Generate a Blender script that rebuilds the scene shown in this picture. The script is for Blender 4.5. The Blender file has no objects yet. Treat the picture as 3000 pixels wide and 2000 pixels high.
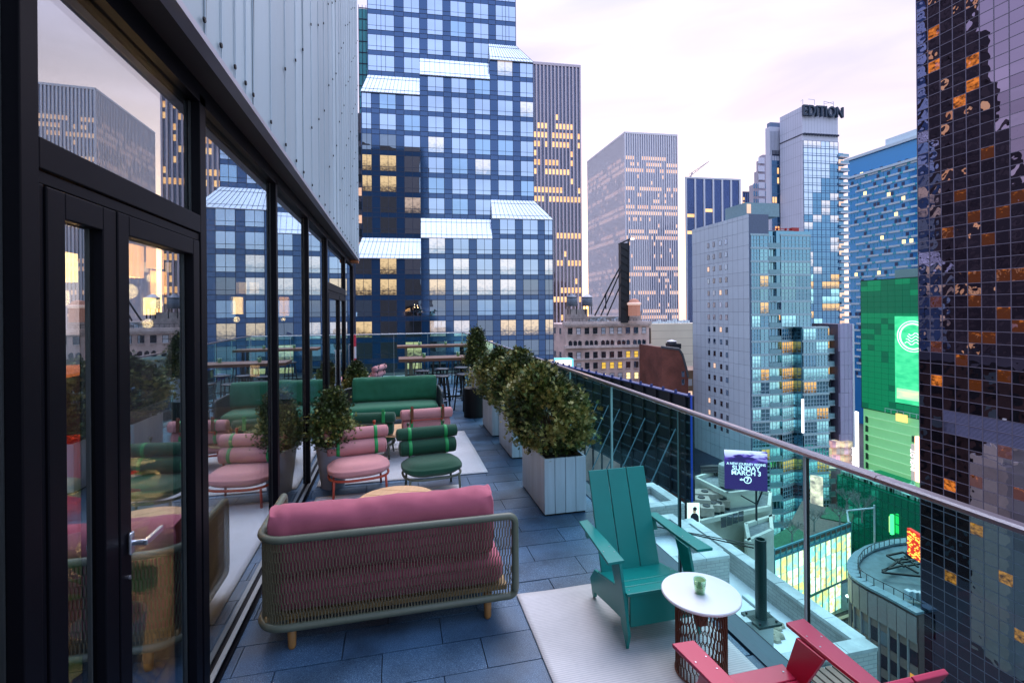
import bpy, bmesh, math, random
from mathutils import Vector, Matrix, noise
random.seed(11)
rnd = random.random
SC = bpy.context.scene
COL = SC.collection
rad = math.radians
# ------------------------------------------------------------ camera, sky, sun, exposure
CAM_H = 2.24
FPX, CX, CY = 1440.0, 1500.0, 911.0
YAW = math.atan(342 / 1440.0)
ROLL = rad(0.48)
cd = bpy.data.cameras.new('camera')
cam = bpy.data.objects.new('camera', cd); COL.objects.link(cam)
cam.location = (0, 0, CAM_H)
cam.rotation_mode = 'XYZ'
cam.matrix_world = Matrix.Translation((0, 0, CAM_H)) @ Matrix.Rotation(-YAW, 4, 'Z') @ Matrix.Rotation(rad(90), 4, 'X') @ Matrix.Rotation(-ROLL, 4, 'Z')
cd.sensor_width = 36; cd.lens = 36 * FPX / 3000
cd.shift_y = -(1000 - CY) / 3000.0
cd.clip_start = 0.05; cd.clip_end = 3000
SC.camera = cam

W = bpy.data.worlds.new("World"); SC.world = W; W.use_nodes = True
nt = W.node_tree; N = nt.nodes; L = nt.links
for n in list(N): N.remove(n)
out = N.new('ShaderNodeOutputWorld')
tc = N.new('ShaderNodeTexCoord')
sep = N.new('ShaderNodeSeparateXYZ'); L.new(tc.outputs['Generated'], sep.inputs[0])
# sunset side (ahead of the terrace) against the blue side behind it
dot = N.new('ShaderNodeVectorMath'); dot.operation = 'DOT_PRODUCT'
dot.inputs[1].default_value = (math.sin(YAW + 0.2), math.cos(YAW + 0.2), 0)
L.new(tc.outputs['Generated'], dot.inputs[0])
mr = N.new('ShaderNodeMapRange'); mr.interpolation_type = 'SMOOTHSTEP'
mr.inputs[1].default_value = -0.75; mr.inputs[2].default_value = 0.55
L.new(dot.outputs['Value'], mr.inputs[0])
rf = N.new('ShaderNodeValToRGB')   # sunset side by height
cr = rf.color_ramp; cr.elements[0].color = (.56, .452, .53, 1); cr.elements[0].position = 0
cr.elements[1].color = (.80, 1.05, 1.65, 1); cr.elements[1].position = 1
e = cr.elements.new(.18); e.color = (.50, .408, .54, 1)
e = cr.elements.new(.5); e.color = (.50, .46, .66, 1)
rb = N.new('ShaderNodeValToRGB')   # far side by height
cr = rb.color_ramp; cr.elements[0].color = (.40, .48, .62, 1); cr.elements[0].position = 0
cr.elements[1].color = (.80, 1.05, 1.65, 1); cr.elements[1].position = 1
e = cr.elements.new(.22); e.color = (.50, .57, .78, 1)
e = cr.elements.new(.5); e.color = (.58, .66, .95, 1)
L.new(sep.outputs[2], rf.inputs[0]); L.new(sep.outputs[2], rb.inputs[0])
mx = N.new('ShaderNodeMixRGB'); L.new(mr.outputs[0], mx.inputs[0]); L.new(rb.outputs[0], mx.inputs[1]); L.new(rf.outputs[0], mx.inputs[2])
mp = N.new('ShaderNodeMapping'); mp.inputs['Scale'].default_value = (1.6, 1.6, 7); mp.inputs['Rotation'].default_value = (.25, .1, .4)
L.new(tc.outputs['Generated'], mp.inputs[0])
nz = N.new('ShaderNodeTexNoise'); nz.inputs['Scale'].default_value = 2.0; nz.inputs['Detail'].default_value = 8; nz.inputs['Distortion'].default_value = .6
L.new(mp.outputs[0], nz.inputs[0])
cl = N.new('ShaderNodeMapRange'); cl.inputs[1].default_value = .3; cl.inputs[2].default_value = .72; cl.inputs[3].default_value = .78; cl.inputs[4].default_value = 1.10
L.new(nz.outputs[0], cl.inputs[0])
sc_ = N.new('ShaderNodeVectorMath'); sc_.operation = 'SCALE'
L.new(mx.outputs[0], sc_.inputs[0]); L.new(cl.outputs[0], sc_.inputs['Scale'])
sky = N.new('ShaderNodeTexSky'); sky.sky_type = 'NISHITA'; sky.sun_disc = False
sky.sun_elevation = rad(4); sky.sun_rotation = rad(25)
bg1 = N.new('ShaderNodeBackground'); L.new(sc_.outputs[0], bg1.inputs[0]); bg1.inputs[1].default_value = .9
bg2 = N.new('ShaderNodeBackground'); L.new(sky.outputs[0], bg2.inputs[0]); bg2.inputs[1].default_value = .05
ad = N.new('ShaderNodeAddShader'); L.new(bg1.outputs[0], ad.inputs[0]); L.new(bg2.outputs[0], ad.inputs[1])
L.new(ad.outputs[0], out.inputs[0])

sd = bpy.data.lights.new('sun', 'SUN'); sun = bpy.data.objects.new('sun', sd); COL.objects.link(sun)
sd.energy = 1.5; sd.angle = rad(45); sd.color = (1, .93, .97)
sun.rotation_euler = (rad(90 - 58), 0, rad(180 - 25))
sun.location = (0, 0, 60)
vs = SC.view_settings; vs.view_transform = 'Standard'; vs.look = 'None'; vs.exposure = 0.9; vs.gamma = 1
vs.use_curve_mapping = False
SC.render.engine = 'CYCLES'
SC.cycles.use_denoising = True
SC.cycles.max_bounces = 8; SC.cycles.transparent_max_bounces = 24; SC.cycles.glossy_bounces = 4
SC.cycles.diffuse_bounces = 3
SC.cycles.caustics_reflective = False; SC.cycles.caustics_refractive = False
SC.cycles.sample_clamp_indirect = 4

# ------------------------------------------------------------ picture to place
FW = Vector((math.sin(YAW), math.cos(YAW), 0)); RT = Vector((math.cos(YAW), -math.sin(YAW), 0)); UP = Vector((0, 0, 1))
EYE = Vector((0, 0, CAM_H))
def ray(x, y):
    a = (x - CX) / FPX; b = -(y - CY) / FPX
    c, s = math.cos(ROLL), math.sin(ROLL)
    return FW + RT * (c * a + s * b) + UP * (-s * a + c * b)
def at(x, y, d): return EYE + ray(x, y) * d            # at forward distance d
def onz(x, y, z): r = ray(x, y); return EYE + r * ((z - CAM_H) / r.z)
def onx(x, y, X): r = ray(x, y); return EYE + r * (X / r.x)
def ony(x, y, Y): r = ray(x, y); return EYE + r * (Y / r.y)
def onplane(x, y, P, n): r = ray(x, y); return EYE + r * ((P - EYE).dot(n) / r.dot(n))

# ------------------------------------------------------------ materials
MATS = {}
def _bump(nt, vec, scale, strength, dist=.01, detail=3):
    n = nt.nodes.new('ShaderNodeTexNoise'); n.inputs['Scale'].default_value = scale; n.inputs['Detail'].default_value = detail
    nt.links.new(vec, n.inputs[0])
    b = nt.nodes.new('ShaderNodeBump'); b.inputs['Strength'].default_value = strength; b.inputs['Distance'].default_value = dist
    nt.links.new(n.outputs[0], b.inputs['Height'])
    return b
def pm(name, col, rough=.6, metal=0, var=.12, scale=3.0, bump=0, bscale=60, bdist=.01, spec=.5, emis=None, es=0, objvar=0, stretch=None, coat=0, sheen=0, dirt=0):
    m = bpy.data.materials.new(name); m.use_nodes = True; nt = m.node_tree; N = nt.nodes; Lk = nt.links
    b = N['Principled BSDF']; b.inputs['Roughness'].default_value = rough; b.inputs['Metallic'].default_value = metal
    b.inputs['Specular IOR Level'].default_value = spec
    if coat: b.inputs['Coat Weight'].default_value = coat; b.inputs['Coat Roughness'].default_value = .15
    if sheen: b.inputs['Sheen Weight'].default_value = sheen
    tc = N.new('ShaderNodeTexCoord'); vec = tc.outputs['Object']
    if stretch:
        mp = N.new('ShaderNodeMapping'); mp.inputs['Scale'].default_value = stretch; Lk.new(vec, mp.inputs[0]); vec = mp.outputs[0]
    nz = N.new('ShaderNodeTexNoise'); nz.inputs['Scale'].default_value = scale; nz.inputs['Detail'].default_value = 5; Lk.new(vec, nz.inputs[0])
    rp = N.new('ShaderNodeMapRange'); rp.inputs[1].default_value = .25; rp.inputs[2].default_value = .75
    rp.inputs[3].default_value = 1 - var; rp.inputs[4].default_value = 1 + var
    Lk.new(nz.outputs[0], rp.inputs[0]); fac = rp.outputs[0]
    if objvar:
        oi = N.new('ShaderNodeObjectInfo'); r2 = N.new('ShaderNodeMapRange'); r2.inputs[3].default_value = 1 - objvar; r2.inputs[4].default_value = 1 + objvar
        Lk.new(oi.outputs['Random'], r2.inputs[0]); mu = N.new('ShaderNodeMath'); mu.operation = 'MULTIPLY'
        Lk.new(fac, mu.inputs[0]); Lk.new(r2.outputs[0], mu.inputs[1]); fac = mu.outputs[0]
    if dirt:
        n2 = N.new('ShaderNodeTexNoise'); n2.inputs['Scale'].default_value = scale * .35; n2.inputs['Detail'].default_value = 8; n2.inputs['Roughness'].default_value = .7
        Lk.new(vec, n2.inputs[0]); r3 = N.new('ShaderNodeMapRange'); r3.inputs[1].default_value = .42; r3.inputs[2].default_value = .62
        r3.inputs[3].default_value = 1; r3.inputs[4].default_value = 1 - dirt; Lk.new(n2.outputs[0], r3.inputs[0])
        mu = N.new('ShaderNodeMath'); mu.operation = 'MULTIPLY'; Lk.new(fac, mu.inputs[0]); Lk.new(r3.outputs[0], mu.inputs[1]); fac = mu.outputs[0]
    vm = N.new('ShaderNodeVectorMath'); vm.operation = 'SCALE'; vm.inputs[0].default_value = col[:3]; Lk.new(fac, vm.inputs['Scale'])
    Lk.new(vm.outputs[0], b.inputs['Base Color'])
    if bump: Lk.new(_bump(nt, vec, bscale, bump, bdist).outputs[0], b.inputs['Normal'])
    if emis:
        b.inputs['Emission Color'].default_value = (*emis, 1); b.inputs['Emission Strength'].default_value = es
    MATS[name] = m; return m
def speckle(name, col, col2, rough=.7, scale=260, bump=.25):
    m = bpy.data.materials.new(name); m.use_nodes = True; nt = m.node_tree; N = nt.nodes; Lk = nt.links
    b = N['Principled BSDF']; b.inputs['Roughness'].default_value = rough
    tc = N.new('ShaderNodeTexCoord'); ge = N.new('ShaderNodeNewGeometry')
    n1 = N.new('ShaderNodeTexNoise'); n1.inputs['Scale'].default_value = scale; n1.inputs['Detail'].default_value = 2; Lk.new(ge.outputs['Position'], n1.inputs[0])
    r1 = N.new('ShaderNodeMapRange'); r1.inputs[1].default_value = .5; r1.inputs[2].default_value = .72; Lk.new(n1.outputs[0], r1.inputs[0])
    n2 = N.new('ShaderNodeTexNoise'); n2.inputs['Scale'].default_value = 2.3; n2.inputs['Detail'].default_value = 6; Lk.new(ge.outputs['Position'], n2.inputs[0])
    r2 = N.new('ShaderNodeMapRange'); r2.inputs[1].default_value = .3; r2.inputs[2].default_value = .7; r2.inputs[3].default_value = .55; r2.inputs[4].default_value = 1.45; Lk.new(n2.outputs[0], r2.inputs[0])
    oi = N.new('ShaderNodeObjectInfo'); r3 = N.new('ShaderNodeMapRange'); r3.inputs[3].default_value = .82; r3.inputs[4].default_value = 1.2; Lk.new(oi.outputs['Random'], r3.inputs[0])
    mu = N.new('ShaderNodeMath'); mu.operation = 'MULTIPLY'; Lk.new(r2.outputs[0], mu.inputs[0]); Lk.new(r3.outputs[0], mu.inputs[1])
    mi = N.new('ShaderNodeMixRGB'); mi.inputs[1].default_value = (*col, 1); mi.inputs[2].default_value = (*col2, 1); Lk.new(r1.outputs[0], mi.inputs[0])
    vm = N.new('ShaderNodeVectorMath'); vm.operation = 'SCALE'; Lk.new(mi.outputs[0], vm.inputs[0]); Lk.new(mu.outputs[0], vm.inputs['Scale'])
    Lk.new(vm.outputs[0], b.inputs['Base Color'])
    r4 = N.new('ShaderNodeMapRange'); r4.inputs[3].default_value = rough - .18; r4.inputs[4].default_value = rough + .1; Lk.new(n2.outputs[0], r4.inputs[0]); Lk.new(r4.outputs[0], b.inputs['Roughness'])
    bu = N.new('ShaderNodeBump'); bu.inputs['Strength'].default_value = bump; bu.inputs['Distance'].default_value = .003; Lk.new(n1.outputs[0], bu.inputs['Height']); Lk.new(bu.outputs[0], b.inputs['Normal'])
    MATS[name] = m; return m
def weave(name, col, col2, rough=.9, scale=(160, 160, 160), bump=.4, axis='X'):
    m = bpy.data.materials.new(name); m.use_nodes = True; nt = m.node_tree; N = nt.nodes; Lk = nt.links
    b = N['Principled BSDF']; b.inputs['Roughness'].default_value = rough; b.inputs['Sheen Weight'].default_value = .15
    tc = N.new('ShaderNodeTexCoord'); mp = N.new('ShaderNodeMapping'); mp.inputs['Scale'].default_value = scale; Lk.new(tc.outputs['Object'], mp.inputs[0])
    w1 = N.new('ShaderNodeTexWave'); w1.bands_direction = axis; w1.inputs['Scale'].default_value = .35; w1.inputs['Distortion'].default_value = 1.2; w1.inputs['Detail'].default_value = 2; Lk.new(mp.outputs[0], w1.inputs[0])
    n1 = N.new('ShaderNodeTexNoise'); n1.inputs['Scale'].default_value = 1.0; n1.inputs['Detail'].default_value = 3; Lk.new(mp.outputs[0], n1.inputs[0])
    n2 = N.new('ShaderNodeTexNoise'); n2.inputs['Scale'].default_value = 2.0; n2.inputs['Detail'].default_value = 4; Lk.new(tc.outputs['Object'], n2.inputs[0])
    a1 = N.new('ShaderNodeMath'); a1.operation = 'MULTIPLY'; Lk.new(w1.outputs['Fac'], a1.inputs[0]); Lk.new(n1.outputs[0], a1.inputs[1])
    mi = N.new('ShaderNodeMixRGB'); mi.inputs[1].default_value = (*col2, 1); mi.inputs[2].default_value = (*col, 1)
    r1 = N.new('ShaderNodeMapRange'); r1.inputs[1].default_value = 0.02; r1.inputs[2].default_value = .42; Lk.new(a1.outputs[0], r1.inputs[0]); Lk.new(r1.outputs[0], mi.inputs[0])
    r2 = N.new('ShaderNodeMapRange'); r2.inputs[1].default_value = .3; r2.inputs[2].default_value = .7; r2.inputs[3].default_value = .88; r2.inputs[4].default_value = 1.1; Lk.new(n2.outputs[0], r2.inputs[0])
    vm = N.new('ShaderNodeVectorMath'); vm.operation = 'SCALE'; Lk.new(mi.outputs[0], vm.inputs[0]); Lk.new(r2.outputs[0], vm.inputs['Scale']); Lk.new(vm.outputs[0], b.inputs['Base Color'])
    bu = N.new('ShaderNodeBump'); bu.inputs['Strength'].default_value = bump; bu.inputs['Distance'].default_value = .004; Lk.new(a1.outputs[0], bu.inputs['Height']); Lk.new(bu.outputs[0], b.inputs['Normal'])
    MATS[name] = m; return m
def clearglass(name, tint, base=.06, ior=1.6, gtint=(1, 1, 1), rough=0.0, gain=1.0):
    """see-through pane: tinted transmission plus a mirror part that grows towards grazing"""
    m = bpy.data.materials.new(name); m.use_nodes = True; nt = m.node_tree; N = nt.nodes; Lk = nt.links
    for n in list(N): N.remove(n)
    o = N.new('ShaderNodeOutputMaterial'); t = N.new('ShaderNodeBsdfTransparent'); t.inputs[0].default_value = (*tint, 1)
    g = N.new('ShaderNodeBsdfGlossy'); g.inputs['Color'].default_value = (*gtint, 1); g.inputs['Roughness'].default_value = rough
    f = N.new('ShaderNodeFresnel'); f.inputs[0].default_value = ior
    ge = N.new('ShaderNodeNewGeometry'); fi = N.new('ShaderNodeMix'); fi.data_type = 'FLOAT'
    mu = N.new('ShaderNodeMath'); mu.operation = 'MULTIPLY_ADD'; mu.inputs[1].default_value = gain; mu.inputs[2].default_value = base; mu.use_clamp = True
    # the same curve from both sides of the pane
    lw = N.new('ShaderNodeLayerWeight'); lw.inputs[0].default_value = .5
    pw = N.new('ShaderNodeMath'); pw.operation = 'POWER'; pw.inputs[1].default_value = 4.0
    Lk.new(lw.outputs['Facing'], pw.inputs[0]); Lk.new(pw.outputs[0], mu.inputs[0])
    mix = N.new('ShaderNodeMixShader'); Lk.new(mu.outputs[0], mix.inputs[0]); Lk.new(t.outputs[0], mix.inputs[1]); Lk.new(g.outputs[0], mix.inputs[2])
    Lk.new(mix.outputs[0], o.inputs[0]); MATS[name] = m; return m
def facade_glass(name, base, tint, refl=.6, rough=.02, wob=0, wscale=.4, emis=None, es=0, thr=(.30, .66)):
    """opaque mirror-like curtain wall glass: dark body, tinted reflection, optional lit room behind"""
    m = bpy.data.materials.new(name); m.use_nodes = True; nt = m.node_tree; N = nt.nodes; Lk = nt.links
    for n in list(N): N.remove(n)
    o = N.new('ShaderNodeOutputMaterial'); d = N.new('ShaderNodeBsdfDiffuse'); d.inputs[0].default_value = (*base, 1)
    g = N.new('ShaderNodeBsdfGlossy'); g.inputs['Color'].default_value = (*tint, 1); g.inputs['Roughness'].default_value = rough
    geo = N.new('ShaderNodeNewGeometry')
    if wob:
        n = N.new('ShaderNodeTexNoise'); n.inputs['Scale'].default_value = wscale; n.inputs['Detail'].default_value = 1.5
        Lk.new(geo.outputs['Position'], n.inputs[0]); b = N.new('ShaderNodeBump'); b.inputs['Strength'].default_value = wob; b.inputs['Distance'].default_value = .05
        Lk.new(n.outputs[0], b.inputs['Height']); Lk.new(b.outputs[0], g.inputs['Normal'])
    mix = N.new('ShaderNodeMixShader'); mix.inputs[0].default_value = refl
    src = d.outputs[0]
    if emis:
        e = N.new('ShaderNodeEmission'); e.inputs[1].default_value = es * .6
        tcx = N.new('ShaderNodeTexCoord')
        oi = N.new('ShaderNodeObjectInfo'); vm = N.new('ShaderNodeVectorMath'); vm.operation = 'ADD'
        sr = N.new('ShaderNodeMath'); sr.operation = 'MULTIPLY'; sr.inputs[1].default_value = 60; Lk.new(oi.outputs['Random'], sr.inputs[0])
        Lk.new(tcx.outputs['Object'], vm.inputs[0]); Lk.new(sr.outputs[0], vm.inputs[1])
        mp = N.new('ShaderNodeMapping'); mp.inputs['Scale'].default_value = (1.6, 1.6, 2.6); Lk.new(vm.outputs[0], mp.inputs[0])
        n = N.new('ShaderNodeTexNoise'); n.inputs['Scale'].default_value = 1.1; n.inputs['Detail'].default_value = 5; n.inputs['Roughness'].default_value = .65; Lk.new(mp.outputs[0], n.inputs[0])
        r = N.new('ShaderNodeValToRGB'); r.color_ramp.elements[0].position = thr[0]; r.color_ramp.elements[0].color = (emis[0] * .08, emis[1] * .07, emis[2] * .06, 1)
        r.color_ramp.elements[1].position = thr[1]; r.color_ramp.elements[1].color = (*emis, 1)
        sz = N.new('ShaderNodeSeparateXYZ'); Lk.new(tcx.outputs['Object'], sz.inputs[0]); zr = N.new('ShaderNodeMapRange'); zr.inputs[1].default_value = .3; zr.inputs[2].default_value = 2.0; zr.inputs[3].default_value = -.16; zr.inputs[4].default_value = .16
        Lk.new(sz.outputs[2], zr.inputs[0]); az = N.new('ShaderNodeMath'); az.operation = 'ADD'; Lk.new(n.outputs[0], az.inputs[0]); Lk.new(zr.outputs[0], az.inputs[1])
        Lk.new(az.outputs[0], r.inputs[0]); Lk.new(r.outputs[0], e.inputs[0])
        a = N.new('ShaderNodeAddShader'); Lk.new(d.outputs[0], a.inputs[0]); Lk.new(e.outputs[0], a.inputs[1]); src = a.outputs[0]
    Lk.new(src, mix.inputs[1]); Lk.new(g.outputs[0], mix.inputs[2]); Lk.new(mix.outputs[0], o.inputs[0])
    MATS[name] = m; return m
def emit(name, col, s, tex=None):
    m = bpy.data.materials.new(name); m.use_nodes = True; nt = m.node_tree; N = nt.nodes; Lk = nt.links
    b = N['Principled BSDF']; b.inputs['Base Color'].default_value = (*[c * .5 for c in col], 1); b.inputs['Roughness'].default_value = .5
    b.inputs['Emission Color'].default_value = (*col, 1); b.inputs['Emission Strength'].default_value = s * .6
    if tex:
        tc = N.new('ShaderNodeTexCoord'); mp = N.new('ShaderNodeMapping'); mp.inputs['Scale'].default_value = tex[0]; Lk.new(tc.outputs['Object'], mp.inputs[0])
        n = N.new('ShaderNodeTexNoise'); n.inputs['Scale'].default_value = 1; n.inputs['Detail'].default_value = 4; Lk.new(mp.outputs[0], n.inputs[0])
        r = N.new('ShaderNodeValToRGB'); r.color_ramp.elements[0].position = tex[1]; r.color_ramp.elements[1].position = tex[2]
        r.color_ramp.elements[0].color = (*tex[3], 1); r.color_ramp.elements[1].color = (*col, 1)
        Lk.new(n.outputs[0], r.inputs[0]); Lk.new(r.outputs[0], b.inputs['Emission Color'])
    MATS[name] = m; return m
def brickmat(name, c1, c2, mortar, sc=1, bump=.5):
    m = bpy.data.materials.new(name); m.use_nodes = True; nt = m.node_tree; N = nt.nodes; Lk = nt.links
    b = N['Principled BSDF']; b.inputs['Roughness'].default_value = .85
    geo = N.new('ShaderNodeNewGeometry'); sp = N.new('ShaderNodeSeparateXYZ'); Lk.new(geo.outputs['Position'], sp.inputs[0])
    a = N.new('ShaderNodeMath'); a.operation = 'ADD'; Lk.new(sp.outputs[0], a.inputs[0]); Lk.new(sp.outputs[1], a.inputs[1])
    cb = N.new('ShaderNodeCombineXYZ'); Lk.new(a.outputs[0], cb.inputs[0]); Lk.new(sp.outputs[2], cb.inputs[1])
    t = N.new('ShaderNodeTexBrick'); t.inputs['Color1'].default_value = (*c1, 1); t.inputs['Color2'].default_value = (*c2, 1); t.inputs['Mortar'].default_value = (*mortar, 1)
    t.inputs['Scale'].default_value = sc; t.inputs['Brick Width'].default_value = .24; t.inputs['Row Height'].default_value = .08; t.inputs['Mortar Size'].default_value = .008
    Lk.new(cb.outputs[0], t.inputs[0])
    n = N.new('ShaderNodeTexNoise'); n.inputs['Scale'].default_value = .6 * sc; n.inputs['Detail'].default_value = 7; Lk.new(geo.outputs['Position'], n.inputs[0])
    r = N.new('ShaderNodeMapRange'); r.inputs[1].default_value = .3; r.inputs[2].default_value = .7; r.inputs[3].default_value = .6; r.inputs[4].default_value = 1.2; Lk.new(n.outputs[0], r.inputs[0])
    vm = N.new('ShaderNodeVectorMath'); vm.operation = 'SCALE'; Lk.new(t.outputs[0], vm.inputs[0]); Lk.new(r.outputs[0], vm.inputs['Scale']); Lk.new(vm.outputs[0], b.inputs['Base Color'])
    bu = N.new('ShaderNodeBump'); bu.inputs['Strength'].default_value = bump; bu.inputs['Distance'].default_value = .01; Lk.new(t.outputs['Fac'], bu.inputs['Height']); bu.invert = True; Lk.new(bu.outputs[0], b.inputs['Normal'])
    MATS[name] = m; return m

# ------------------------------------------------------------ mesh helpers
class MB:
    def __init__(s): s.v = []; s.f = []; s.m = []
    def quad(s, *p, mi=0):
        i = len(s.v); s.v += [tuple(q) for q in p]; s.f.append(tuple(range(i, i + len(p)))); s.m.append(mi); return s
    def hexa(s, c, mi=0):
        i = len(s.v); s.v += [tuple(q) for q in c]
        for f in ((0, 3, 2, 1), (4, 5, 6, 7), (0, 1, 5, 4), (1, 2, 6, 5), (2, 3, 7, 6), (3, 0, 4, 7)):
            s.f.append(tuple(i + k for k in f)); s.m.append(mi)
        return s
    def box(s, x0, x1, y0, y1, z0, z1, mi=0):
        return s.hexa([(x0, y0, z0), (x1, y0, z0), (x1, y1, z0), (x0, y1, z0), (x0, y0, z1), (x1, y0, z1), (x1, y1, z1), (x0, y1, z1)], mi)
    def obox(s, o, u, v, w, mi=0):     # corner o and three edge vectors
        o, u, v, w = Vector(o), Vector(u), Vector(v), Vector(w)
        return s.hexa([o, o + u, o + u + v, o + v, o + w, o + u + w, o + u + v + w, o + v + w], mi)
    def prism(s, poly, d, mi=0):       # polygon of 3d points pushed along d
        n = len(poly); i = len(s.v); d = Vector(d)
        s.v += [tuple(p) for p in poly] + [tuple(Vector(p) + d) for p in poly]
        s.f.append(tuple(range(i, i + n))[::-1]); s.m.append(mi); s.f.append(tuple(range(i + n, i + 2 * n))); s.m.append(mi)
        for k in range(n):
            j = (k + 1) % n; s.f.append((i + k, i + j, i + n + j, i + n + k)); s.m.append(mi)
        return s
    def tube(s, pts, r, n=8, closed=False, mi=0, flat=1.0, ref=None):
        pts = [Vector(p) for p in pts]; K = len(pts); i0 = len(s.v); up = Vector(ref) if ref else None
        for k, p in enumerate(pts):
            a = pts[(k - 1) % K] if (k > 0 or closed) else p; b = pts[(k + 1) % K] if (k < K - 1 or closed) else p
            t = (b - a).normalized()
            q = up or (Vector((0, 0, 1)) if abs(t.z) < .9 else Vector((1, 0, 0)))
            x = t.cross(q).normalized(); y = x.cross(t).normalized()
            rr = r[k] if isinstance(r, (list, tuple)) else r
            for j in range(n):
                an = 2 * math.pi * (j + .5) / n
                s.v.append(tuple(p + x * math.cos(an) * rr + y * math.sin(an) * rr * flat))
        for k in range(K if closed else K - 1):
            for j in range(n):
                a = i0 + k * n + j; b = i0 + k * n + (j + 1) % n; c = i0 + ((k + 1) % K) * n + (j + 1) % n; d = i0 + ((k + 1) % K) * n + j
                s.f.append((a, b, c, d)); s.m.append(mi)
        if not closed:
            s.f.append(tuple(i0 + j for j in range(n))[::-1]); s.m.append(mi)
            s.f.append(tuple(i0 + (K - 1) * n + j for j in range(n))); s.m.append(mi)
        return s
    def lathe(s, prof, n=24, c=(0, 0, 0), mi=0, cap=True, sx=1, sy=1):
        i0 = len(s.v)
        for r, z in prof:
            for j in range(n):
                a = 2 * math.pi * j / n; s.v.append((c[0] + r * sx * math.cos(a), c[1] + r * sy * math.sin(a), c[2] + z))
        for k in range(len(prof) - 1):
            for j in range(n):
                s.f.append((i0 + k * n + j, i0 + k * n + (j + 1) % n, i0 + (k + 1) * n + (j + 1) % n, i0 + (k + 1) * n + j)); s.m.append(mi)
        if cap:
            s.f.append(tuple(i0 + j for j in range(n))[::-1]); s.m.append(mi)
            s.f.append(tuple(i0 + (len(prof) - 1) * n + j for j in range(n))); s.m.append(mi)
        return s
    def mesh(s, name, mats, smooth=False):
        me = bpy.data.meshes.new(name); me.from_pydata(s.v, [], s.f)
        for m in (mats if isinstance(mats, (list, tuple)) else [mats]): me.materials.append(m)
        if any(s.m): me.polygons.foreach_set('material_index', s.m)
        if smooth: me.polygons.foreach_set('use_smooth', [True] * len(s.f))
        me.update(); return me
    def build(s, name, mats, parent=None, smooth=False, bevel=0, segs=2, loc=None, kind=None, label=None):
        return link(name, s.mesh(name, mats, smooth), parent, bevel=bevel, segs=segs, loc=loc, kind=kind, label=label)
def link(name, me, parent=None, loc=None, rot=None, bevel=0, segs=2, kind=None, label=None):
    o = bpy.data.objects.new(name, me); COL.objects.link(o)
    if parent: o.parent = parent
    if loc is not None: o.location = loc
    if rot is not None: o.rotation_euler = rot
    if bevel:
        b = o.modifiers.new('bevel', 'BEVEL'); b.width = bevel; b.segments = segs; b.limit_method = 'ANGLE'; b.angle_limit = rad(40)
    if kind: o['kind'] = kind
    if label: o['label'] = label
    return o
def tag(o, label, cat, group=None):
    o['label'] = label; o['category'] = cat
    if group: o['group'] = group
    return o
def thing(name, label, cat, loc=(0, 0, 0), rz=0, group=None):
    o = bpy.data.objects.new(name, None); COL.objects.link(o); o.empty_display_size = .1
    o.location = loc; o.rotation_euler = (0, 0, rz); return tag(o, label, cat, group)
def struct(name, mb, mats, **k): return mb.build(name, mats, kind='structure', **k)
def copy_tree(o, parent=None):
    c = o.copy(); COL.objects.link(c)
    if parent: c.parent = parent
    for ch in o.children: copy_tree(ch, c)
    return c
def dup(o, loc, rz, label, group=None):
    c = copy_tree(o); c.location = loc; c.rotation_euler = (0, 0, rz); c['label'] = label
    if group: c['group'] = group
    return c
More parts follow.
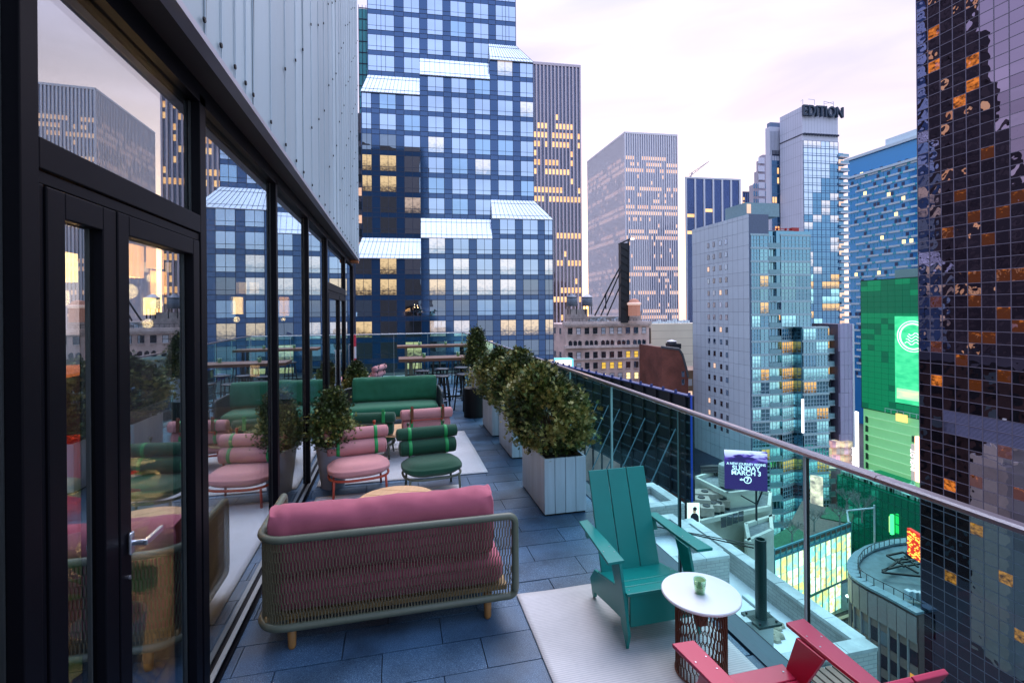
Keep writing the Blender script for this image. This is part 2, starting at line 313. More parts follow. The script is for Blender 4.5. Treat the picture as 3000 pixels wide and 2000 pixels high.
def cushion_mesh(name, hx, hy, hz, mat, p=5, n=14, wr=.006, puff=.0, seed=0, corner=0.0, sag=0.0, r=None, ears=0.0, plan=0):
    """a stuffed cushion: a box with rolled edges, puffed, with seams at the corners and soft wrinkles"""
    v = []; f = []; idx = {}; h = Vector((hx, hy, hz)); r = r or min(hy, hz) * .8
    nl = max(n, min(56, int(n * hx / max(hy, hz)))) if hx > max(hy, hz) else n
    dims = (nl, n, n)
    def add(c):
        k = tuple(round(q, 4) for q in c)
        if k in idx: return idx[k]
        px_, py_ = c[0], c[1]
        if plan:
            m_ = max(abs(px_), abs(py_), 1e-6); l_ = (abs(px_) ** plan + abs(py_) ** plan) ** (1 / plan); px_, py_ = px_ * m_ / max(l_, 1e-6), py_ * m_ / max(l_, 1e-6)
        if plan:
            t_ = max(abs(c[0]), abs(c[1])); ez = (1 - max(0, (t_ - .72) / .28) ** 2 * .55) if abs(c[2]) > .999 or True else 1
            w = Vector((px_ * hx * (1 - .06 * c[2] ** 4), py_ * hy * (1 - .06 * c[2] ** 4), c[2] * hz * ez * (1 + puff * (1 - t_ ** 3))))
            nn = noise.noise(w * 5 + Vector((seed, 0, 0))); w.z += nn * wr
            idx[k] = len(v); v.append(tuple(w)); return idx[k]
        pnt = Vector((c[0] * hx, c[1] * hy, c[2] * hz)); inn = Vector([max(-(a - min(r, a)), min(a - min(r, a), b)) for a, b in zip(h, pnt)])
        d = pnt - inn; w = inn + (d.normalized() * min(r, min(h)) if d.length > 1e-6 else d)
        if puff: w.z *= 1 + puff * (1 - min(1, abs(w.x / hx)) ** 3) * (1 - min(1, abs(w.y / hy)) ** 3)
        if ears:
            e = abs(c[0]) ** 14 * max(abs(c[2]), abs(c[1])) ** 8; w += Vector((c[0] * .5, c[1] * .5, c[2])) * ears * e
        q = Vector((w.x * 2.4 + seed, w.y * 6, w.z * 6))
        nn = noise.noise(q) + .45 * noise.noise(Vector((w.x * 9 + seed, w.y * 10, w.z * 5))) + .25 * noise.noise(Vector((w.x * 24 + w.z * 9 + seed, w.y * 16, w.z * 11)))
        w += Vector((c[0] * .3, c[1], c[2])).normalized() * nn * wr
        idx[k] = len(v); v.append(tuple(w)); return idx[k]
    def grid(nn_):   # finer towards the edges
        return [(-math.cos(math.pi * i / nn_) * .55 + (-1 + 2 * i / nn_) * .45) for i in range(nn_ + 1)]
    gs = [grid(q) for q in dims]
    for ax in range(3):
        a1, a2 = [a for a in range(3) if a != ax]
        for sg in (-1, 1):
            for i in range(dims[a1]):
                for j in range(dims[a2]):
                    q = []
                    for di, dj in ((0, 0), (1, 0), (1, 1), (0, 1)):
                        c = [0, 0, 0]; c[ax] = sg; c[a1] = gs[a1][i + di]; c[a2] = gs[a2][j + dj]
                        q.append(add(c))
                    if (sg > 0) == (ax == 1): q.reverse()
                    if len(set(q)) >= 3: f.append(q)
    me = bpy.data.meshes.new(name); me.from_pydata(v, [], f); me.materials.append(mat)
    me.polygons.foreach_set('use_smooth', [True] * len(f)); me.update(); return me
_font = None
def text(name, s, size, o, u, up, mat, parent=None, ext=.01, align='CENTER', sx=1, bold=0):
    cu = bpy.data.curves.new(name, 'FONT'); cu.body = s; cu.size = size; cu.extrude = ext; cu.align_x = align; cu.align_y = 'CENTER'; cu.offset = bold
    cu.materials.append(mat); ob = bpy.data.objects.new(name, cu); COL.objects.link(ob)
    u = Vector(u).normalized(); up = Vector(up).normalized(); n = u.cross(up)
    ob.matrix_world = Matrix.Translation(Vector(o)) @ Matrix(((u.x * sx, up.x, n.x, 0), (u.y * sx, up.y, n.y, 0), (u.z * sx, up.z, n.z, 0), (0, 0, 0, 1)))
    me = bpy.data.meshes.new_from_object(ob); mw = ob.matrix_world.copy(); bpy.data.objects.remove(ob); out_ = []
    bm = bmesh.new(); bm.from_mesh(me); seen = set(); comps = []
    for f0 in bm.faces:
        if f0.index in seen: continue
        st = [f0]; comp = []; seen.add(f0.index)
        while st:
            f1 = st.pop(); comp.append([tuple(q.co) for q in f1.verts])
            for e_ in f1.edges:
                for f2 in e_.link_faces:
                    if f2.index not in seen: seen.add(f2.index); st.append(f2)
        comps.append(comp)
    bm.free()
    for comp in comps:
        g = MB()
        for poly in comp: g.quad(*poly)
        o2 = g.build(name, mat, parent)
        if parent: o2.matrix_parent_inverse = parent.matrix_basis.inverted() @ mw
        else: o2.matrix_world = mw
        out_.append(o2)
    return out_
# ============================================================ MATERIAL SET
stone = speckle('paving_stone', (.018, .054, .115), (.18, .31, .43), .48)
joint = pm('paving_joint', (.008, .01, .013), .9)
frame_m = pm('black_window_frame', (.0025, .0025, .005), .45, spec=.10, var=.08)
seal = pm('black_seal', (.006, .006, .007), .6)
spacer = pm('spacer_bar', (.25, .27, .28), .4, metal=.5)
wallglass = clearglass('wall_glass', (.82, .86, .86), base=.30, gain=.9, gtint=(.90, .96, 1.0))
railglass = clearglass('rail_glass', (.72, .96, .94), base=.008, gain=.25, gtint=(.75, .95, 1))
edge_m = pm('glass_edge', (.10, .30, .30), .2, var=.05)
edge_hi = pm('glass_edge_bright', (.45, .62, .62), .2, var=.05)
steel = pm('brushed_steel', (.44, .41, .46), .28, metal=1, var=.1, scale=3, stretch=(40, 1, 40), bump=.06, bscale=8)
panel_m = pm('perforated_panel', (.33, .44, .49), .42, metal=.1, var=.12, scale=.8, bump=.0, objvar=.11, stretch=(1, 1, .15))
channel_m = pm('base_channel', (.02, .06, .10), .35, var=.1)
rug_m = weave('rug_fabric', (.60, .575, .58), (.47, .46, .475), scale=(26, 52, 26), axis='Y', bump=.5)
rug2_m = weave('rug_fabric_mid', (.74, .76, .80), (.40, .43, .48), scale=(120, 120, 60), axis='Y', bump=.9)
olive_wire = pm('olive_wire', (.145, .13, .078), .5, var=.08)
olive = pm('olive_metal', (.11, .125, .088), .42, var=.06, scale=20)
bluegrey = pm('blue_grey_metal', (.03, .05, .06), .5, var=.06)
pinkfab = weave('rose_fabric', (.50, .135, .195), (.36, .075, .115), scale=(420, 420, 420), bump=.25)
blush = weave('blush_fabric', (.62, .29, .29), (.46, .19, .20), scale=(420, 420, 420), bump=.25)
greenfab = weave('green_fabric', (.012, .15, .075), (.006, .10, .05), scale=(420, 420, 420), bump=.25)
dkgreen = weave('dark_green_fabric', (.006, .075, .038), (.003, .05, .025), scale=(420, 420, 420), bump=.25)
strap_m = pm('green_strap', (.01, .30, .075), .6, var=.08, scale=30, bump=.2, bscale=300)
orange_m = pm('orange_metal', (.42, .055, .025), .4, var=.06)
brownleather = pm('tan_leather', (.16, .045, .015), .5, var=.15)
oak = pm('oak_leg', (.36, .17, .05), .5, var=.2, scale=6, stretch=(10, 10, 1), bump=.15)
teak = pm('teak_board', (.60, .36, .18), .5, var=.14, scale=5, stretch=(1, 14, 14), bump=.15, bscale=40, objvar=.08)
gold = pm('teak_slat', (.32, .20, .08), .5, var=.2, scale=8)
planter_m = pm('planter_board', (.50, .60, .68), .55, var=.06, scale=4, stretch=(8, 8, .6), bump=.1, bscale=30, objvar=.05, dirt=.12)
soil_m = pm('soil', (.02, .014, .01), 1, var=.5, scale=30, bump=1, bscale=60)
pot_m = pm('grey_pot', (.25, .28, .34), .5, var=.08, dirt=.2)
whitepot = pm('white_pot', (.55, .58, .64), .45, var=.05)
blackm = pm('black_painted_metal', (.005, .005, .006), .5, spec=.3, var=.1)
stoolseat = pm('black_stool_seat', (.018, .022, .03), .32, var=.1)
walnut = pm('walnut_top', (.15, .065, .035), .45, var=.25, scale=5, stretch=(1, 12, 12))
teal = pm('teal_painted_board', (.001, .225, .20), .34, var=.05, scale=5, bump=.03, bscale=200, spec=.45)
red = pm('red_painted_board', (.48, .022, .075), .34, var=.05, scale=5, bump=.03, bscale=200, spec=.45)
marble = pm('white_marble', (.78, .77, .80), .3, var=.035, scale=7)
rust = pm('brown_wire', (.15, .032, .012), .45, var=.1)
greywire = pm('grey_wire', (.35, .37, .40), .4, var=.1)
cupglass = clearglass('cup_glass', (.62, .85, .66), base=.10)
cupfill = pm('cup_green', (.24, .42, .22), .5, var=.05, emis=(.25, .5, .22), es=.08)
chrome = pm('satin_handle', (.55, .60, .68), .25, metal=.9, var=.03)
twig_m = pm('twig', (.09, .055, .035), .8, var=.3)
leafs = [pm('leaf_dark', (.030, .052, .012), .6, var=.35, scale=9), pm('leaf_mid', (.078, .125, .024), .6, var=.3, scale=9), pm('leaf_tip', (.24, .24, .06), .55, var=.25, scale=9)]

# ============================================================ TERRACE FLOOR
WX, GX = -1.09, 2.30          # glass wall plane, railing plane
floor_y0, floor_y1 = 1.2, 17.55
fl = MB().box(-6.0, GX + .16, 13.2, 19.0, -.45, -.035).box(WX - .02, GX + .16, -1.5, 13.2, -.45, -.035)
terrace = struct('terrace_floor', fl, joint)
tile_me = {}
far = MB(); row = 0; y = 1.257
while y < 17.2:
    off = [(-.07) % .65, (.255) % .65][row % 2] + [0, .02, -.03, .04][row % 4]
    x = -1.085 - .65 + ((off + 1.085) % .65)
    x0lim = -1.085 if y < 13.6 else -3.5
    if y >= 13.6: x -= .65 * 4
    while x < GX - .04:
        a = max(x + .003, x0lim); b = min(x + .647, GX - .045)
        if b - a > .03:
            if y < 11.2:
                k = (round(a - x, 3), round(b - a, 3))
                if k not in tile_me:
                    tile_me[k] = MB().box(0, b - a, 0, .291, -.03, 0).mesh('paving_stone', stone)
                o = link('paving_stone', tile_me[k], terrace, loc=(a, y + .0035, (rnd() - .5) * .003), rot=((rnd() - .5) * .003, (rnd() - .5) * .003, 0))
            else:
                far.box(a, b, y + .0035, y + .2945, -.03, (rnd() - .5) * .003)
        x += .65
    y += .298; row += 1
far.build('far_paving', stone, terrace, kind='stuff')

# ============================================================ LEFT GLASS WALL
def vbar(mb, x, y0, y1, z0, z1, d=.09): mb.box(x - d, x + .012, y0, y1, z0, z1)
TOPZ = 3.50
gw = thing('glazed_wall', 'long black framed glass wall of the restaurant running down the left side of the terrace', 'glass wall', (WX, 1.0, 0))
def part(parent, name, mb, m, **k):
    k2 = dict(k)
    for i in range(len(mb.v)):
        p = parent.location; mb.v[i] = (mb.v[i][0] - p.x, mb.v[i][1] - p.y, mb.v[i][2] - p.z)
    return mb.build(name, m, parent, **k2)
mull = [(1.50, 1.58, 0), (1.755, 1.835, 0), (3.145, 3.235, 0), (4.98, 5.05, 0), (6.72, 6.79, 0), (8.50, 8.60, 0), (11.45, 11.6, 0), (13.55, 13.66, 0)]
for a, b, _ in mull:
    m = MB(); m.box(WX - .14, WX + .012, a, b, 0.0, TOPZ); part(gw, 'mullion', m, frame_m, bevel=.004)
m = MB().box(WX - .10, WX + .006, -.6, 13.66, -.02, .055).box(WX - .02, WX + .035, 3.2, 13.66, -.03, .018); part(gw, 'sill', m, frame_m, bevel=.003)
m = MB().box(WX - .012, WX + .02, 3.24, 13.5, .055, .062); part(gw, 'sill_trim', m, spacer)
m = MB().box(WX - .14, WX + .012, -.6, 13.66, TOPZ - .05, TOPZ + .1); part(gw, 'head_rail', m, frame_m)
# spacer bars and panes
def pane(y0, y1, z0, z1, x=WX - .03):
    m = MB().box(x - .02, x, y0, y1, z0, z1); part(gw, 'pane', m, wallglass)
    s = MB()
    for (a, b, c, d) in ((y0, y0 + .008, z0, z1), (y1 - .008, y1, z0, z1)): s.box(x - .016, x - .004, a, b, c, d)
    part(gw, 'spacer', s, spacer)
pane(-.5, 1.50, .055, TOPZ - .05); pane(1.585, 1.755, .055, TOPZ - .05)
pane(1.835, 3.145, 2.80, TOPZ - .05)
pane(3.23, 4.98, .055, TOPZ - .05); pane(5.05, 6.72, .055, TOPZ - .05); pane(6.79, 8.50, .055, TOPZ - .05)
pane(8.60, 11.45, 2.75, TOPZ - .05); pane(11.6, 13.55, .055, TOPZ - .05)
m = MB().box(WX - .10, WX + .012, 1.835, 3.145, 2.70, 2.80).box(WX - .10, WX + .012, 8.6, 11.45, 2.62, 2.75); part(gw, 'transom', m, frame_m, bevel=.004)
# near double door
def door(y0, y1, z1, split, label, hand=True):
    d = thing('terrace_door', label, 'door', (WX, y0, 0))
    f = MB()
    f.box(WX - .08, WX + .004, y0, y1, z1 - .045, z1 - .005).box(WX - .08, WX + .004, y0, y0 + .028, .02, z1 - .045).box(WX - .08, WX + .004, y1 - .028, y1, .02, z1 - .045)
    part(d, 'door_frame', f, frame_m, bevel=.003)
    leaves = [(y0 + .030, split - .002), (split + .002, y1 - .030)]
    for i, (a, b) in enumerate(leaves):
        w = (.09 if i == 0 and hand else .085); mb = MB(); X0, X1 = WX - .07, WX + .012 + .004 * i
        mb.box(X0, X1, a, a + w, .03, z1 - .05).box(X0, X1, b - w, b, .03, z1 - .05).box(X0, X1, a + w, b - w, z1 - .05 - w, z1 - .05).box(X0, X1, a + w, b - w, .03, .03 + w)
        lf = part(d, 'door_leaf', mb, frame_m, bevel=.004)
        g = MB().box(WX - .035, WX - .02, a + w, b - w, .03 + w, z1 - .05 - w); q = g.build('pane', wallglass, lf); q.matrix_parent_inverse = Matrix.Translation(-d.location)
        s = MB().box(WX - .034, WX - .022, b - w - .03, b - w - .022, .03 + w, z1 - .05 - w); q = s.build('spacer', spacer, lf); q.matrix_parent_inverse = Matrix.Translation(-d.location)
    if hand:
        hy = split + .062; hz = 1.30; hx = WX + .02
        h = MB(); h.box(hx, hx + .012, hy - .016, hy + .016, hz - .045, hz + .045)
        part(d, 'handle_plate', h, chrome, bevel=.006, segs=4)
        h = MB(); h.tube([(hx + .01, hy, hz), (hx + .065, hy, hz)], .011, 12); h.box(hx + .052, hx + .068, hy - .012, hy + .135, hz - .011, hz + .011)
        part(d, 'door_handle', h, chrome, bevel=.003)
        h = MB(); h.lathe([(.008, 0), (.008, .006)], 12, (0, 0, 0)); h.v = [(v[2] + hx - .003, v[0] + hy, v[1] + hz - .14) for v in h.v]; part(d, 'key_cylinder', h, chrome)
    return d
door(1.838, 3.142, 2.70, 2.27, 'black framed double glass door with lever handle nearest the camera')
door(8.62, 11.44, 2.62, 10.3, 'far black framed glass door past the olive shrubs', hand=False)
m = MB().box(WX + .012, WX + .03, 10.25, 10.28, .8, 1.5).box(WX + .012, WX + .03, 12.1, 12.13, .8, 1.5)
m.box(WX + .012, WX + .05, 10.24, 10.29, .8, .83).box(WX + .012, WX + .05, 10.24, 10.29, 1.47, 1.5)
m.box(WX + .012, WX + .05, 12.09, 12.14, .8, .83).box(WX + .012, WX + .05, 12.09, 12.14, 1.47, 1.5); part(gw, 'pull_handle', m, chrome)

# metal facade above: faceted perforated panels leaning out, one slit after every fourth
fac = thing('metal_facade', 'pale blue grey pleated metal panel facade of the hotel above the glass wall', 'facade', (-.9, 0, 3.58))
soff = MB().box(-1.25, -.94, -1.5, 13.2, 3.56, 3.60).box(-1.25, -1.02, -1.5, 13.2, 3.6, 3.75)
part(fac, 'soffit', soff, pm('dark_soffit', (.03, .02, .017), .6))
seg = [-.9, -.45, .1, .62, 1.15, 1.65, 2.15, 2.686, 2.92, 3.155, 3.36, 3.53, 4.0, 4.51, 4.965, 5.35, 5.87, 6.41, 6.9, 7.385, 7.85, 8.3, 8.75, 9.15, 9.55, 9.95, 10.45, 10.9, 11.35, 11.8, 12.3, 12.75, 13.2]
slits = {2.686, 3.53, 5.35, 8.3, 10.9, .62}
ZB, ZT = 3.58, 62.0
zs = [3.58, 4.2, 5.0, 6.0, 7.2, 8.6, 10.5, 13, 17, 24, 36, 50, 62]
seam = MB(); riv = MB(); cap = MB()
for i in range(len(seg) - 1):
    a, b = seg[i], seg[i + 1]; mb = MB(); ph = i % 4
    sa = a in slits; sb = b in slits
    def off(z, y): return 0
    ga = .03 if sa else .0; cols = 4
    for k in range(len(zs) - 1):
        for c in range(cols):
            def P(cc, zz):
                t = cc / cols; yy = a + ga + (b - a - ga) * t
                bul = (.05 * math.sin(math.pi * min(1, max(0, (zz - 3.58) / 4.5))) if (sa and t == 0 and zz < 8.2) else 0)
                return (-.9 + off(zz, yy) + .004 * (1 - abs(2 * t - 1)) * (1 if i % 2 else -1), yy + bul, zz)
            mb.quad(P(c, zs[k]), P(c + 1, zs[k]), P(c + 1, zs[k + 1]), P(c, zs[k + 1]))
    o = mb.build('facade_panel', panel_m, fac); o.matrix_parent_inverse = Matrix.Translation(-fac.location)
    pts = [(-.9 + off(z, b) + .006, b, z) for z in zs]
    seam.tube(pts, .004, 4)
    for z in [3.66] + [4.3 + 1.15 * j + .3 * (i % 3) for j in range(24)]:
        riv.lathe([(.014, 0), (.014, .01)], 6, (0, 0, 0)); n = 12
        riv.v[-n:] = [(-.9 + off(z, b) + .008 + v[2], b - .03 + v[0], z + v[1]) for v in riv.v[-n:]]
o = seam.build('seam', pm('panel_seam', (.48, .58, .64), .4, metal=.3), fac, kind='stuff'); o.matrix_parent_inverse = Matrix.Translation(-fac.location)
o = riv.build('rivet', blackm, fac, kind='stuff'); o.matrix_parent_inverse = Matrix.Translation(-fac.location)
cap.box(-.95, -.885, -1.5, 13.2, 3.555, 3.59); o = cap.build('edge_trim', pm('edge_trim', (.40, .40, .45), .4, metal=.4), fac); o.matrix_parent_inverse = Matrix.Translation(-fac.location)
cap = MB().box(-1.6, -.93, 13.2, 13.22, 3.5, 3.8).box(-1.6, -.9, 12.9, 13.24, 3.49, 3.55); o = cap.build('end_soffit', pm('orange_soffit', (.45, .16, .06), .5), fac); o.matrix_parent_inverse = Matrix.Translation(-fac.location)
# the hotel tower these belong to
ht = thing('hotel_tower', 'hotel block behind the glass wall, mostly hidden by its metal facade', 'building', (-14, 0, -50))
mb = MB().box(-26, -1.003, -14, 13.15, 3.8, 62).box(-26, -8.2, -14, 13.15, -50, 3.8).box(-8.2, GX + .14, -14, 13.4, -50, -.46)
hw = MB()
for yy in range(-13, 13, 3):
    for k in range(14): hw.box(GX + .13, GX + .17, yy, yy + 1.5, -47 + k * 3.3, -45 + k * 3.3)
part(ht, 'window', hw, pm('hotel_window', (.02, .02, .03), .2), kind='stuff')
part(ht, 'body', mb, pm('hotel_wall', (.10, .085, .08), .6, var=.1))

# ============================================================ RESTAURANT INSIDE THE GLASS
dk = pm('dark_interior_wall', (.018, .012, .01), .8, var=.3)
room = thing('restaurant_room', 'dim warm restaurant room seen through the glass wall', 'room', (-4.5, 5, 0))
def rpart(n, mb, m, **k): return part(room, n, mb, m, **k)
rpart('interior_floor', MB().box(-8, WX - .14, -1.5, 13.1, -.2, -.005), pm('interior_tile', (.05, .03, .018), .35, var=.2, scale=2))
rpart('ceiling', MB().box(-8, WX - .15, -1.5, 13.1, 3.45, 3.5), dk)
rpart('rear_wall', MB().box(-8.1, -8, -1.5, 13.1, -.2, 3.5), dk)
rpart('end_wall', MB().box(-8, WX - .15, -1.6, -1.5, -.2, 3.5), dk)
rug_in = MB().box(-3.6, -1.45, 1.2, 3.6, -.004, .008); o = rug_in.build('woven_rug', weave('woven_rug', (.55, .30, .07), (.14, .06, .015), scale=(26, 26, 26), axis='DIAGONAL', bump=.6)); tag(o, 'golden woven rug on the floor inside, seen through the near door', 'rug')
lamp_on = emit('lantern_paper', (1.0, .42, .13), 3); lamp_hot = emit('lantern_bright', (1.0, .58, .22), 5)
lanterns = [(166, 210, 740, 825, 3.0, 1), (374, 398, 718, 812, 2.7, 0), (434, 474, 715, 786, 3.6, 0), (448, 482, 795, 862, 3.6, 0), (410, 465, 872, 922, 4.2, 1),
            (677, 735, 632, 714, 3.4, 0), (680, 714, 870, 920, 4.4, 1), (815, 850, 870, 925, 4.6, 0), (250, 300, 980, 1000, 4.4, 0), (275, 330, 505, 545, 2.9, 0)]
wheres = ['brightest hanging lantern in the left pane of the near door', 'tall lantern cut by the left edge of the right door leaf', 'upper lantern at the middle of the right door leaf', 'lantern just under the upper one in the right door leaf', 'low twin lantern before the bottles in the right door leaf', 'large twin lantern hanging in the second glass bay', 'small bright lantern low in the second glass bay', 'lantern glowing low in the third glass bay', 'low lantern near the bar seen through the door mullion', 'lantern peeking over the door transom']
for (x0, x1, y0, y1, X, hot), lb in zip(lanterns, wheres):
    a = onx(x0, (y0 + y1) / 2, -X); b = onx(x1, (y0 + y1) / 2, -X); c = onx((x0 + x1) / 2, y0, -X); d = onx((x0 + x1) / 2, y1, -X)
    cy = (a.y + b.y) / 2; h = c.z - d.z; z = d.z; w = max(.1, h * .34)
    t = thing('lantern', lb, 'lantern', (-X, cy, z), group='paper lanterns hanging in the restaurant')
    for s in (-1, 1):
        MB().box(-w / 2, w / 2, s * w * .56 - w / 2, s * w * .56 + w / 2, 0, h).build('lamp_shade', lamp_hot if hot else lamp_on, t)
    MB().box(-.01, .01, -.01, .01, h, 3.45 - z if 3.45 - z > h else h + .1).build('cord', blackm, t)
    ld = bpy.data.lights.new('lantern_light', 'POINT'); ld.energy = 16; ld.color = (1, .58, .25); ld.shadow_soft_size = .08; lo = bpy.data.objects.new('lantern_light', ld); COL.objects.link(lo); lo.parent = t; lo.location = (0, 0, -.15)
# bar with bottles
bar = thing('bar_counter', 'long bar counter with a warm red lit shelf at the back of the restaurant', 'bar', (-6.4, 4, 0))
part(bar, 'counter', MB().box(-6.8, -5.9, 2.2, 12.5, 0, 1.1), pm('bar_wood', (.10, .04, .02), .4))
part(bar, 'counter_top', MB().box(-6.9, -5.8, 2.1, 12.6, 1.1, 1.15), emit('bar_edge', (1, .25, .08), .8))
part(bar, 'back_shelf', MB().box(-7.9, -7.6, 2.2, 12.5, 1.0, 1.04).box(-7.9, -7.6, 2.2, 12.5, 1.5, 1.53).box(-7.9, -7.6, 2.2, 12.5, 1.95, 1.98), dk)
part(bar, 'glowing_back', MB().box(-7.95, -7.92, 2.2, 12.5, 1.0, 2.5), emit('bar_glow', (1, .42, .10), 9, ((2.2, 2.2, 4), .38, .62, (.06, .02, .008))))
bme = {}
for i, c in enumerate([(.25, .08, .02), (.5, .3, .1), (.1, .15, .1), (.5, .5, .5)]):
    bme[i] = MB().lathe([(.038, 0), (.04, .2), (.014, .26), (.014, .32)], 8).mesh('bottle', emit('bottle_%s' % 'abcd'[i], c, .8), True)
k = 0
for sh in (1.04, 1.53, 1.98):
    for j in range(34):
        o = link('bottle', bme[random.randrange(4)], None, loc=(-7.72 + rnd() * .06, 2.5 + j * .29 + rnd() * .1, sh)); tag(o, 'glass bottle on the lit back shelf of the restaurant bar', 'bottle', 'bottles behind the restaurant bar'); k += 1
# red armchair and big leaved plant inside
rc = thing('red_armchair', 'bright red armchair inside the restaurant behind the near door', 'armchair', tuple(onx(222, 1330, -2.9))[:2] + (0,), rad(20))
rf_ = pm('red_upholstery', (.5, .02, .02), .7, emis=(.5, .02, .02), es=.15)  # faint glow of its own added to the red fabric
link('seat', cushion_mesh('seat', .36, .34, .12, rf_, seed=2), rc, loc=(0, 0, .42)); link('backrest', cushion_mesh('backrest', .38, .1, .32, rf_, seed=3), rc, loc=(0, .3, .75), rot=(-.2, 0, 0))
for s in (-1, 1): link('armrest', cushion_mesh('armrest', .08, .34, .18, rf_, seed=4), rc, loc=(s * .4, 0, .55))
for sx in (-1, 1):
    for sy in (-1, 1): MB().tube([(sx * .3, sy * .28, .35), (sx * .36, sy * .33, 0)], .02, 8).build('leg', blackm, rc)
def big_plant(loc, h, seed, label):
    random.seed(seed); t = thing('fiddle_leaf_plant', label, 'plant', loc)
    MB().lathe([(.16, 0), (.2, .35), (.18, .35), (.17, .3)], 20).build('pot', pot_m, t, smooth=True)
    MB().tube([(0, 0, .3), (.03, .02, h * .6), (0, .05, h)], .018, 6).build('stem', twig_m, t)
    lm = pm('big_leaf_' + 'xyz'[seed % 3], (.035, .16, .05), .35, var=.2, emis=(.06, .12, .01), es=.12)  # leaf colour carries a faint added yellow-green glow
    for i in range(16):
        L_ = .30 + rnd() * .14; w = L_ * .36; g = MB(); n = 6; a = rnd() * 6.28; el = .2 + rnd() * .8
        for k in range(n):
            def Q(t, s): 
                ww = w * math.sin(math.pi * (t * .92 + .04)) ** .7; return (t * L_, s * ww, -.35 * L_ * t * t + abs(s) * .12 * ww)
            for s in (-1, 0):
                g.quad(Q(k / n, s), Q((k + 1) / n, s), Q((k + 1) / n, s + 1), Q(k / n, s + 1))
        link('leaf', g.mesh('leaf', lm, True), t, loc=(0, 0, h * (.35 + .65 * i / 16)), rot=(0, -el, a))
    return t
big_plant((-1.75, 3.55, 0), 1.35, 5, 'large leaved plant inside the restaurant behind the right door leaf')
big_plant((-1.6, 2.2, 0), .95, 4, 'smaller large leaved plant inside at the near door mullion')
random.seed(21)
tb = thing('dining_table', 'dark dining table inside the restaurant near the woven rug', 'table', (-2.3, 2.9, 0))
MB().box(-.4, .4, -.4, .4, .72, .75).build('tabletop', walnut, tb, bevel=.01)
for sx in (-1, 1):
    for sy in (-1, 1): MB().tube([(sx * .33, sy * .33, .72), (sx * .37, sy * .37, 0)], .022, 8).build('leg', blackm, tb)

# ============================================================ GLASS RAILING
rl = thing('glass_railing', 'frameless glass railing with steel handrail along the right edge of the terrace', 'railing', (GX, 5, 0))
def rz(y): return 1.40 + (y - 2) * .0065
ys = [-.29, 1.02, 2.37, 3.68, 5.0, 6.31, 7.62, 8.93, 10.24, 11.55, 12.86, 14.17, 15.48, 17.25]
for a, b in zip(ys[:-1], ys[1:]):
    g = MB(); za, zb = rz(a) - .02, rz(b) - .02
    g.hexa([(GX - .008, a + .01, -.05), (GX + .008, a + .01, -.05), (GX + .008, b - .01, -.05), (GX - .008, b - .01, -.05), (GX - .008, a + .01, za), (GX + .008, a + .01, za), (GX + .008, b - .01, zb), (GX - .008, b - .01, zb)])
    part(rl, 'glass_panel', g, railglass)
    e = MB().box(GX - .009, GX + .009, b - .0125, b - .009, -.05, zb); part(rl, 'panel_edge', e, edge_hi if b > 4.5 else blackm)
    e = MB().box(GX - .009, GX + .009, b + .009, b + .0125, -.05, zb); part(rl, 'panel_edge', e, edge_m if b > 3 else edge_hi)
for a, b in ((-1.0, 1.925), (1.929, 17.3)):
    hr = MB(); n = 12
    pr = [(-.029, -.004), (-.029, .012), (-.020, .022), (.020, .022), (.029, .012), (.029, -.004), (.022, -.010), (-.022, -.010)]
    for yy, fl_ in ((a, 0), (b, 1)):
        for px_, pz in pr: hr.v.append((GX + px_, yy, rz(yy) + pz))
    m_ = len(pr); hr.f.append(tuple(range(m_))); hr.m.append(0); hr.f.append(tuple(range(m_, 2 * m_))[::-1]); hr.m.append(0)
    for k in range(m_): hr.f.append((k, (k + 1) % m_, m_ + (k + 1) % m_, m_ + k)[::-1]); hr.m.append(0)
    part(rl, 'handrail', hr, steel)
part(rl, 'base_channel', MB().box(GX - .06, GX + .10, -1, 17.3, -.12, .012), channel_m)
fr_ = thing('end_railing', 'glass railing with pale handrail across the far end of the terrace', 'railing', (0, 17.3, 0))
xs = [-3.6, -1.45, -.05, 1.1, 2.28]
for a, b in zip(xs[:-1], xs[1:]):
    part(fr_, 'glass_panel', MB().box(a + .01, b - .01, 17.29, 17.306, -.05, 1.47), railglass)
    part(fr_, 'panel_edge', MB().box(b - .011, b - .004, 17.288, 17.308, -.05, 1.47), edge_hi)
part(fr_, 'handrail', MB().box(-3.6, 2.33, 17.27, 17.33, 1.47, 1.505), pm('pale_rail', (.55, .6, .65), .3, metal=.5), bevel=.008)
part(fr_, 'base_channel', MB().box(-3.6, 2.3, 17.25, 17.35, -.1, .06), pm('pale_kerb', (.45, .5, .55), .6))
fp = thing('barrier_post', 'red and white striped post by the far end railing', 'post', tuple(onz(1040, 1112, 0))); fp.location = (-1.28, 16.6, 0)
for k in range(4): MB().lathe([(.045, 0), (.045, .38)], 12, (0, 0, k * .38)).build('band', red if k % 2 else whitepot, fp, smooth=False)
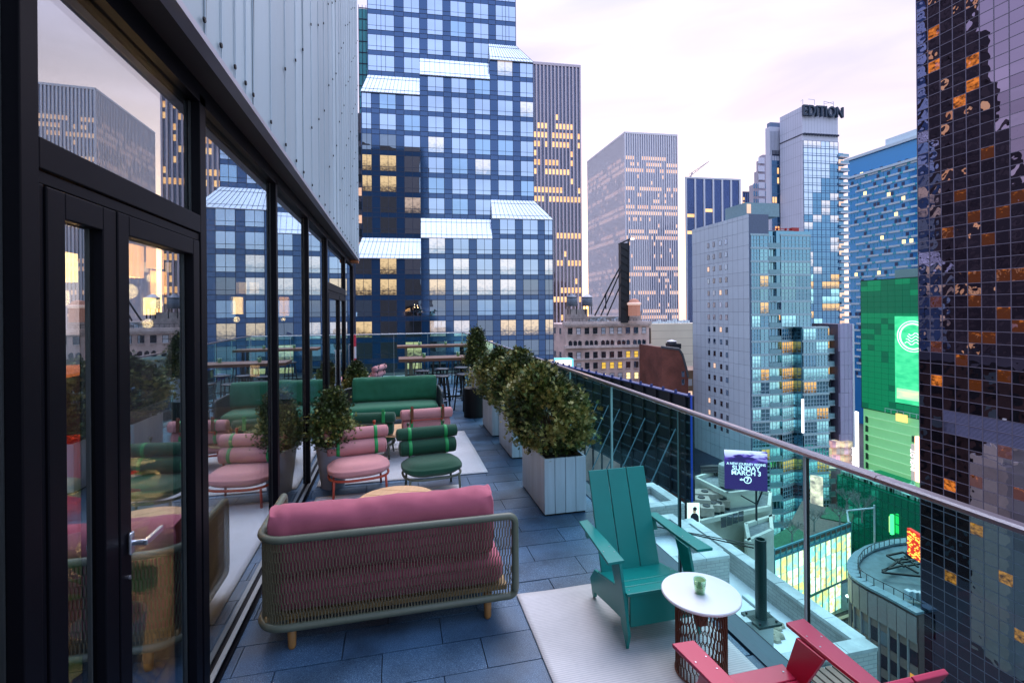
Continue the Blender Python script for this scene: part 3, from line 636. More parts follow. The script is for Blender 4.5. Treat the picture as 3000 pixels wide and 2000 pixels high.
# ============================================================ RUGS
def rug(x0, x1, y0, y1, m, label, rz_=0):
    cx, cy = (x0 + x1) / 2, (y0 + y1) / 2; n = 30; mb = MB(); idx = []
    hx, hy = (x1 - x0) / 2, (y1 - y0) / 2
    for i in range(n + 1):
        for j in range(n + 1):
            x = -hx + 2 * hx * i / n; y = -hy + 2 * hy * j / n; e = .006 * noise.noise(Vector((x * 2.3, y * 2.3, x0)))
            mb.v.append((x + (e * 1.2 if i in (0, n) else 0), y + (e * 1.2 if j in (0, n) else 0), .009 + abs(e) * .5))
    for i in range(n):
        for j in range(n): mb.f.append((i * (n + 1) + j, (i + 1) * (n + 1) + j, (i + 1) * (n + 1) + j + 1, i * (n + 1) + j + 1)); mb.m.append(0)
    me = mb.mesh('rug', m, True); o = link('rug', me, loc=(cx, cy, .004), rot=(0, 0, rz_)); q = o.modifiers.new('thick', 'SOLIDIFY'); q.thickness = .009
    return tag(o, label, 'rug', 'pale woven rugs on the terrace')
rug(.906, 2.17, 1.3, 3.755, rug_m, 'pale woven rug under the teal and red chairs')
rug(-.95, .80, 3.95, 6.33, rug2_m, 'pale rug under the near round teak table, behind the rose sofa')
rug(-1.0, 1.235, 6.71, 9.15, rug2_m, 'speckled grey rug under the second round table and the inner chairs')

# ============================================================ MESH SOFAS
def hexnet(path, z0, z1, sp, rows, r, mb, closed=False, dp=.009):
    """stretched hexagon wire net along a plan path"""
    P = [Vector(p) for p in path]; d = [0]
    for a, b in zip(P[:-1], P[1:]): d.append(d[-1] + (b - a).length)
    def pt(s):
        s = max(0, min(d[-1], s))
        for k in range(len(d) - 1):
            if s <= d[k + 1] or k == len(d) - 2:
                t = (s - d[k]) / max(1e-6, d[k + 1] - d[k]); return P[k].lerp(P[k + 1], t)
    n = int(round(d[-1] / sp)); sp = d[-1] / n; hh = (z1 - z0) / rows; dz = hh * .17
    cen = sum(P, Vector()) / len(P)
    def seg_(a, b, za, zb):
        p, q = pt(a), pt(b); m_ = (a + b) / 2; t = (pt(m_ + .012) - pt(m_ - .012)); t.normalize(); nn_ = Vector((t.y, -t.x, 0)) * dp
        w_ = t * r * 2 if abs(a - b) < 1e-6 else Vector((0, 0, r * 1.6))
        mb.obox((p.x - w_.x / 2, p.y - w_.y / 2, za - w_.z / 2), w_, -nn_, (q.x - p.x, q.y - p.y, zb - za))
    for j in range(rows + 1):
        zc = z0 + j * hh
        for i in range(n + 1):
            if (i + j) % 2 == 0:
                s = i * sp; top = min(z1, zc + hh - dz); bot = max(z0, zc + dz) if j > 0 else z0
                if top > bot + .003 and j < rows + 1: seg_(s, s, bot, top)
                if j > 0 and zc + dz < z1:
                    for q in (-1, 1):
                        if 0 <= i + q <= n: seg_(s, (i + q) * sp, zc + dz, zc - dz)
def arc_(c, r, a0, a1, n=8): return [(c[0] + r * math.cos(rad(a0 + (a1 - a0) * k / n)), c[1] + r * math.sin(rad(a0 + (a1 - a0) * k / n))) for k in range(n + 1)]
def mesh_sofa(name, label, loc, rz_, W_, D_, frm, fab, closed_right=False, pillow=(.24, .14), wire=None, leglabel=None, back_top=.745):
    t = thing(name, label, 'sofa', loc, rz_, 'mesh backed sofas on the terrace')
    x0, x1 = -W_ / 2, W_ / 2; R = .18; zb, zt = .165, back_top
    plan = [(x0, D_)] + arc_((x0 + R, R), R, 180, 270) + [(x1, 0)]
    if closed_right: plan = [(x0, D_)] + arc_((x0 + R, R), R, 180, 270) + arc_((x1 - R, R), R, 270, 360) + [(x1, D_)]
    top = [(a, b, zt) for a, b in plan]; bot = [(a, b, zb) for a, b in plan]
    rr = .05
    def corner(end, zfrom, zto, dirx, diry):
        pts = []
        for k in range(7):
            an = rad(90 * k / 6); pts.append((end[0] + dirx * (rr * math.sin(an) - rr), end[1] + diry * (rr * math.sin(an) - rr), zfrom + (1 if zto > zfrom else -1) * rr * (1 - math.cos(an))))
        return pts
    eR = (1, 0) if not closed_right else (0, 1)
    loop = top[:-1] + corner(plan[-1], zt, zb, *eR) + corner(plan[-1], zb, zt, *eR)[::-1] + bot[:-1][::-1][:-1] + corner(plan[0], zb, zt, 0, 1) + corner(plan[0], zt, zb, 0, 1)[::-1]
    loop = loop[1:]
    mb = MB().tube(loop, .026, 10, closed=True, ref=(.13, .21, .97)); mb.build('frame', frm, t, smooth=True)
    net = MB(); npl = [(x0, D_ - .03)] + arc_((x0 + R, R), R, 180, 270, 6) + ([(x1 - .03, 0)] if not closed_right else arc_((x1 - R, R), R, 270, 360, 6) + [(x1, D_ - .03)])
    hexnet([(a, b, 0) for a, b in npl], zb + .02, zt - .015, .0105, 8, .0032, net, dp=.015)
    net.build('wire_mesh', wire or frm, t)
    MB().box(x0 + .04, x1 - .05, .05, D_ - .02, .185, .225).build('base_board', gold, t, bevel=.008)
    link('seat_cushion', cushion_mesh('seat_cushion', (W_ - .12) / 2, (D_ - .06) / 2, .10, fab, p=7, wr=.004, puff=.15, seed=4), t, loc=(-.01, D_ / 2 + .01, .325))
    hz, hy = pillow
    link('back_cushion', cushion_mesh('back_cushion', (W_ - .17) / 2, hy, hz, fab, p=4.0, n=18, wr=.020, puff=.0, seed=7, r=hy * .95, ears=.03), t, loc=(-.045, .185, .42 + hz), rot=(rad(7), 0, 0))
    for sx in (x0 + .21, x1 - .20):
        for sy in (.045, D_ - .12):
            MB().lathe([(.019, 0), (.026, .02), (.03, .18)], 14, (sx, sy, 0)).build('leg', oak, t, smooth=True)
    return t
mesh_sofa('mesh_sofa', 'rose pink sofa with olive wire mesh back, nearest the camera', (-.03, 3.50, 0), 0, 1.74, .88, olive, pinkfab, wire=olive_wire, pillow=(.245, .115))
s2 = mesh_sofa('mesh_sofa', 'dark green sofa with dark frame facing the camera in front of the bar tables', (-.06, 10.55, 0), rad(180), 1.86, .90, bluegrey, greenfab, closed_right=True, pillow=(.25, .11), back_top=.68)

# ============================================================ ROUND TEAK TABLES
def teak_table(name, label, loc, r, h, wirem, baser=.2):
    t = thing(name, label, 'table', loc, group='round teak tables')
    n = 5; w = 2 * r / n
    for k in range(n):
        xa = -r + k * w + .003; xb = -r + (k + 1) * w - .003; poly = []
        m_ = 8
        for i in range(m_ + 1):
            x = xa + (xb - xa) * i / m_; poly.append((x, -math.sqrt(max(0, r * r - x * x)), h - .028))
        for i in range(m_, -1, -1):
            x = xa + (xb - xa) * i / m_; poly.append((x, math.sqrt(max(0, r * r - x * x)) + 1e-4, h - .028))
        o = MB().prism(poly, (0, 0, .028)).build('board', teak, t, bevel=.002); o.rotation_euler = (0, 0, rad(68))
    net = MB(); hexnet([(baser * math.cos(a), baser * math.sin(a), 0) for a in [2 * math.pi * k / 40 for k in range(41)]], .02, h - .04, .0125, 5, .002, net)
    net.build('wire_base', wirem, t)
    MB().tube([(baser * math.cos(2 * math.pi * k / 32), baser * math.sin(2 * math.pi * k / 32), .018) for k in range(32)], .008, 6, closed=True, ref=(0, 0, 1)).build('base_ring', wirem, t)
    return t
teak_table('round_table', 'round teak table behind the rose sofa', (.0, 4.99, .012), .39, .38, olive)
teak_table('round_table', 'second round teak table with pale wire base, between the two rows of chairs', (.02, 7.95, .012), .39, .38, greywire)

# ============================================================ BOLSTER CHAIRS
def bolster_chair(label, loc, rz_, fab, fabseat, metal, strapm, backlabel=None, strapback=None):
    t = thing('bolster_chair', label, 'chair', loc, rz_, 'low lounge chairs with roll backs'); Ws = .72; Dd = .58
    # front is -y, seat top .40
    def oval(z, sx=.355, sy=.285, n=28):
        return [(sx * abs(math.cos(a)) ** .62 * (1 if math.cos(a) > 0 else -1), sy * abs(math.sin(a)) ** .75 * (1 if math.sin(a) > 0 else -1), z) for a in [2 * math.pi * k / n for k in range(n)]]
    MB().tube(oval(.225), .015, 8, closed=True, ref=(0, 0, 1)).build('seat_frame', metal, t, smooth=True)
    legs = [(-.30, -.22), (.30, -.22), (-.285, .19), (.285, .19)]
    for k, (x, y) in enumerate(legs):
        MB().tube([(x, y, .225), (x * 1.04, y * 1.06, 0)], .0145, 8).build('leg', metal, t, smooth=True)
    me = cushion_mesh('seat_cushion', .372, .305, .072, fabseat, n=16, wr=.004, puff=.25, seed=int(loc[0] * 10), plan=3.0)
    for v in me.vertices:
        if abs(v.co.z) < .075: pass
    link('seat_cushion', me, t, loc=(0, 0, .315))
    for s in (-1, 1):
        MB().tube([(s * .235, .24, .22), (s * .235, .30, .45), (s * .235, .375, .765)], .012, 8).build('back_post', metal, t, smooth=True)
        MB().tube([(s * .235, .37, .75), (s * .235, .378, .785)], .019, 10).build('post_cap', metal, t, smooth=True)
    for (y, z, r, hw) in ((.235, .485, .098, .375), (.285, .655, .079, .405)):
        prof = [(0.001, -hw), (r * .55, -hw + .003), (r * .86, -hw + .014), (r * .98, -hw + .035), (r, -hw + .06), (r, hw - .06), (r * .98, hw - .035), (r * .86, hw - .014), (r * .55, hw - .003), (.001, hw)]
        b = MB().lathe(prof, 28); b.v = [(v[2] + .002 * noise.noise(Vector((v[2] * 9, v[0] * 20, z))), v[0], v[1]) for v in b.v]
        ob = b.build('bolster', fab, t, smooth=True); ob.location = (0, y, z)
        pp_ = MB()
        for s in (-1, 1): pp_.tube([(s * (hw - .022), r * .93 * math.cos(a), r * .93 * math.sin(a)) for a in [2 * math.pi * q / 28 for q in range(28)]], .0035, 5, closed=True, ref=(1, 0, 0))
        pp_.build('piping', fab, ob, smooth=True)
        for s in (-1, 1):
            st = MB().lathe([(r + .0015, -.0215), (r + .0045, -.019), (r + .0045, .019), (r + .0015, .0215)], 28, cap=False); st.v = [(v[2] + s * .235, v[0], v[1]) for v in st.v]
            st.build('strap', strapm, ob, smooth=True)
    if strapback:
        for s in (-1, 1): MB().box(s * .235 - .022, s * .235 + .022, .385, .392, .60, .80).build('rear_tab', strapback, t, bevel=.003)
        MB().tube([(-.235, .37, .58), (.235, .37, .58)], .009, 8).build('back_rail', metal, t)
    return t
bolster_chair('blush pink roll-back chair on orange legs, left of the front pair', (-.46, 6.42, .012), rad(9), blush, blush, orange_m, strap_m)
bolster_chair('dark green roll-back chair with bright straps, right of the front pair', (.43, 6.27, 0), rad(7), dkgreen, dkgreen, olive, strap_m)
bolster_chair('blush pink roll-back chair turned away, behind the dark green one', (.44, 7.93 + .65, .012), rad(186), blush, blush, orange_m, strap_m, strapback=brownleather).location = (.43, 8.0, .012)
bolster_chair('dark green roll-back chair turned away, behind the blush pink one', (-.5, 8.0, .012), rad(174), dkgreen, dkgreen, olive, strap_m, strapback=strap_m).location = (-.38, 7.9, .012)
bc = bolster_chair('blush pink chair at the far end of the terrace, seen beside the olive shrub', (-.72, 14.6, 0), rad(250), blush, blush, blackm, pm('black_strap', (.02, .02, .02), .6), None)
bc = bolster_chair('blush pink chair half behind the far glass door mullions', (-1.62, 14.9, 0), rad(120), blush, blush, blackm, MATS['black_strap'], None)

# ============================================================ FLAT-BOARD LOUNGE CHAIRS
def board_chair(label, loc, rz_, m, yt=.665, zt=.955):
    t = thing('lounge_chair', label, 'lounge chair', loc, rz_, 'flat-board lounge chairs')
    B = dict(bevel=.004)
    for s in (-1, 1):
        x = s * .245
        fleg = [(x, .0, .02), (x, .075, .11), (x, .12, .28), (x, .27, .552), (x, .095, .552), (x, .04, .36), (x, .005, .2), (x, -.03, .045)]
        fleg = [(x, -.022, 0.0), (x, .045, .12), (x, .115, .30), (x, .25, .552), (x, .085, .552), (x, .0, .30), (x, -.05, .10)]
        MB().prism([(p[0] + s * .012, p[1], p[2]) for p in fleg], (s * .022, 0, 0)).build('front_leg', m, t, **B)
        st = [(x, .02, .14), (x, .02, .335), (x, .16, .30), (x, .20, .315), (x, .40, .255), (x, .545, .235), (x, .63, .13), (x, .575, -.0), (x, .545, .02), (x, .535, .06), (x, .30, .10)]
        MB().prism([(p[0] - s * .012, p[1], p[2]) for p in st], (s * .022, 0, 0)).build('side_rail', m, t, **B)
        arm = [(s * .275, .0, .555), (s * .395, -.005, .555), (s * .375, .20, .555), (s * .338, .64, .555), (s * .262, .655, .555), (s * .262, .30, .555)]
        MB().prism(arm, (0, 0, .02)).build('armrest', m, t, **B)
        MB().prism([(s * .262, .56, .47), (s * .262, .60, .555), (s * .262, .62, .555), (s * .262, .60, .47)], (s * .04, 0, 0)).build('arm_bracket', m, t)
    MB().box(-.234, .234, .0, .022, .12, .335).build('apron', m, t, **B)
    for (ya, yb, za, zb) in ((-.012, .085, .352, .342), (.090, .185, .341, .322), (.190, .46, .321, .262)):
        MB().hexa([(-.262, ya, za - .02), (.262, ya, za - .02), (.262, yb, zb - .02), (-.262, yb, zb - .02), (-.262, ya, za), (.262, ya, za), (.262, yb, zb), (-.262, yb, zb)]).build('seat_slat', m, t, **B)
    yb, zb = .41, .20
    for k in range(3):
        x0 = -.243 + k * .163; x1 = x0 + .157; nrm = Vector((0, zt - zb, -(yt - yb))).normalized() * .02
        MB().obox((x0, yb, zb), (x1 - x0, 0, 0), nrm, (0, yt - yb, zt - zb)).build('back_slat', m, t, **B)
    for s in (-1, 1):
        for (x_, y_, z_) in ((.29, .12, .5755), (.29, .20, .5755), (.36, .14, .5755), (.225, .035, .349), (.225, .135, .333), (.225, .25, .315)):
            MB().lathe([(.0045, 0), (.0045, .0012)], 8, (s * x_, y_, z_)).build('screw', steel, t)
    MB().obox((-.235, .66, .60), (.47, 0, 0), (0, .02, 0), (0, .02, .06)).build('back_brace', m, t, **B).location = (0, -.085, 0)
    return t
board_chair('teal painted flat-board lounge chair facing the camera beside the glass railing', (1.737, 3.0, .013), rad(.8), teal)
board_chair('red painted lounge chair in the bottom right corner with its back to the camera', (1.716, 2.19, .013), rad(180.5), red, .79, .895)

# ============================================================ SIDE TABLE AND CUPS
st = thing('side_table', 'white marble topped side table on a brown wire drum', 'table', (1.812, 2.675, .013))
MB().lathe([(.001, .478), (.228, .478), (.232, .482), (.232, .490), (.228, .495), (.001, .495)], 72).build('marble_top', marble, st, smooth=False)
net = MB(); R_ = .152
random.seed(5); hexnet([(R_ * math.cos(a), R_ * math.sin(a), 0) for a in [2 * math.pi * k / 60 for k in range(61)]], .01, .475, .0122, 7, .0024, net); net.build('wire_drum', rust, st)
MB().tube([(R_ * math.cos(2 * math.pi * k / 40), R_ * math.sin(2 * math.pi * k / 40), .01) for k in range(40)], .006, 6, closed=True, ref=(0, 0, 1)).build('base_ring', rust, st)
MB().lathe([(.001, .465), (.17, .465), (.17, .476), (.001, .476)], 32).build('support_disc', rust, st)
MB().box(-.03, .03, -.03, .03, .30, .465).build('bracket', rust, st)
def cup(loc, label, s=1.0):
    c = thing('candle_cup', label, 'candle cup', loc, group='green glass candle cups')
    MB().lathe([(.027 * s, 0), (.030 * s, .004 * s), (.0365 * s, .085 * s), (.0345 * s, .085 * s), (.029 * s, .012 * s), (.001, .010 * s)], 28, cap=False).build('glass', cupglass, c, smooth=True)
    MB().lathe([(.001, .012 * s), (.0278 * s, .012 * s), (.0335 * s, .080 * s), (.031 * s, .080 * s), (.027 * s, .03 * s), (.001, .028 * s)], 28, cap=False).build('green_liner', cupfill, c, smooth=True)
    return c
cup((1.80, 2.665, .508), 'pale green glass candle cup on the white marble side table')
cup((.36, 8.15, .392), 'pale green candle cup at the edge of the second round teak table')

# ============================================================ BAR TABLES AND STOOLS
def bar_table(label, x0, x1, y, h):
    t = thing('bar_table', label, 'table', ((x0 + x1) / 2, y, 0), group='high bar tables'); hx = (x1 - x0) / 2
    for k in range(3): MB().box(-hx, hx, -.33 + k * .22, -.112 + k * .22, h - .07, h).build('board', walnut, t, bevel=.004)
    for s in (-1, 1):
        for q in (-1, 1): MB().box(s * (hx - .28) - .035, s * (hx - .28) + .035, q * .24 - .03, q * .24 + .03, 0, h - .07).build('leg', olive if s < 0 else blackm, t)
    MB().box(-hx + .28, hx - .28, -.02, .02, .2, .24).build('foot_rail', blackm, t)
    return t
x0 = ony(1168, 1045, 11.4).x; x0b = ony(1163, 1010, 16.0).x
bar_table('nearer walnut bar table with dark stools pulled up', x0, x0 + 2.1, 11.75, 1.17)
bar_table('farther walnut bar table against the end railing', x0b, x0b + 2.35, 16.1, 1.17)
for (px_, Y, lb) in ((1242, 11.7, 'cup at the left on the nearer bar table'), (1342, 11.8, 'cup at the right on the nearer bar table'), (1229, 16.0, 'cup at the left on the farther bar table'), (1306, 16.0, 'cup at the right on the farther bar table')):
    cup((ony(px_, 1030, Y).x, Y, 1.172), 'pale green candle ' + lb, 1.25)
def stool(label, loc, rz_=0):
    t = thing('bar_stool', label, 'bar stool', loc, rz_, 'black bar stools')
    MB().lathe([(.001, .79), (.165, .79), (.178, .80), (.178, .815), (.165, .826), (.10, .82), (.001, .817)], 24).build('seat', stoolseat, t, smooth=True)
    for k in range(4):
        a = rad(45 + 90 * k); MB().tube([(.12 * math.cos(a), .12 * math.sin(a), .79), (.22 * math.cos(a), .22 * math.sin(a), 0)], .017, 8).build('leg', blackm, t, smooth=True)
    for z, m in ((.42, blackm), (.28, steel)):
        r = (.12 + .1 * (.79 - z) / .79); pts = [(r * math.cos(rad(45 + 90 * k)), r * math.sin(rad(45 + 90 * k)), z) for k in range(4)]
        MB().tube(pts, .009, 6, closed=True, ref=(0, 0, 1)).build('foot_ring', m, t)
    return t
s0 = stool('bar stool standing free in front of the near table, left of the drum', (.99, 10.98, 0), .2)
for (x, y, lb) in ((1.5, 11.15, 'bar stool nearest the white pot, in front of the near table'), (.52, 11.12, 'bar stool seat just above the green sofa, left one'), (.62, 12.0, 'bar stool pushed under the left of the near table'), (1.12, 12.35, 'bar stool pushed under the middle of the near table'), (1.62, 12.5, 'bar stool pushed under the right of the near table'),
                   (.72, 15.3, 'bar stool at the left of the far table'), (1.22, 15.2, 'second bar stool from the left at the far table'), (1.75, 15.4, 'bar stool at the right of the far table'), (2.0, 15.0, 'bar stool in the far corner by the railing')):
    dup(s0, (x, y, 0), rnd(), lb)

# ============================================================ SHRUBS
def shrub_crown(name, parent, rx, ry, h, z0, nclump, nleaf, seed, cone=.5, leaf=.03, gold_=.5, lean=(0, 0), lump=.25):
    random.seed(seed); mb = MB(); off = Vector((seed, seed * 1.7, 0))
    def prof(t): return (math.sin(math.pi * min(1, t * .93 + .12)) ** .65) * (1 - cone * t) + .06 if cone < .5 else min(1, .74 + t * 1.6) * (1 - t) ** .62 + .07
    cl = []
    for i in range(nclump):
        t = rnd() ** .85; a = rnd() * 6.283; rr = prof(t) * (.62 + .45 * rnd() ** .6)
        rr *= 1 + lump * noise.noise(Vector((math.cos(a) * 1.6, math.sin(a) * 1.6, t * 2.6)) + off)
        cl.append((Vector((rx * rr * math.cos(a) + lean[0] * t, ry * rr * math.sin(a) + lean[1] * t, z0 + h * t)), a, t, rr))
    for c, a, t, rr in cl:
        cs = (.5 + rnd()) * .042 * (.6 + rx * 1.2)
        outd = Vector((math.cos(a), math.sin(a), .55 + t * .9)).normalized()
        tone = noise.noise(c * 3.3 + off)
        for j in range(nleaf // 2):
            p = c + Vector((random.gauss(0, cs), random.gauss(0, cs), random.gauss(0, cs * .85)))
            d = (outd + Vector((random.gauss(0, .55), random.gauss(0, .55), random.gauss(0, .45)))).normalized()
            s = leaf * (.8 + rnd() * 1.1); x = d.cross(Vector((rnd() - .5, rnd() - .5, rnd() - .2))).normalized()
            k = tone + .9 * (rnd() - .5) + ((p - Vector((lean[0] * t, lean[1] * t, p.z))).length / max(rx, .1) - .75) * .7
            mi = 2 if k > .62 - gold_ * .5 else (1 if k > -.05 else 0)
            b = p - d * s * .4; nv = d.cross(x)
            for an in (-.75, -.28, .22, .7):
                dd = (d * math.cos(an) + x * math.sin(an) + nv * (rnd() - .5) * .3).normalized(); ww = (x * math.cos(an) - d * math.sin(an)) * s * .2; ln_ = s * (1.9 - abs(an))
                mb.quad(b, b + dd * ln_ * .55 + ww, b + dd * ln_, b + dd * ln_ * .55 - ww, mi=mi)
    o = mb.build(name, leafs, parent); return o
def twigs(parent, rx, ry, h, z0, n, seed, r=.006):
    random.seed(seed); mb = MB()
    for i in range(n):
        a = rnd() * 6.283; t = .3 + rnd() * .6; e = (rx * .8 * math.cos(a) * t, ry * .8 * math.sin(a) * t, z0 + h * t)
        m1 = (e[0] * .35, e[1] * .35, z0 + h * t * .4)
        mb.tube([(e[0] * .08, e[1] * .08, z0 - .04), m1, e], [r * 1.5, r, r * .5], 5)
    return mb.build('branch', twig_m, parent)
# round pots with conical cedar
def pot_shrub(label, loc, pr, ph, crown, seed, potmat, leaf=.017, n=330, gold_=.6):
    t = thing('potted_shrub', label, 'potted shrub', loc, group='conical potted shrubs')
    MB().lathe([(pr * .68, 0), (pr * .98, ph - .03), (pr, ph), (pr * .93, ph), (pr * .9, ph - .06)], 36, cap=False).build('pot', potmat, t, smooth=True)
    MB().lathe([(.001, ph - .06), (pr * .91, ph - .055)], 24, cap=False).build('soil', soil_m, t)
    MB().tube([(0, 0, ph - .08), (.01, .01, ph + crown[1] * .7)], [.02, .006], 6).build('trunk', twig_m, t)
    twigs(t, crown[0], crown[0], crown[1], ph, 14, seed)
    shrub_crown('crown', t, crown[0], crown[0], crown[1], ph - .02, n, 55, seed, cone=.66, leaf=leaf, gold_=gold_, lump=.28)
    return t
pot_shrub('cone shaped shrub in a tall grey pot left of the blush pink chair', (-.80, 6.72, 0), .21, .55, (.265, .69), 3, pot_m)
pot_shrub('smaller cone shaped shrub behind the left end of the green sofa', (-.82, 11.1, 0), .2, .42, (.28, .74), 8, pot_m)
pd = thing('drum_stand', 'black round drum stand under the white pot', 'stand', (1.63, 10.42, 0))
MB().lathe([(.001, 0), (.225, 0), (.225, .60), (.218, .61), (.20, .60), (.001, .60)], 40).build('drum', blackm, pd, smooth=False)
pot_shrub('shrub in a white pot raised on the black drum', (1.70, 10.42, .602), .185, .46, (.25, .80), 12, whitepot)
# square board planters
def planter(label, x0, y0, w, d, h, seed, crown, lean=(0, 0), n=260, gold_=.5, zc=0):
    t = thing('board_planter', label, 'planter', (x0 + w / 2, y0 + d / 2, 0), group='grey board planters along the railing')
    hx, hy = w / 2, d / 2
    for k in range(4):
        a = -hx + k * w / 4
        MB().box(a + .0025, a + w / 4 - .0025, -hy, -hy + .022, .02, h).build('board', planter_m, t, bevel=.002)
    nb = 8
    for s in (-1, 1):
        for k in range(nb):
            a = -hy + .0 + k * d / nb
            if k == 0: a += .0225
            MB().box(s * hx - (.022 if s > 0 else 0), s * hx + (0 if s > 0 else .022), a + .002, -hy + (k + 1) * d / nb - .002, .02, h).build('board', planter_m, t, bevel=.002)
    MB().box(-hx + .0225, hx - .0225, hy - .022, hy, .02, h).build('rear_board', planter_m, t)
    MB().box(-hx + .01, hx - .01, -hy + .01, hy - .01, 0, .02).build('base', blackm, t)
    MB().box(-hx + .023, hx - .023, -hy + .023, hy - .023, h - .10, h - .05).build('soil', soil_m, t)
    sh = thing('cedar_bush', 'olive green cedar bush growing in ' + label, 'bush', (x0 + w / 2, y0 + d / 2, h - .06), group='cedar bushes in the board planters')
    twigs(sh, crown[0], crown[1], crown[2] * .8, 0.02, 46, seed, .007)
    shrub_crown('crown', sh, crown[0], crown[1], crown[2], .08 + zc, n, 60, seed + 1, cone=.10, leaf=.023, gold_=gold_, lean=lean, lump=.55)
planter('the nearest grey board planter', 1.565, 5.13, .485, .96, .625, 31, (.44, .54, .90), lean=(-.14, .05), n=420, gold_=.75)
planter('the second grey board planter', 1.70, 7.24, .485, .94, .625, 41, (.42, .48, .92), n=330, gold_=.65)
planter('the third grey board planter', 1.665, 8.62, .485, .96, .56, 52, (.40, .46, .92), n=300, gold_=.6)
# ============================================================ THE CITY
GND = -50.0
street_m = pm('street_asphalt', (.05, .055, .06), .8, var=.25, scale=.4)
struct('street', MB().box(-900, 900, -200, 1500, GND - 1, GND), street_m)
A3 = rad(3.8)
U = Vector((math.cos(A3), -math.sin(A3), 0)); V = Vector((math.sin(A3), math.cos(A3), 0)); Z = Vector((0, 0, 1))
YV = Vector((0, 1, 0)); XV = Vector((1, 0, 0))
concrete = pm('concrete', (.30, .31, .31), .85, var=.2, scale=.4, dirt=.3)
roofwhite = pm('white_roof_membrane', (.78, .79, .84), .7, var=.1, scale=.5, dirt=.22)
darkm = pm('dark_steel', (.012, .014, .02), .5)
mull_m = pm('mullion_dark', (.012, .02, .05), .5)
lit_w = facade_glass('lit_window_warm', (.04, .03, .02), (.5, .6, .8), .34, emis=(1.0, .72, .38), es=1.1)
lit_p = facade_glass('lit_window_pale', (.04, .03, .02), (.7, .85, 1.0), .60, emis=(1.0, .74, .58), es=1.1)
class Frame:
    """a facade frame: u along the wall, n out of it, heights absolute"""
    def __init__(s, O, u, n): s.O = Vector((O.x, O.y, 0)); s.u = u.normalized(); s.n = n.normalized()
    def p(s, u, z, d=0): return s.O + s.u * u + s.n * d + Z * z
    def box(s, mb, u0, u1, z0, z1, d0, d1, mi=0):
        mb.hexa([s.p(u0, z0, d1), s.p(u1, z0, d1), s.p(u1, z0, d0), s.p(u0, z0, d0), s.p(u0, z1, d1), s.p(u1, z1, d1), s.p(u1, z1, d0), s.p(u0, z1, d0)], mi)
    def uz(s, x, y, d=0):
        P = onplane(x, y, s.O + s.n * d, s.n); return (P - s.O).dot(s.u), P.z
    def rotz(s): return math.atan2(s.u.y, s.u.x)

# ---------------- blue glass office tower with stepped sloping glazing
T = Frame(at(1235, 900, 96), U, -V)
tw = thing('glass_tower', 'blue glass office tower with stepped bands of white sloping glazing', 'tower', (T.O.x, T.O.y, GND), T.rotz())
bluebody = facade_glass('blue_spandrel', (.012, .048, .115), (.26, .38, .68), .26, .06, wob=.15, wscale=.15)
skyglass = facade_glass('sky_glass', (.02, .05, .09), (.58, .70, .90), .80, .01, wob=.25, wscale=.2)
skyglass2 = facade_glass('sky_glass_dim', (.015, .06, .12), (.44, .62, .84), .76, .01, wob=.5, wscale=.3)
dimglass = facade_glass('dim_window', (.02, .025, .03), (.5, .6, .75), .45, .01, wob=.6, wscale=.3)
frit = facade_glass('white_frit_glazing', (.90, .90, .95), (1, 1, 1), .55, .15)
def loc_(f, mb):   # world verts to the local space of a thing standing at f.O with f's turn
    M = (Matrix.Translation((f.O.x, f.O.y, GND)) @ Matrix.Rotation(f.rotz(), 4, 'Z')).inverted(); mb.v = [tuple(M @ Vector(v)) for v in mb.v]; return mb
fw = 4.6; fh = 4.0; Z0 = 1.45; HW = 3.05
def tier(bay, k):
    c = {'L': 3, 'M': 4, 'R': 5}[bay]
    if k < c: return 'C'
    if k == c: return 'c1'
    if k < c + 8: return 'B'
    if k == c + 8: return 'c2'
    return 'A'
DEP = {'C': 1.6, 'B': 0.0, 'A': -1.6}
win = {'L': {'C': [(-12.15, -9.2), (-7.65, -4.6), (-3.05, 0)], 'B': [(-10.95, -9.2), (-7.65, -4.6), (-3.05, 0)], 'A': [(-9.9, -4.9), (-3.05, 0)]},
       'M': {q: [(1.55, 4.6), (6.15, 9.2), (10.75, 13.8)] for q in 'ABC'},
       'R': {'C': [(15.35, 18.4), (19.95, 23.0), (24.4, 26.0)], 'B': [(15.35, 18.4), (19.95, 22.6)], 'A': [(15.3, 19.4)]}}
ext = {'L': {'C': (-12.3, 0), 'B': (-11.1, 0), 'A': (-10.0, 0)}, 'M': {q: (0, 13.8) for q in 'ABC'}, 'R': {'C': (13.8, 26.1), 'B': (13.8, 22.7), 'A': (13.8, 19.5)}}
KS = list(range(-6, 20))
wmesh = {}
def wmesh_(w, m, npan):
    key = (round(w, 2), m.name, npan)
    if key not in wmesh:
        mb = MB(); pw = w / npan
        for i in range(npan):
            x0 = i * pw + .04; x1 = (i + 1) * pw - .04
            for (za, zb) in ((.04, .80), (.88, HW - .04)):
                t1 = (rnd() - .5) * .012; t2 = (rnd() - .5) * .012
                mb.quad((x0, -.03 + t1, za), (x1, -.03 - t1, za), (x1, -.03 - t1 + t2, zb), (x0, -.03 + t1 + t2, zb))
        mb.box(0, w, -.01, .0, 0, HW, 1)
        wmesh[key] = mb.mesh('window', [m, mull_m])
    return wmesh[key]
random.seed(77)
litset = {('L', 1), ('L', 7), ('M', 7)}
body = MB(); mul = MB(); litpx = {(1, 0), (2, 0), (3, 0), (4, 0)}
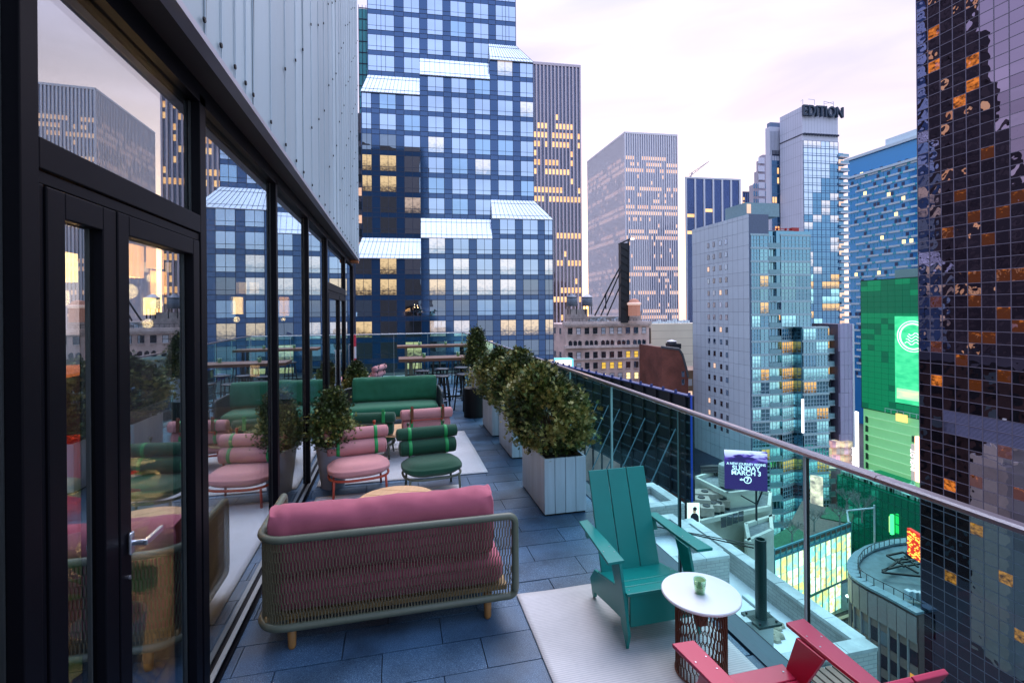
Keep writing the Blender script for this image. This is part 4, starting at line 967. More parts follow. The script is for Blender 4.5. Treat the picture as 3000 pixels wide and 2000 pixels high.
for bay in 'LMR':
    # backing walls per tier
    c = {'L': 3, 'M': 4, 'R': 5}[bay]
    spans = {'C': (GND, Z0 + c * fh - .95), 'B': (Z0 + c * fh - .95, Z0 + (c + 8) * fh - .95), 'A': (Z0 + (c + 8) * fh - .95, Z0 + 20 * fh)}
    for q in 'CBA':
        u0, u1 = ext[bay][q]; z0, z1 = spans[q]
        T.box(body, u0, u1, z0, z1, -18 - (.003 if q == 'B' else 0) - (.006 if q == 'A' else 0), DEP[q])
        zt = z1 if q == 'A' else z1 - 0
        d = DEP[q]
        for k in KS:
            if tier(bay, k) != q: continue
            z = Z0 + k * fh
            for zz in (z, z + .84, z + HW):
                T.box(mul, u0, u1, zz - .045, zz + .045, d, d + .035)
            ulist = sorted({x for w in win[bay][q] for x in w} | {(a + b) / 2 for a, b in win[bay][q]})
            for uu in ulist: T.box(mul, uu - .04, uu + .04, z - .95, z + HW, d, d + .05)
            for wi, (a, b) in enumerate(win[bay][q]):
                r = rnd(); low = k <= 2
                m = skyglass
                if k in (-1,): m = lit_w if r < .55 else (lit_p if r < .8 else dimglass)
                elif k == 0: m = dimglass if r < .6 else skyglass2
                elif k == 1: m = lit_w if r < .45 else (lit_p if r < .8 else dimglass)
                elif k == 2: m = (lit_p if r < .62 else skyglass) if bay != 'L' or wi == 2 else (lit_w if wi == 1 else dimglass)
                elif k in (3, 4): m = lit_p if r < .22 else (skyglass if bay != 'L' or wi == 2 else dimglass)
                elif bay == 'L' and k in (6, 7) and wi < 2: m = lit_w
                elif bay == 'L' and 4 <= k < 9 and wi < 2: m = dimglass
                elif k < -1: m = dimglass if r < .6 else lit_w
                else: m = lit_p if r < .035 else (skyglass2 if r < .2 else skyglass)
                w = b - a; o = link('window', wmesh_(w, m, 1 if w < 2 else (3 if w > 4 else 2)), tw)
                o.location = (a, -d - .012, z - GND)
            zs0 = z - .90
            if k > -5:
                key = ('sp', round(u1 - u0, 2))
                if key not in wmesh: wmesh[key] = MB().box(0, u1 - u0, -.016, 0, 0, .80).mesh('spandrel_panel', bluebody)
                o = link('spandrel_panel', wmesh[key], tw); o.location = (u0, -d - .001, zs0 - GND)
    # sloping glazed bands
    for (qa, qb, kk) in (('C', 'B', c), ('B', 'A', c + 8)):
        zb = Z0 + kk * fh - .95; zt = zb + 4.0; d0, d1 = DEP[qa] + .35, DEP[qb] + .02
        a0, a1 = ext[bay][qa]; b0, b1 = ext[bay][qb]
        mb = MB(); n = 14 if bay != 'L' else 15
        for i in range(n):
            def S(t, s, dd=0): return T.p((a0 + (a1 - a0) * t) * (1 - s) + (b0 + (b1 - b0) * t) * s, zb + (zt - zb) * s, d0 + (d1 - d0) * s + dd)
            for (s0, s1) in ((.0, .17), (.17, .82), (.82, 1)):
                mb.quad(S(i / n + .002, s0), S((i + 1) / n - .002, s0), S((i + 1) / n - .002, s1), S(i / n + .002, s1))
        for i in range(n + 1): mul.tube([S(i / n, 0, .03), S(i / n, 1, .03)], .032, 4)
        for s in (.17, .82): mul.tube([S(0, s, .03), S(1, s, .03)], .032, 4)
        mb.quad(T.p(a0, zb, d0), T.p(a1, zb, d0), T.p(a1, zb, DEP[qa] - .2), T.p(a0, zb, DEP[qa] - .2)).quad(S(0, 0), S(0, 1), T.p(b0, zb, d1)).quad(S(1, 0), T.p(b1, zb, d1), S(1, 1))
        loc_(T, mb).build('sloped_glazing', frit, tw)
        mb = MB(); T.box(mb, a0, a1, zb - .12, zb - .01, DEP[qa], d0 + .05); loc_(T, mb).build('band_edge', pm('band_edge', (.6, .6, .68), .4) if 'band_edge' not in MATS else MATS['band_edge'], tw)
loc_(T, body).build('body', bluebody, tw); loc_(T, mul).build('mullion', mull_m, tw, kind='stuff')

# ---------------- striped towers: stone piers with window strips between, some floors lit
stripem = pm('pier_stone', (.74, .68, .72), .7, var=.06)
def striped(name, label, P0, wR, wL, ztop, pitch, pw, floor, lit_floors, seed, stone_m, glass_m, litm, crown=0, leftdir=YV, litden=.8, rdens=.03, depth=.5, loww=None, Ru=U, zbase=GND, frontn=None, cat='tower', left_glass=None):
    random.seed(seed); f = Frame(P0, Ru, Vector((Ru.y, -Ru.x, 0)))
    t = thing(name, label, cat, (f.O.x, f.O.y, GND), f.rotz())
    b = MB(); pl = MB()
    L_ = leftdir * wL
    pts = [f.O, f.O + f.u * wR, f.O + f.u * wR + L_, f.O + L_]
    b.hexa([p + Z * zbase for p in pts] + [p + Z * ztop for p in pts]); loc_(f, b).build('body', glass_m, t)
    lw = MB()
    faces = [(f, wR)]
    if wL > 1: faces.append((Frame(f.O + L_, -leftdir, Vector((-leftdir.y, leftdir.x, 0)) * (1 if leftdir.y > 0 else -1)), wL))
    for fi, (g, w) in enumerate(faces):
        if fi == 1: g.n = Vector((-1, 0, 0)) if abs(leftdir.x) < .3 else g.n
        n = int(w / pitch); pt = w / n
        for i in range(n + 1): g.box(pl, i * pt - pw / 2, i * pt + pw / 2, zbase, ztop, 0, depth)
        g.box(pl, -pw / 2, w + pw / 2, ztop - .8, ztop + .3, .01, depth + .05)
        z = zbase + 3; fl_ = 0; nf = int((ztop - crown - 3 - zbase) / floor)
        for k in range(nf):
            z0 = ztop - crown - (nf - k) * floor
            lf = (nf - k) in lit_floors
            for i in range(n):
                blk = noise.noise(Vector((i * .35, k * 3.1, seed + fi * 9)))
                if (lf and (rnd() < litden and blk > -.25)) or rnd() < rdens * (1 + 3 * max(0, blk)):
                    g.box(lw, i * pt + pw / 2 + .03, (i + 1) * pt - pw / 2 - .03, z0 + .9, z0 + floor - .7, .0, .08)
    loc_(f, pl).build('pier', stone_m, t, kind='stuff'); 
    if lw.v: loc_(f, lw).build('lit_window', litm, t, kind='stuff')
    return t, f
darkgl = facade_glass('dark_strip_glass', (.015, .02, .035), (.5, .55, .75), .35, .05)
lit1 = emit('office_light', (1.0, .60, .27), 1.25, ((.05, .05, .3), .3, .6, (.8, .32, .10)))
lit2 = emit('office_light_pink', (1.0, .66, .47), .95, ((.05, .05, .3), .3, .6, (.8, .42, .28)))
P = at(1578, 900, 210); e = at(1713, 900, 206)
striped('striped_tower', 'tall brown striped office tower right of the blue glass tower', Vector((P.x - 10, P.y, 0)), (Vector((e.x, e.y, 0)) - Vector((P.x - 10, P.y, 0))).length, 0, at(1713, 172, 206).z, 1.55, .62, 3.9, {4, 5, 6, 8, 9, 11, 12, 16, 19, 22, 23, 26, 27, 30, 33, 36}, 3, pm('brown_pier', (.58, .48, .53), .65, var=.05), darkgl, lit1, crown=13, litden=.85, rdens=.035)
P = at(1835, 900, 300)
slabglass = facade_glass('slab_glass', (.10, .09, .12), (.65, .68, .85), .42, .05)
zt = at(1835, 388, 300).z
zl = onx(1722, 466, P.x); wl = max(20, zl.y - P.y)
striped('striped_slab', 'pale striped office slab seen at its corner with warm lit floors', P, 34.0, min(wl, 95), zt, 1.42, .66, 3.75, {1, 2, 3, 6, 9, 10, 13, 14, 19, 20, 23, 26, 27, 32, 33}, 9, stripem, slabglass, lit2, crown=13.5, litden=.92, rdens=.075)
P = at(2012, 900, 340)
striped('dark_tower', 'dark blue glass tower with white vertical piers beyond the pale slab', P, 41, 0, at(2100, 519, 340).z, 6.5, 1.3, 3.9, {5, 9}, 14, pm('white_pier', (.62, .62, .68), .6), facade_glass('navy_glass', (.01, .02, .06), (.25, .35, .7), .4, .04), lit1, crown=5, litden=.3, rdens=.012)
P = at(2178, 900, 420)
striped('low_dark_block', 'small dark glass block peeking out right of the white-piered tower', P, 12, 0, at(2190, 562, 420).z, 2.0, .3, 4, set(), 2, pm('navy_pier', (.05, .06, .14), .6), MATS['navy_glass'], lit1)
# construction crane behind
cr_ = thing('tower_crane', 'distant construction crane jib above the dark white-piered tower', 'crane', tuple(at(2022, 900, 345))[:2] + (GND,))
a, b2, c2 = at(2018, 520, 345), at(2078, 472, 345), at(2028, 514, 345); m = MB()
m.tube([a, b2], .35, 4).tube([a + Z * 2, b2], .25, 4).tube([at(2022, 522, 345), at(2028, 506, 345)], .5, 4).tube([at(2028, 506, 345), b2], .15, 4)
for k in range(7): m.tube([a.lerp(b2, k / 7) + Z * 2 * (1 - k / 7), a.lerp(b2, (k + .5) / 7)], .15, 4)
m.v = [(v[0] - cr_.location.x, v[1] - cr_.location.y, v[2] - GND) for v in m.v]; m.build('jib', pm('crane_pale', (.5, .45, .5), .6), cr_)

# ---------------- strips left of the blue tower
def simple(name, label, cat, f, u0, u1, z0, z1, dep, m, d0=0):
    t = thing(name, label, cat, (f.O.x, f.O.y, GND), f.rotz()); mb = MB(); f.box(mb, u0, u1, z0, z1, d0 - dep, d0); loc_(f, mb).build('body', m, t); return t
cy = facade_glass('cyan_glass', (.10, .48, .55), (.6, .95, 1), .35, .05)
f = Frame(at(1057, 900, 150), U, -V)
t = simple('cyan_tower', 'narrow cyan glass tower behind the left edge of the blue tower', 'tower', f, 0, 8, GND, at(1060, 25, 150).z, 12, cy)
mb = MB()
for k in range(30): f.box(mb, 0, 8, 10 + k * 3.4, 10.25 + k * 3.4, 0, .12)
for k in range(5): f.box(mb, k * 1.1, k * 1.1 + .12, -20, 96, 0, .12)
loc_(f, mb).build('mullion', mull_m, t, kind='stuff')
f = Frame(at(1030, 900, 118), U, -V)
t = simple('white_block', 'pale building with lit windows in the gap left of the blue tower', 'building', f, -26, 4.4, GND, at(1045, 330, 118).z, 30, pm('pale_wall', (.5, .46, .52), .7))
wl_, wd_ = MB(), MB()
for k in range(26):
    for i in range(9):
        z = -40 + k * 3.3 + 1; (f.box(wl_ if rnd() < .35 else wd_, -24 + i * 3.2, -22.2 + i * 3.2, z, z + 1.9, -.1, .05))
loc_(f, wl_).build('lit_window', lit2, t, kind='stuff'); loc_(f, wd_).build('window', skyglass2, t, kind='stuff')

# ---------------- grey panelled building with glazed corner
G = Frame(at(2196, 900, 110), U, -V)
gt = thing('panel_building', 'pale grey panelled apartment block with a glazed teal right side and balconies', 'apartment block', (G.O.x, G.O.y, GND), G.rotz())
gp = pm('grey_panel', (.58, .65, .72), .5, var=.05, scale=.3, objvar=.05)
gline = pm('panel_joint', (.12, .16, .24), .6)
GL = Frame(G.O + YV * 21.5, -YV, Vector((-1, 0, 0)))     # left face, u runs towards the corner
ztp = G.uz(2196, 627)[1]
lenL = 21.5
def gb(n, mb, m, **k): return loc_(G, mb).build(n, m, gt, **k)
mb = MB(); mb.hexa([G.O + YV * lenL + Z * GND, G.O + Z * GND, G.O + U * 4.9 + Z * GND, G.O + U * 4.9 + YV * lenL + Z * GND, G.O + YV * lenL + Z * ztp, G.O + Z * ztp, G.O + U * 4.9 + Z * ztp, G.O + U * 4.9 + YV * lenL + Z * ztp][:8]); gb('body', mb, gline)
# panels as separate parts with joints between; windows sit in the panel grid
fl3 = 3.0; pmesh = {}
def gpanel(fr, u0, u1, z0, z1, d=.12):
    key = (round(u1 - u0, 2), round(z1 - z0, 2))
    if key not in pmesh: pmesh[key] = MB().box(.03, key[0] - .03, -.12, 0, .03, key[1] - .03).mesh('wall_panel', gp)
    o = link('wall_panel', pmesh[key], gt); p = fr.p(u0, z0, 0); M = Matrix.Translation((G.O.x, G.O.y, GND)) @ Matrix.Rotation(G.rotz(), 4, 'Z')
    o.matrix_local = M.inverted() @ Matrix.Translation(p) @ Matrix.Rotation(fr.rotz(), 4, 'Z')
ncolL = 12; pwL = lenL / ncolL
wpx = [(2077, 2), (2093, 2), (2112, 2), (2129, 2)]
wins_u = [GL.uz(x, 800)[0] for x, _ in wpx]
nfl = 19
for k in range(nfl):
    z1 = ztp - .9 - k * fl3; z0 = z1 - fl3
    for i in range(0, ncolL, 2): gpanel(GL, i * pwL, (i + 2) * pwL, z0, z1)
for i in range(0, ncolL, 2): gpanel(GL, i * pwL, (i + 2) * pwL, ztp - .9, ztp)
seamL = MB()
for i in range(ncolL): GL.box(seamL, i * pwL - .02, i * pwL + .02, GND + 5, ztp, .12, .13)
gb('panel_seam', seamL, gline, kind='stuff')
random.seed(8)
for k in range(1, 17):
    z = ztp - .9 - k * fl3 - 1.9
    for i, uu in enumerate(wins_u):
        m = lit2 if rnd() < .08 else (skyglass2 if rnd() < .3 else dimglass)
        key = ('w', m.name)
        if key not in pmesh: pmesh[key] = MB().box(-.42, .42, -.16, -.12, 0, 1.25).box(-.36, .36, -.18, -.16, .06, 1.19, 1).mesh('window', [mull_m, m])
        o = link('window', pmesh[key], gt); M = Matrix.Translation((G.O.x, G.O.y, GND)) @ Matrix.Rotation(G.rotz(), 4, 'Z')
        o.matrix_local = M.inverted() @ Matrix.Translation(GL.p(uu, z, 0)) @ Matrix.Rotation(GL.rotz(), 4, 'Z')
# roof box
mb = MB(); r0 = G.uz(2124, 600)[0]
q0 = onx(2124, 620, G.O.x + .8); pz = G.uz(2190, 592)[1]
mb.hexa([Vector((G.O.x + .8, q0.y, ztp)), Vector((G.O.x + .8, G.O.y + 2, ztp)), Vector((G.O.x + 9.5, G.O.y + 1.6, ztp)), Vector((G.O.x + 9.5, q0.y, ztp))] + [Vector((G.O.x + .8, q0.y, pz + .4)), Vector((G.O.x + .8, G.O.y + 2, pz + .4)), Vector((G.O.x + 9.5, G.O.y + 1.6, pz + .4)), Vector((G.O.x + 9.5, q0.y, pz + .4))])
gb('roof_box', mb, pm('teal_panel', (.22, .36, .40), .5))
mb = MB(); f2 = Frame(Vector((G.O.x + .8, G.O.y + 2, 0)), U, -V); f2.box(mb, .3, 1.3, ztp + .6, ztp + 2.7, 0, .06); gb('lit_roof_window', mb, lit2)
# glazed right side: bays of window grid, slabs, balconies
tealgl = [facade_glass('teal_window_a', (.015, .07, .09), (.45, .85, .95), .55, .02, wob=.5, wscale=.3), facade_glass('teal_window_b', (.01, .035, .05), (.35, .7, .9), .5, .02, wob=.5, wscale=.3), facade_glass('teal_window_c', (.20, .48, .52), (.6, .95, 1), .4, .03, emis=(.45, .95, 1.0), es=1.0)]  # last kind has a cyan glow added to brighten the lower floors
litapt = facade_glass('lit_apartment', (.05, .04, .02), (.5, .8, .9), .25, emis=(1.0, .55, .15), es=1.3)
wf = pm('pale_window_frame', (.36, .55, .62), .4, var=.05)
zcut = G.uz(2300, 682)[1]
mb = MB(); zz = G.uz(2300, 677)[1]
G.box(mb, 4.9, 6.8, GND, zz, -12, -.6); G.box(mb, 6.8, 15.5, G.uz(2300, 886)[1], zz, -12, -.003); G.box(mb, 0.4, 4.8, GND, zz, -12, -.02)
gb('glazed_body', mb, tealgl[1])
winset = {}
def gridwin(fr, u0, u1, z0, z1, nu, nv, glass, d=.0, par=gt, base=G, fm=None, nm='window'):
    key = (round(u1 - u0, 2), round(z1 - z0, 2), nu, nv, glass.name, (fm or wf).name)
    if key not in winset:
        w, h = u1 - u0, z1 - z0; mb = MB(); mb.quad((0, -.03, 0), (w, -.03, 0), (w, -.03, h), (0, -.03, h))
        us = [0] + [w * (i / nu) for i in range(1, nu)] + [w]; vs_ = [0] + [h * (.28 + .72 * (j - 1) / (nv - 1)) if nv > 1 else h for j in range(1, nv)] + [h]
        for x in us: mb.box(x - .055, x + .055, -.12, -.03, 0, h, 1)
        for y in vs_: mb.box(0, w, -.115, -.03, y - .055, y + .055, 1)
        winset[key] = mb.mesh(nm, [glass, fm or wf])
    o = link(nm, winset[key], par); M = Matrix.Translation((base.O.x, base.O.y, GND)) @ Matrix.Rotation(base.rotz(), 4, 'Z')
    o.matrix_local = M.inverted() @ Matrix.Translation(fr.p(u0, z0, d)) @ Matrix.Rotation(fr.rotz(), 4, 'Z'); return o
random.seed(5)
slab = MB(); balc = MB(); fins = MB()
zf = [G.uz(2215, 627 + 560 * 0 + 0)[1]]
ztopw = G.uz(2215, 690)[1]
tower_low = Frame(G.p(8.6, 0, 2.6), U, -V)
for k in range(23):
    z1 = ztopw - k * fl3; z0 = z1 - fl3 + .45
    def pick():
        r = rnd(); return litapt if r < (.07 if k > 3 else .02) else tealgl[0 if r < (.55 if k < 8 else .35) else (1 if r < (.95 if k < 8 else .5) else 2)]
    gridwin(G, .5, 2.6, z0, z1, 3, 3, pick(), .0); gridwin(G, 2.6, 4.7, z0, z1, 2, 3, pick(), .0)
    G.box(slab, .3, 4.9, z1, z1 + .42, -.1, .14)
    # balcony recess
    gridwin(G, 4.95, 7.7, z0, z1, 3, 2, pick(), -.58)
    G.box(balc, 4.9, 7.8, z0 - .05, z0 + .95, .02, .08); G.box(slab, 4.9, 7.8, z0 - .35, z0 - .1, -.6, .08)
    if k < 7:
        gridwin(G, 7.9, 11.6, z0, z1, 4, 3, pick(), .03); gridwin(G, 11.6, 15.4, z0, z1, 4, 3, pick(), .03)
        G.box(slab, 7.8, 15.6, z1, z1 + .42, -.1, .16)
    else:
        G2 = Frame(G.p(7.9, 0, 0), (U * .95 + V * .35).normalized(), (-V * .95 + U * .35).normalized())
        gridwin(G2, 0, 4.4, z0, z1, 5, 3, pick(), .05); G2.box(slab, -.1, 4.5, z1, z1 + .4, -.1, .15)
        gridwin(G, 12.3, 15.5, z0, z1, 4, 3, pick(), 1.4); gridwin(G, 15.5, 18.6, z0, z1, 4, 3, pick(), 1.3)
        G.box(slab, 12.1, 18.8, z1, z1 + .42, -.1, 1.5)
        G.box(balc, 18.9, 21.5, z0 - .05, z0 + .9, .0, .06); G.box(slab, 18.8, 21.6, z0 - .35, z0 - .1, -1.5, .06)
        gridwin(G, 18.9, 21.5, z0, z1, 3, 2, litapt if rnd() < .3 else tealgl[1], -1.4)
mb = MB(); G.box(mb, 12.0, 18.7, GND, ztopw - 7 * fl3 + .4, -8, 1.28); G.box(mb, 18.7, 21.7, GND, ztopw - 7 * fl3, -8, -1.5); G.box(mb, 7.8, 12.0, GND, ztopw - 7 * fl3, -8, -1.6); gb('lower_body', mb, tealgl[1])
gb('floor_slab', slab, pm('pale_slab', (.40, .56, .60), .5), kind='stuff'); gb('balcony_front', balc, pm('balcony_glass', (.22, .42, .46), .3), kind='stuff')
mb = MB(); G.box(mb, 11.75, 12.15, G.uz(2350, 1262)[1], G.uz(2350, 1165)[1], 1.3, 1.6); gb('light_strip', mb, emit('white_strip', (1, .95, 1), 2))
# purple grey fin wall
PW = Frame(G.p(21.6, 0, 1.2), U, -V); mb = MB(); zt2 = PW.uz(2415, 950)[1]
t = thing('fin_wall', 'violet grey windowless panelled wall block between the glazed block and the green screen', 'building', (PW.O.x, PW.O.y, GND), PW.rotz())
u1, zb_ = PW.uz(2504, 1310)
zn0, zn1 = PW.uz(2450, 1015)[1], PW.uz(2450, 1300)[1]; um = PW.uz(2462, 1100)[0]
violet = pm('violet_panel', (.40, .36, .54), .5, var=.05, objvar=.06)
b = MB(); PW.box(b, 0, u1, zb_ + 1.2, zt2, -8, -.25); PW.box(b, 0, u1, GND, zb_, -8, -3); loc_(PW, b).build('body', pm('violet_recess', (.09, .08, .13), .6), t)
for (a, c, nx) in ((0, um, 3), (um, u1 - .5, 3)):
    nz_ = 9
    for j in range(nz_):
        za = zb_ + (zt2 - zb_) * j / nz_; zc = zb_ + (zt2 - zb_) * (j + 1) / nz_
        for i in range(nx):
            if a == 0 and 0 < j < nz_ - 2 and j != 3: continue
            x0 = a + (c - a) * i / nx; x1 = a + (c - a) * (i + 1) / nx
            q = MB(); PW.box(q, x0 + .03, x1 - .03, za + .03, zc - .03, -.25, 0); loc_(PW, q).build('wall_panel', violet, t)
b = MB(); PW.box(b, u1 - .5, u1, zb_, zt2, -.3, .15); loc_(PW, b).build('edge_fin', pm('pale_fin', (.6, .6, .72), .4), t)
b = MB(); PW.box(b, u1 + .4, u1 + 1.5, zb_ - 9, zb_ + 8, -1.2, -.4); loc_(PW, b).build('glowing_sign_edge', emit('sign_white', (1, .93, .95), 3.5), t)
b = MB(); PW.box(b, u1 + .1, u1 + 1.2, zb_ - 18, zb_ - 8, -2.2, -1.4); loc_(PW, b).build('warm_sign', emit('sign_warm', (1, .5, .35), 2.0), t)
# small red roof rig on the glazed block
rg = thing('red_roof_rig', 'red maintenance rig lying on the roof of the glazed block', 'roof rig', tuple(G.p(9.5, 0, -3))[:2] + (zz,), G.rotz())
rm = pm('red_steel', (.45, .03, .03), .5)
MB().box(-1.2, 4.2, -.12, .12, .5, .68).box(-1.2, 4.2, -.1, .1, 1.0, 1.12).build('boom', rm, rg); MB().box(3.4, 5.2, -.5, .5, .1, 1.3).box(-.2, 0, -.3, .3, 0, 1.2).box(2, 2.2, -.3, .3, 0, 1.2).build('carriage', rm, rg)
mb = MB(); MB().box(-3.6, 3.4, -1, 1, 0, .45).build('roof_curb', concrete, rg)

# ---------------- white hotel tower with letters on top
E0 = Frame(at(2355, 900, 190), U, -V)
et = thing('lettered_tower', 'white panelled hotel tower with EDITION in dark letters at the top', 'tower', (E0.O.x, E0.O.y, GND), E0.rotz())
def eb(n, mb, m, **k): return loc_(E0, mb).build(n, m, et, **k)
whitep = pm('white_panel', (.56, .56, .66), .5, var=.04, scale=.2)
zt = E0.uz(2355, 312)[1]; wr = E0.uz(2455, 400)[0]; EL = onx(2285, 411, E0.O.x).y - E0.O.y
zroof2 = E0.uz(2355, 392)[1]
ELF = Frame(E0.O + YV * EL, -YV, Vector((-1, 0, 0)))
mb = MB(); pts = [E0.O, E0.O + U * wr, E0.O + U * wr + YV * EL, E0.O + YV * EL]
mb.hexa([p + Z * GND for p in pts] + [p + Z * zt for p in pts]); eb('body', mb, whitep)
mb = MB()
for k in range(16):
    z = zt - 2 - k * 5.6
    ELF.box(mb, 0, EL, z, z + .12, 0, .03)
for i in range(1, 10): ELF.box(mb, i * EL / 10, i * EL / 10 + .1, GND, zt, 0, .02)
for i in range(1, 12): E0.box(mb, i * wr / 12, i * wr / 12 + .08, E0.uz(2355, 400)[1], zt, 0, .02)
eb('panel_seam', mb, pm('seam_grey', (.36, .37, .45), .6), kind='stuff')
mb = MB(); ELF.box(mb, 0, EL + .2, zroof2 - .35, zroof2, 0, .18); eb('dark_band', mb, mull_m)
for i in range(13):
    mb = MB(); E0.box(mb, .2 + i * wr / 13, .2 + (i + .72) * wr / 13, zroof2 - .5, zroof2 + .1, 0, .8); eb('dark_bracket', mb, mull_m)
letm = pm('dark_letters', (.015, .035, .07), .5)
text('letter', 'EDITION', 5.6, E0.p(wr * .53, E0.uz(2400, 331)[1], .9), E0.u, Z, letm, et, ext=.5, sx=.82, bold=.10)
mb = MB()
for (xa, ya, xb, yb) in ((2352, 312, 2352, 292), (2352, 292, 2345, 298), (2386, 308, 2386, 293), (2386, 293, 2368, 291), (2414, 310, 2414, 297), (2414, 297, 2442, 305), (2442, 314, 2442, 299), (2414, 305, 2442, 299)):
    mb.tube([at(xa, ya, 192), at(xb, yb, 192)], .09, 4)
eb('roof_rigging', mb, pm('rigging', (.4, .4, .48), .5))
g1 = facade_glass('tower_sky_window', (.08, .14, .24), (.75, .88, 1), .8, .02, wob=.4, wscale=.25)
g2 = facade_glass('tower_blue_window', (.02, .07, .15), (.3, .6, .85), .5, .03, wob=.9, wscale=.35)
blf = pm('blue_frame', (.08, .16, .30), .5)
random.seed(31)
zw = E0.uz(2360, 412)[1]; hgt = 2.75; row = 0
while zw > -12:
    n = 4; ww = (wr - .4) / n
    for i in range(n):
        stair = row > 9 - i * 2.1
        r = rnd(); g = (g2 if stair else g1)
        if (row < 2) and i in (0, 1, 3) and row == 0: g = lit_p
        if stair and r < .22: g = lit_p
        if row > 17 and r < .5: g = tealgl[2] if r > .2 else litapt
        gridwin(E0, .3 + i * ww, .3 + (i + 1) * ww, zw - hgt, zw, 2, 2, g, .12, par=et, base=E0, fm=blf)
    zw -= hgt + .12; row += 1
# wedge of balconies on its right
bal = MB(); bw = MB(); k = 0; zq = E0.uz(2460, 462)[1]
mb = MB(); E0.box(mb, wr + .01, wr + 2.6, GND, E0.uz(2470, 448)[1], -10, -.3); eb('side_body', mb, g2)
while zq > -15:
    E0.box(bal, wr, wr + 4.0, zq, zq + .35, -6, 1.1); E0.box(bal, wr + .1, wr + 3.9, zq + .35, zq + 1.25, .98, 1.02, 1)
    if rnd() < .45: E0.box(bw, wr + .3, wr + 2.5, zq + .5, zq + 2.1, -.3, -.2)
    zq -= 2.75
eb('balcony', bal, [pm('white_slab', (.7, .7, .76), .5), pm('balcony_pane', (.25, .4, .5), .2)], kind='stuff'); eb('lit_balcony_window', bw, lit2, kind='stuff')
# lower wing and stepped block on its left
_ec = E0.O + YV * (onx(2285, 411, E0.O.x).y - E0.O.y)
F4 = Frame(at(2259, 900, (_ec - EYE).dot(FW) + .5), U, -V)
t = simple('stepped_wing', 'white panelled wing with a dark window strip, left of the lettered tower', 'building', F4, 0, 9, GND, at(2258, 380, 205).z, 2.6, whitep)
mb = MB(); u0, za = F4.uz(2258, 470); F4.box(mb, .8, 4.4, GND, F4.uz(2258, 470)[1], 0, .1); loc_(F4, mb).build('dark_glazing', g2, t)
mb = MB(); F4.box(mb, 1.0, 4.4, F4.uz(2258, 456)[1], F4.uz(2258, 440)[1], 0, .12); loc_(F4, mb).build('louver', mull_m, t)
wl_ = MB(); fr = MB()
for k in range(22):
    z = 68 - k * 4 + F4.uz(2258, 470)[1] - 70
    F4.box(fr, .8, 5.4, z, z + .35, .1, .16)
    for i in range(4):
        if rnd() < .22: F4.box(wl_, .9 + i * 1.1, 1.8 + i * 1.1, z + .6, z + 3, .1, .14)
    for i in range(5): F4.box(fr, .8 + i * 1.12, .95 + i * 1.12, z, z + 4, .1, .15)
loc_(F4, wl_).build('lit_window', lit1, t, kind='stuff'); loc_(F4, fr).build('window_frame', blf, t, kind='stuff')
mb = MB(); F4.box(mb, .6, 8.5, at(2258, 380, 205).z, at(2258, 366, 205).z, -2.4, -.4); loc_(F4, mb).build('roof_cap', pm('blue_grey_cap', (.14, .2, .32), .5), t)
for i in range(9):
    mb = MB(); F4.box(mb, .2 + i * .62, .32 + i * .62, F4.uz(2258, 452)[1], F4.uz(2258, 384)[1], 0, .25); loc_(F4, mb).build('fin', MATS['seam_grey'], t)
F5 = Frame(at(2207, 900, 215), U, -V); mbs = MB()
t = thing('stepped_block', 'small stepped stone block with blue glass bays behind the grey panelled building', 'building', (F5.O.x, F5.O.y, GND), F5.rotz())
stm = pm('pinkish_stone', (.42, .38, .44), .7)
for (xa, xb, yt) in ((2207, 2222, 540), (2222, 2232, 500), (2229, 2238, 468), (2238, 2262, 452)):
    a, b = F5.uz(xa, 500)[0], F5.uz(xb + 30, 500)[0]; F5.box(mbs, a, b, GND, F5.uz(xa, yt)[1], -3, 0 - (xa - 2207) * .02)
loc_(F5, mbs).build('body', stm, t)
mb = MB(); w2 = MB()
for k in range(18):
    z = F5.uz(2215, 545)[1] - 1 - k * 3.4
    for i in range(8): F5.box(mb, .5 + i * 1.15, 1.2 + i * 1.15, z, z + 2.1, 0, .08)
for k in range(6):
    z = F5.uz(2245, 480)[1] - k * 3.6
    F5.box(w2, 3.0, 6.0, z, z + 2.6, 0, .12)
loc_(F5, mb).build('window', g2, t, kind='stuff'); loc_(F5, w2).build('bay_window', g1, t, kind='stuff')

# ---------------- blue banded hotel on the right
XH = 205.0
H_ = Frame(onx(2487, 900, XH), -YV, Vector((-1, 0, 0)))
hb = thing('banded_hotel', 'long bright blue hotel block with pale dashed bands and scattered lit rooms', 'hotel', (H_.O.x, H_.O.y, GND), H_.rotz())
def hbd(n, mb, m, **k): return loc_(H_, mb).build(n, m, hb, **k)
zt = H_.uz(2487, 472)[1]; zt2 = H_.uz(2700, 410)[1]; wid = H_.uz(2790, 500)[0]
blue_m = facade_glass('bright_blue_glass', (.012, .17, .46), (.3, .7, 1.0), .20, .08)
bandm = pm('pale_band', (.50, .60, .66), .6); tealb = pm('teal_joint', (.06, .42, .50), .6)
mb = MB(); H_.box(mb, 0, wid, GND, zt, -24, 0); hbd('body', mb, blue_m)
mb = MB(); H_.box(mb, -1, wid, zt - .1, zt + 1.1, -24, .9); hbd('roof_edge', mb, bandm)
mb = MB(); a = H_.uz(2578, 440)[0]; H_.box(mb, a, wid, zt + 1.1, zt + 5, -20, -3); H_.box(mb, H_.uz(2662, 400)[0], wid, zt + 5, zt + 10, -18, -5); hbd('roof_plant', mb, bandm)
random.seed(9); bands = MB(); jt = MB(); lw = MB(); dw = MB(); k = 0; z = zt - 9.5
mb = MB(); H_.box(mb, 0, wid, zt - 8.6, zt - 7.6, 0, .9); hbd('cornice', mb, bandm)
bay = 6.2; nb = int(wid / bay)
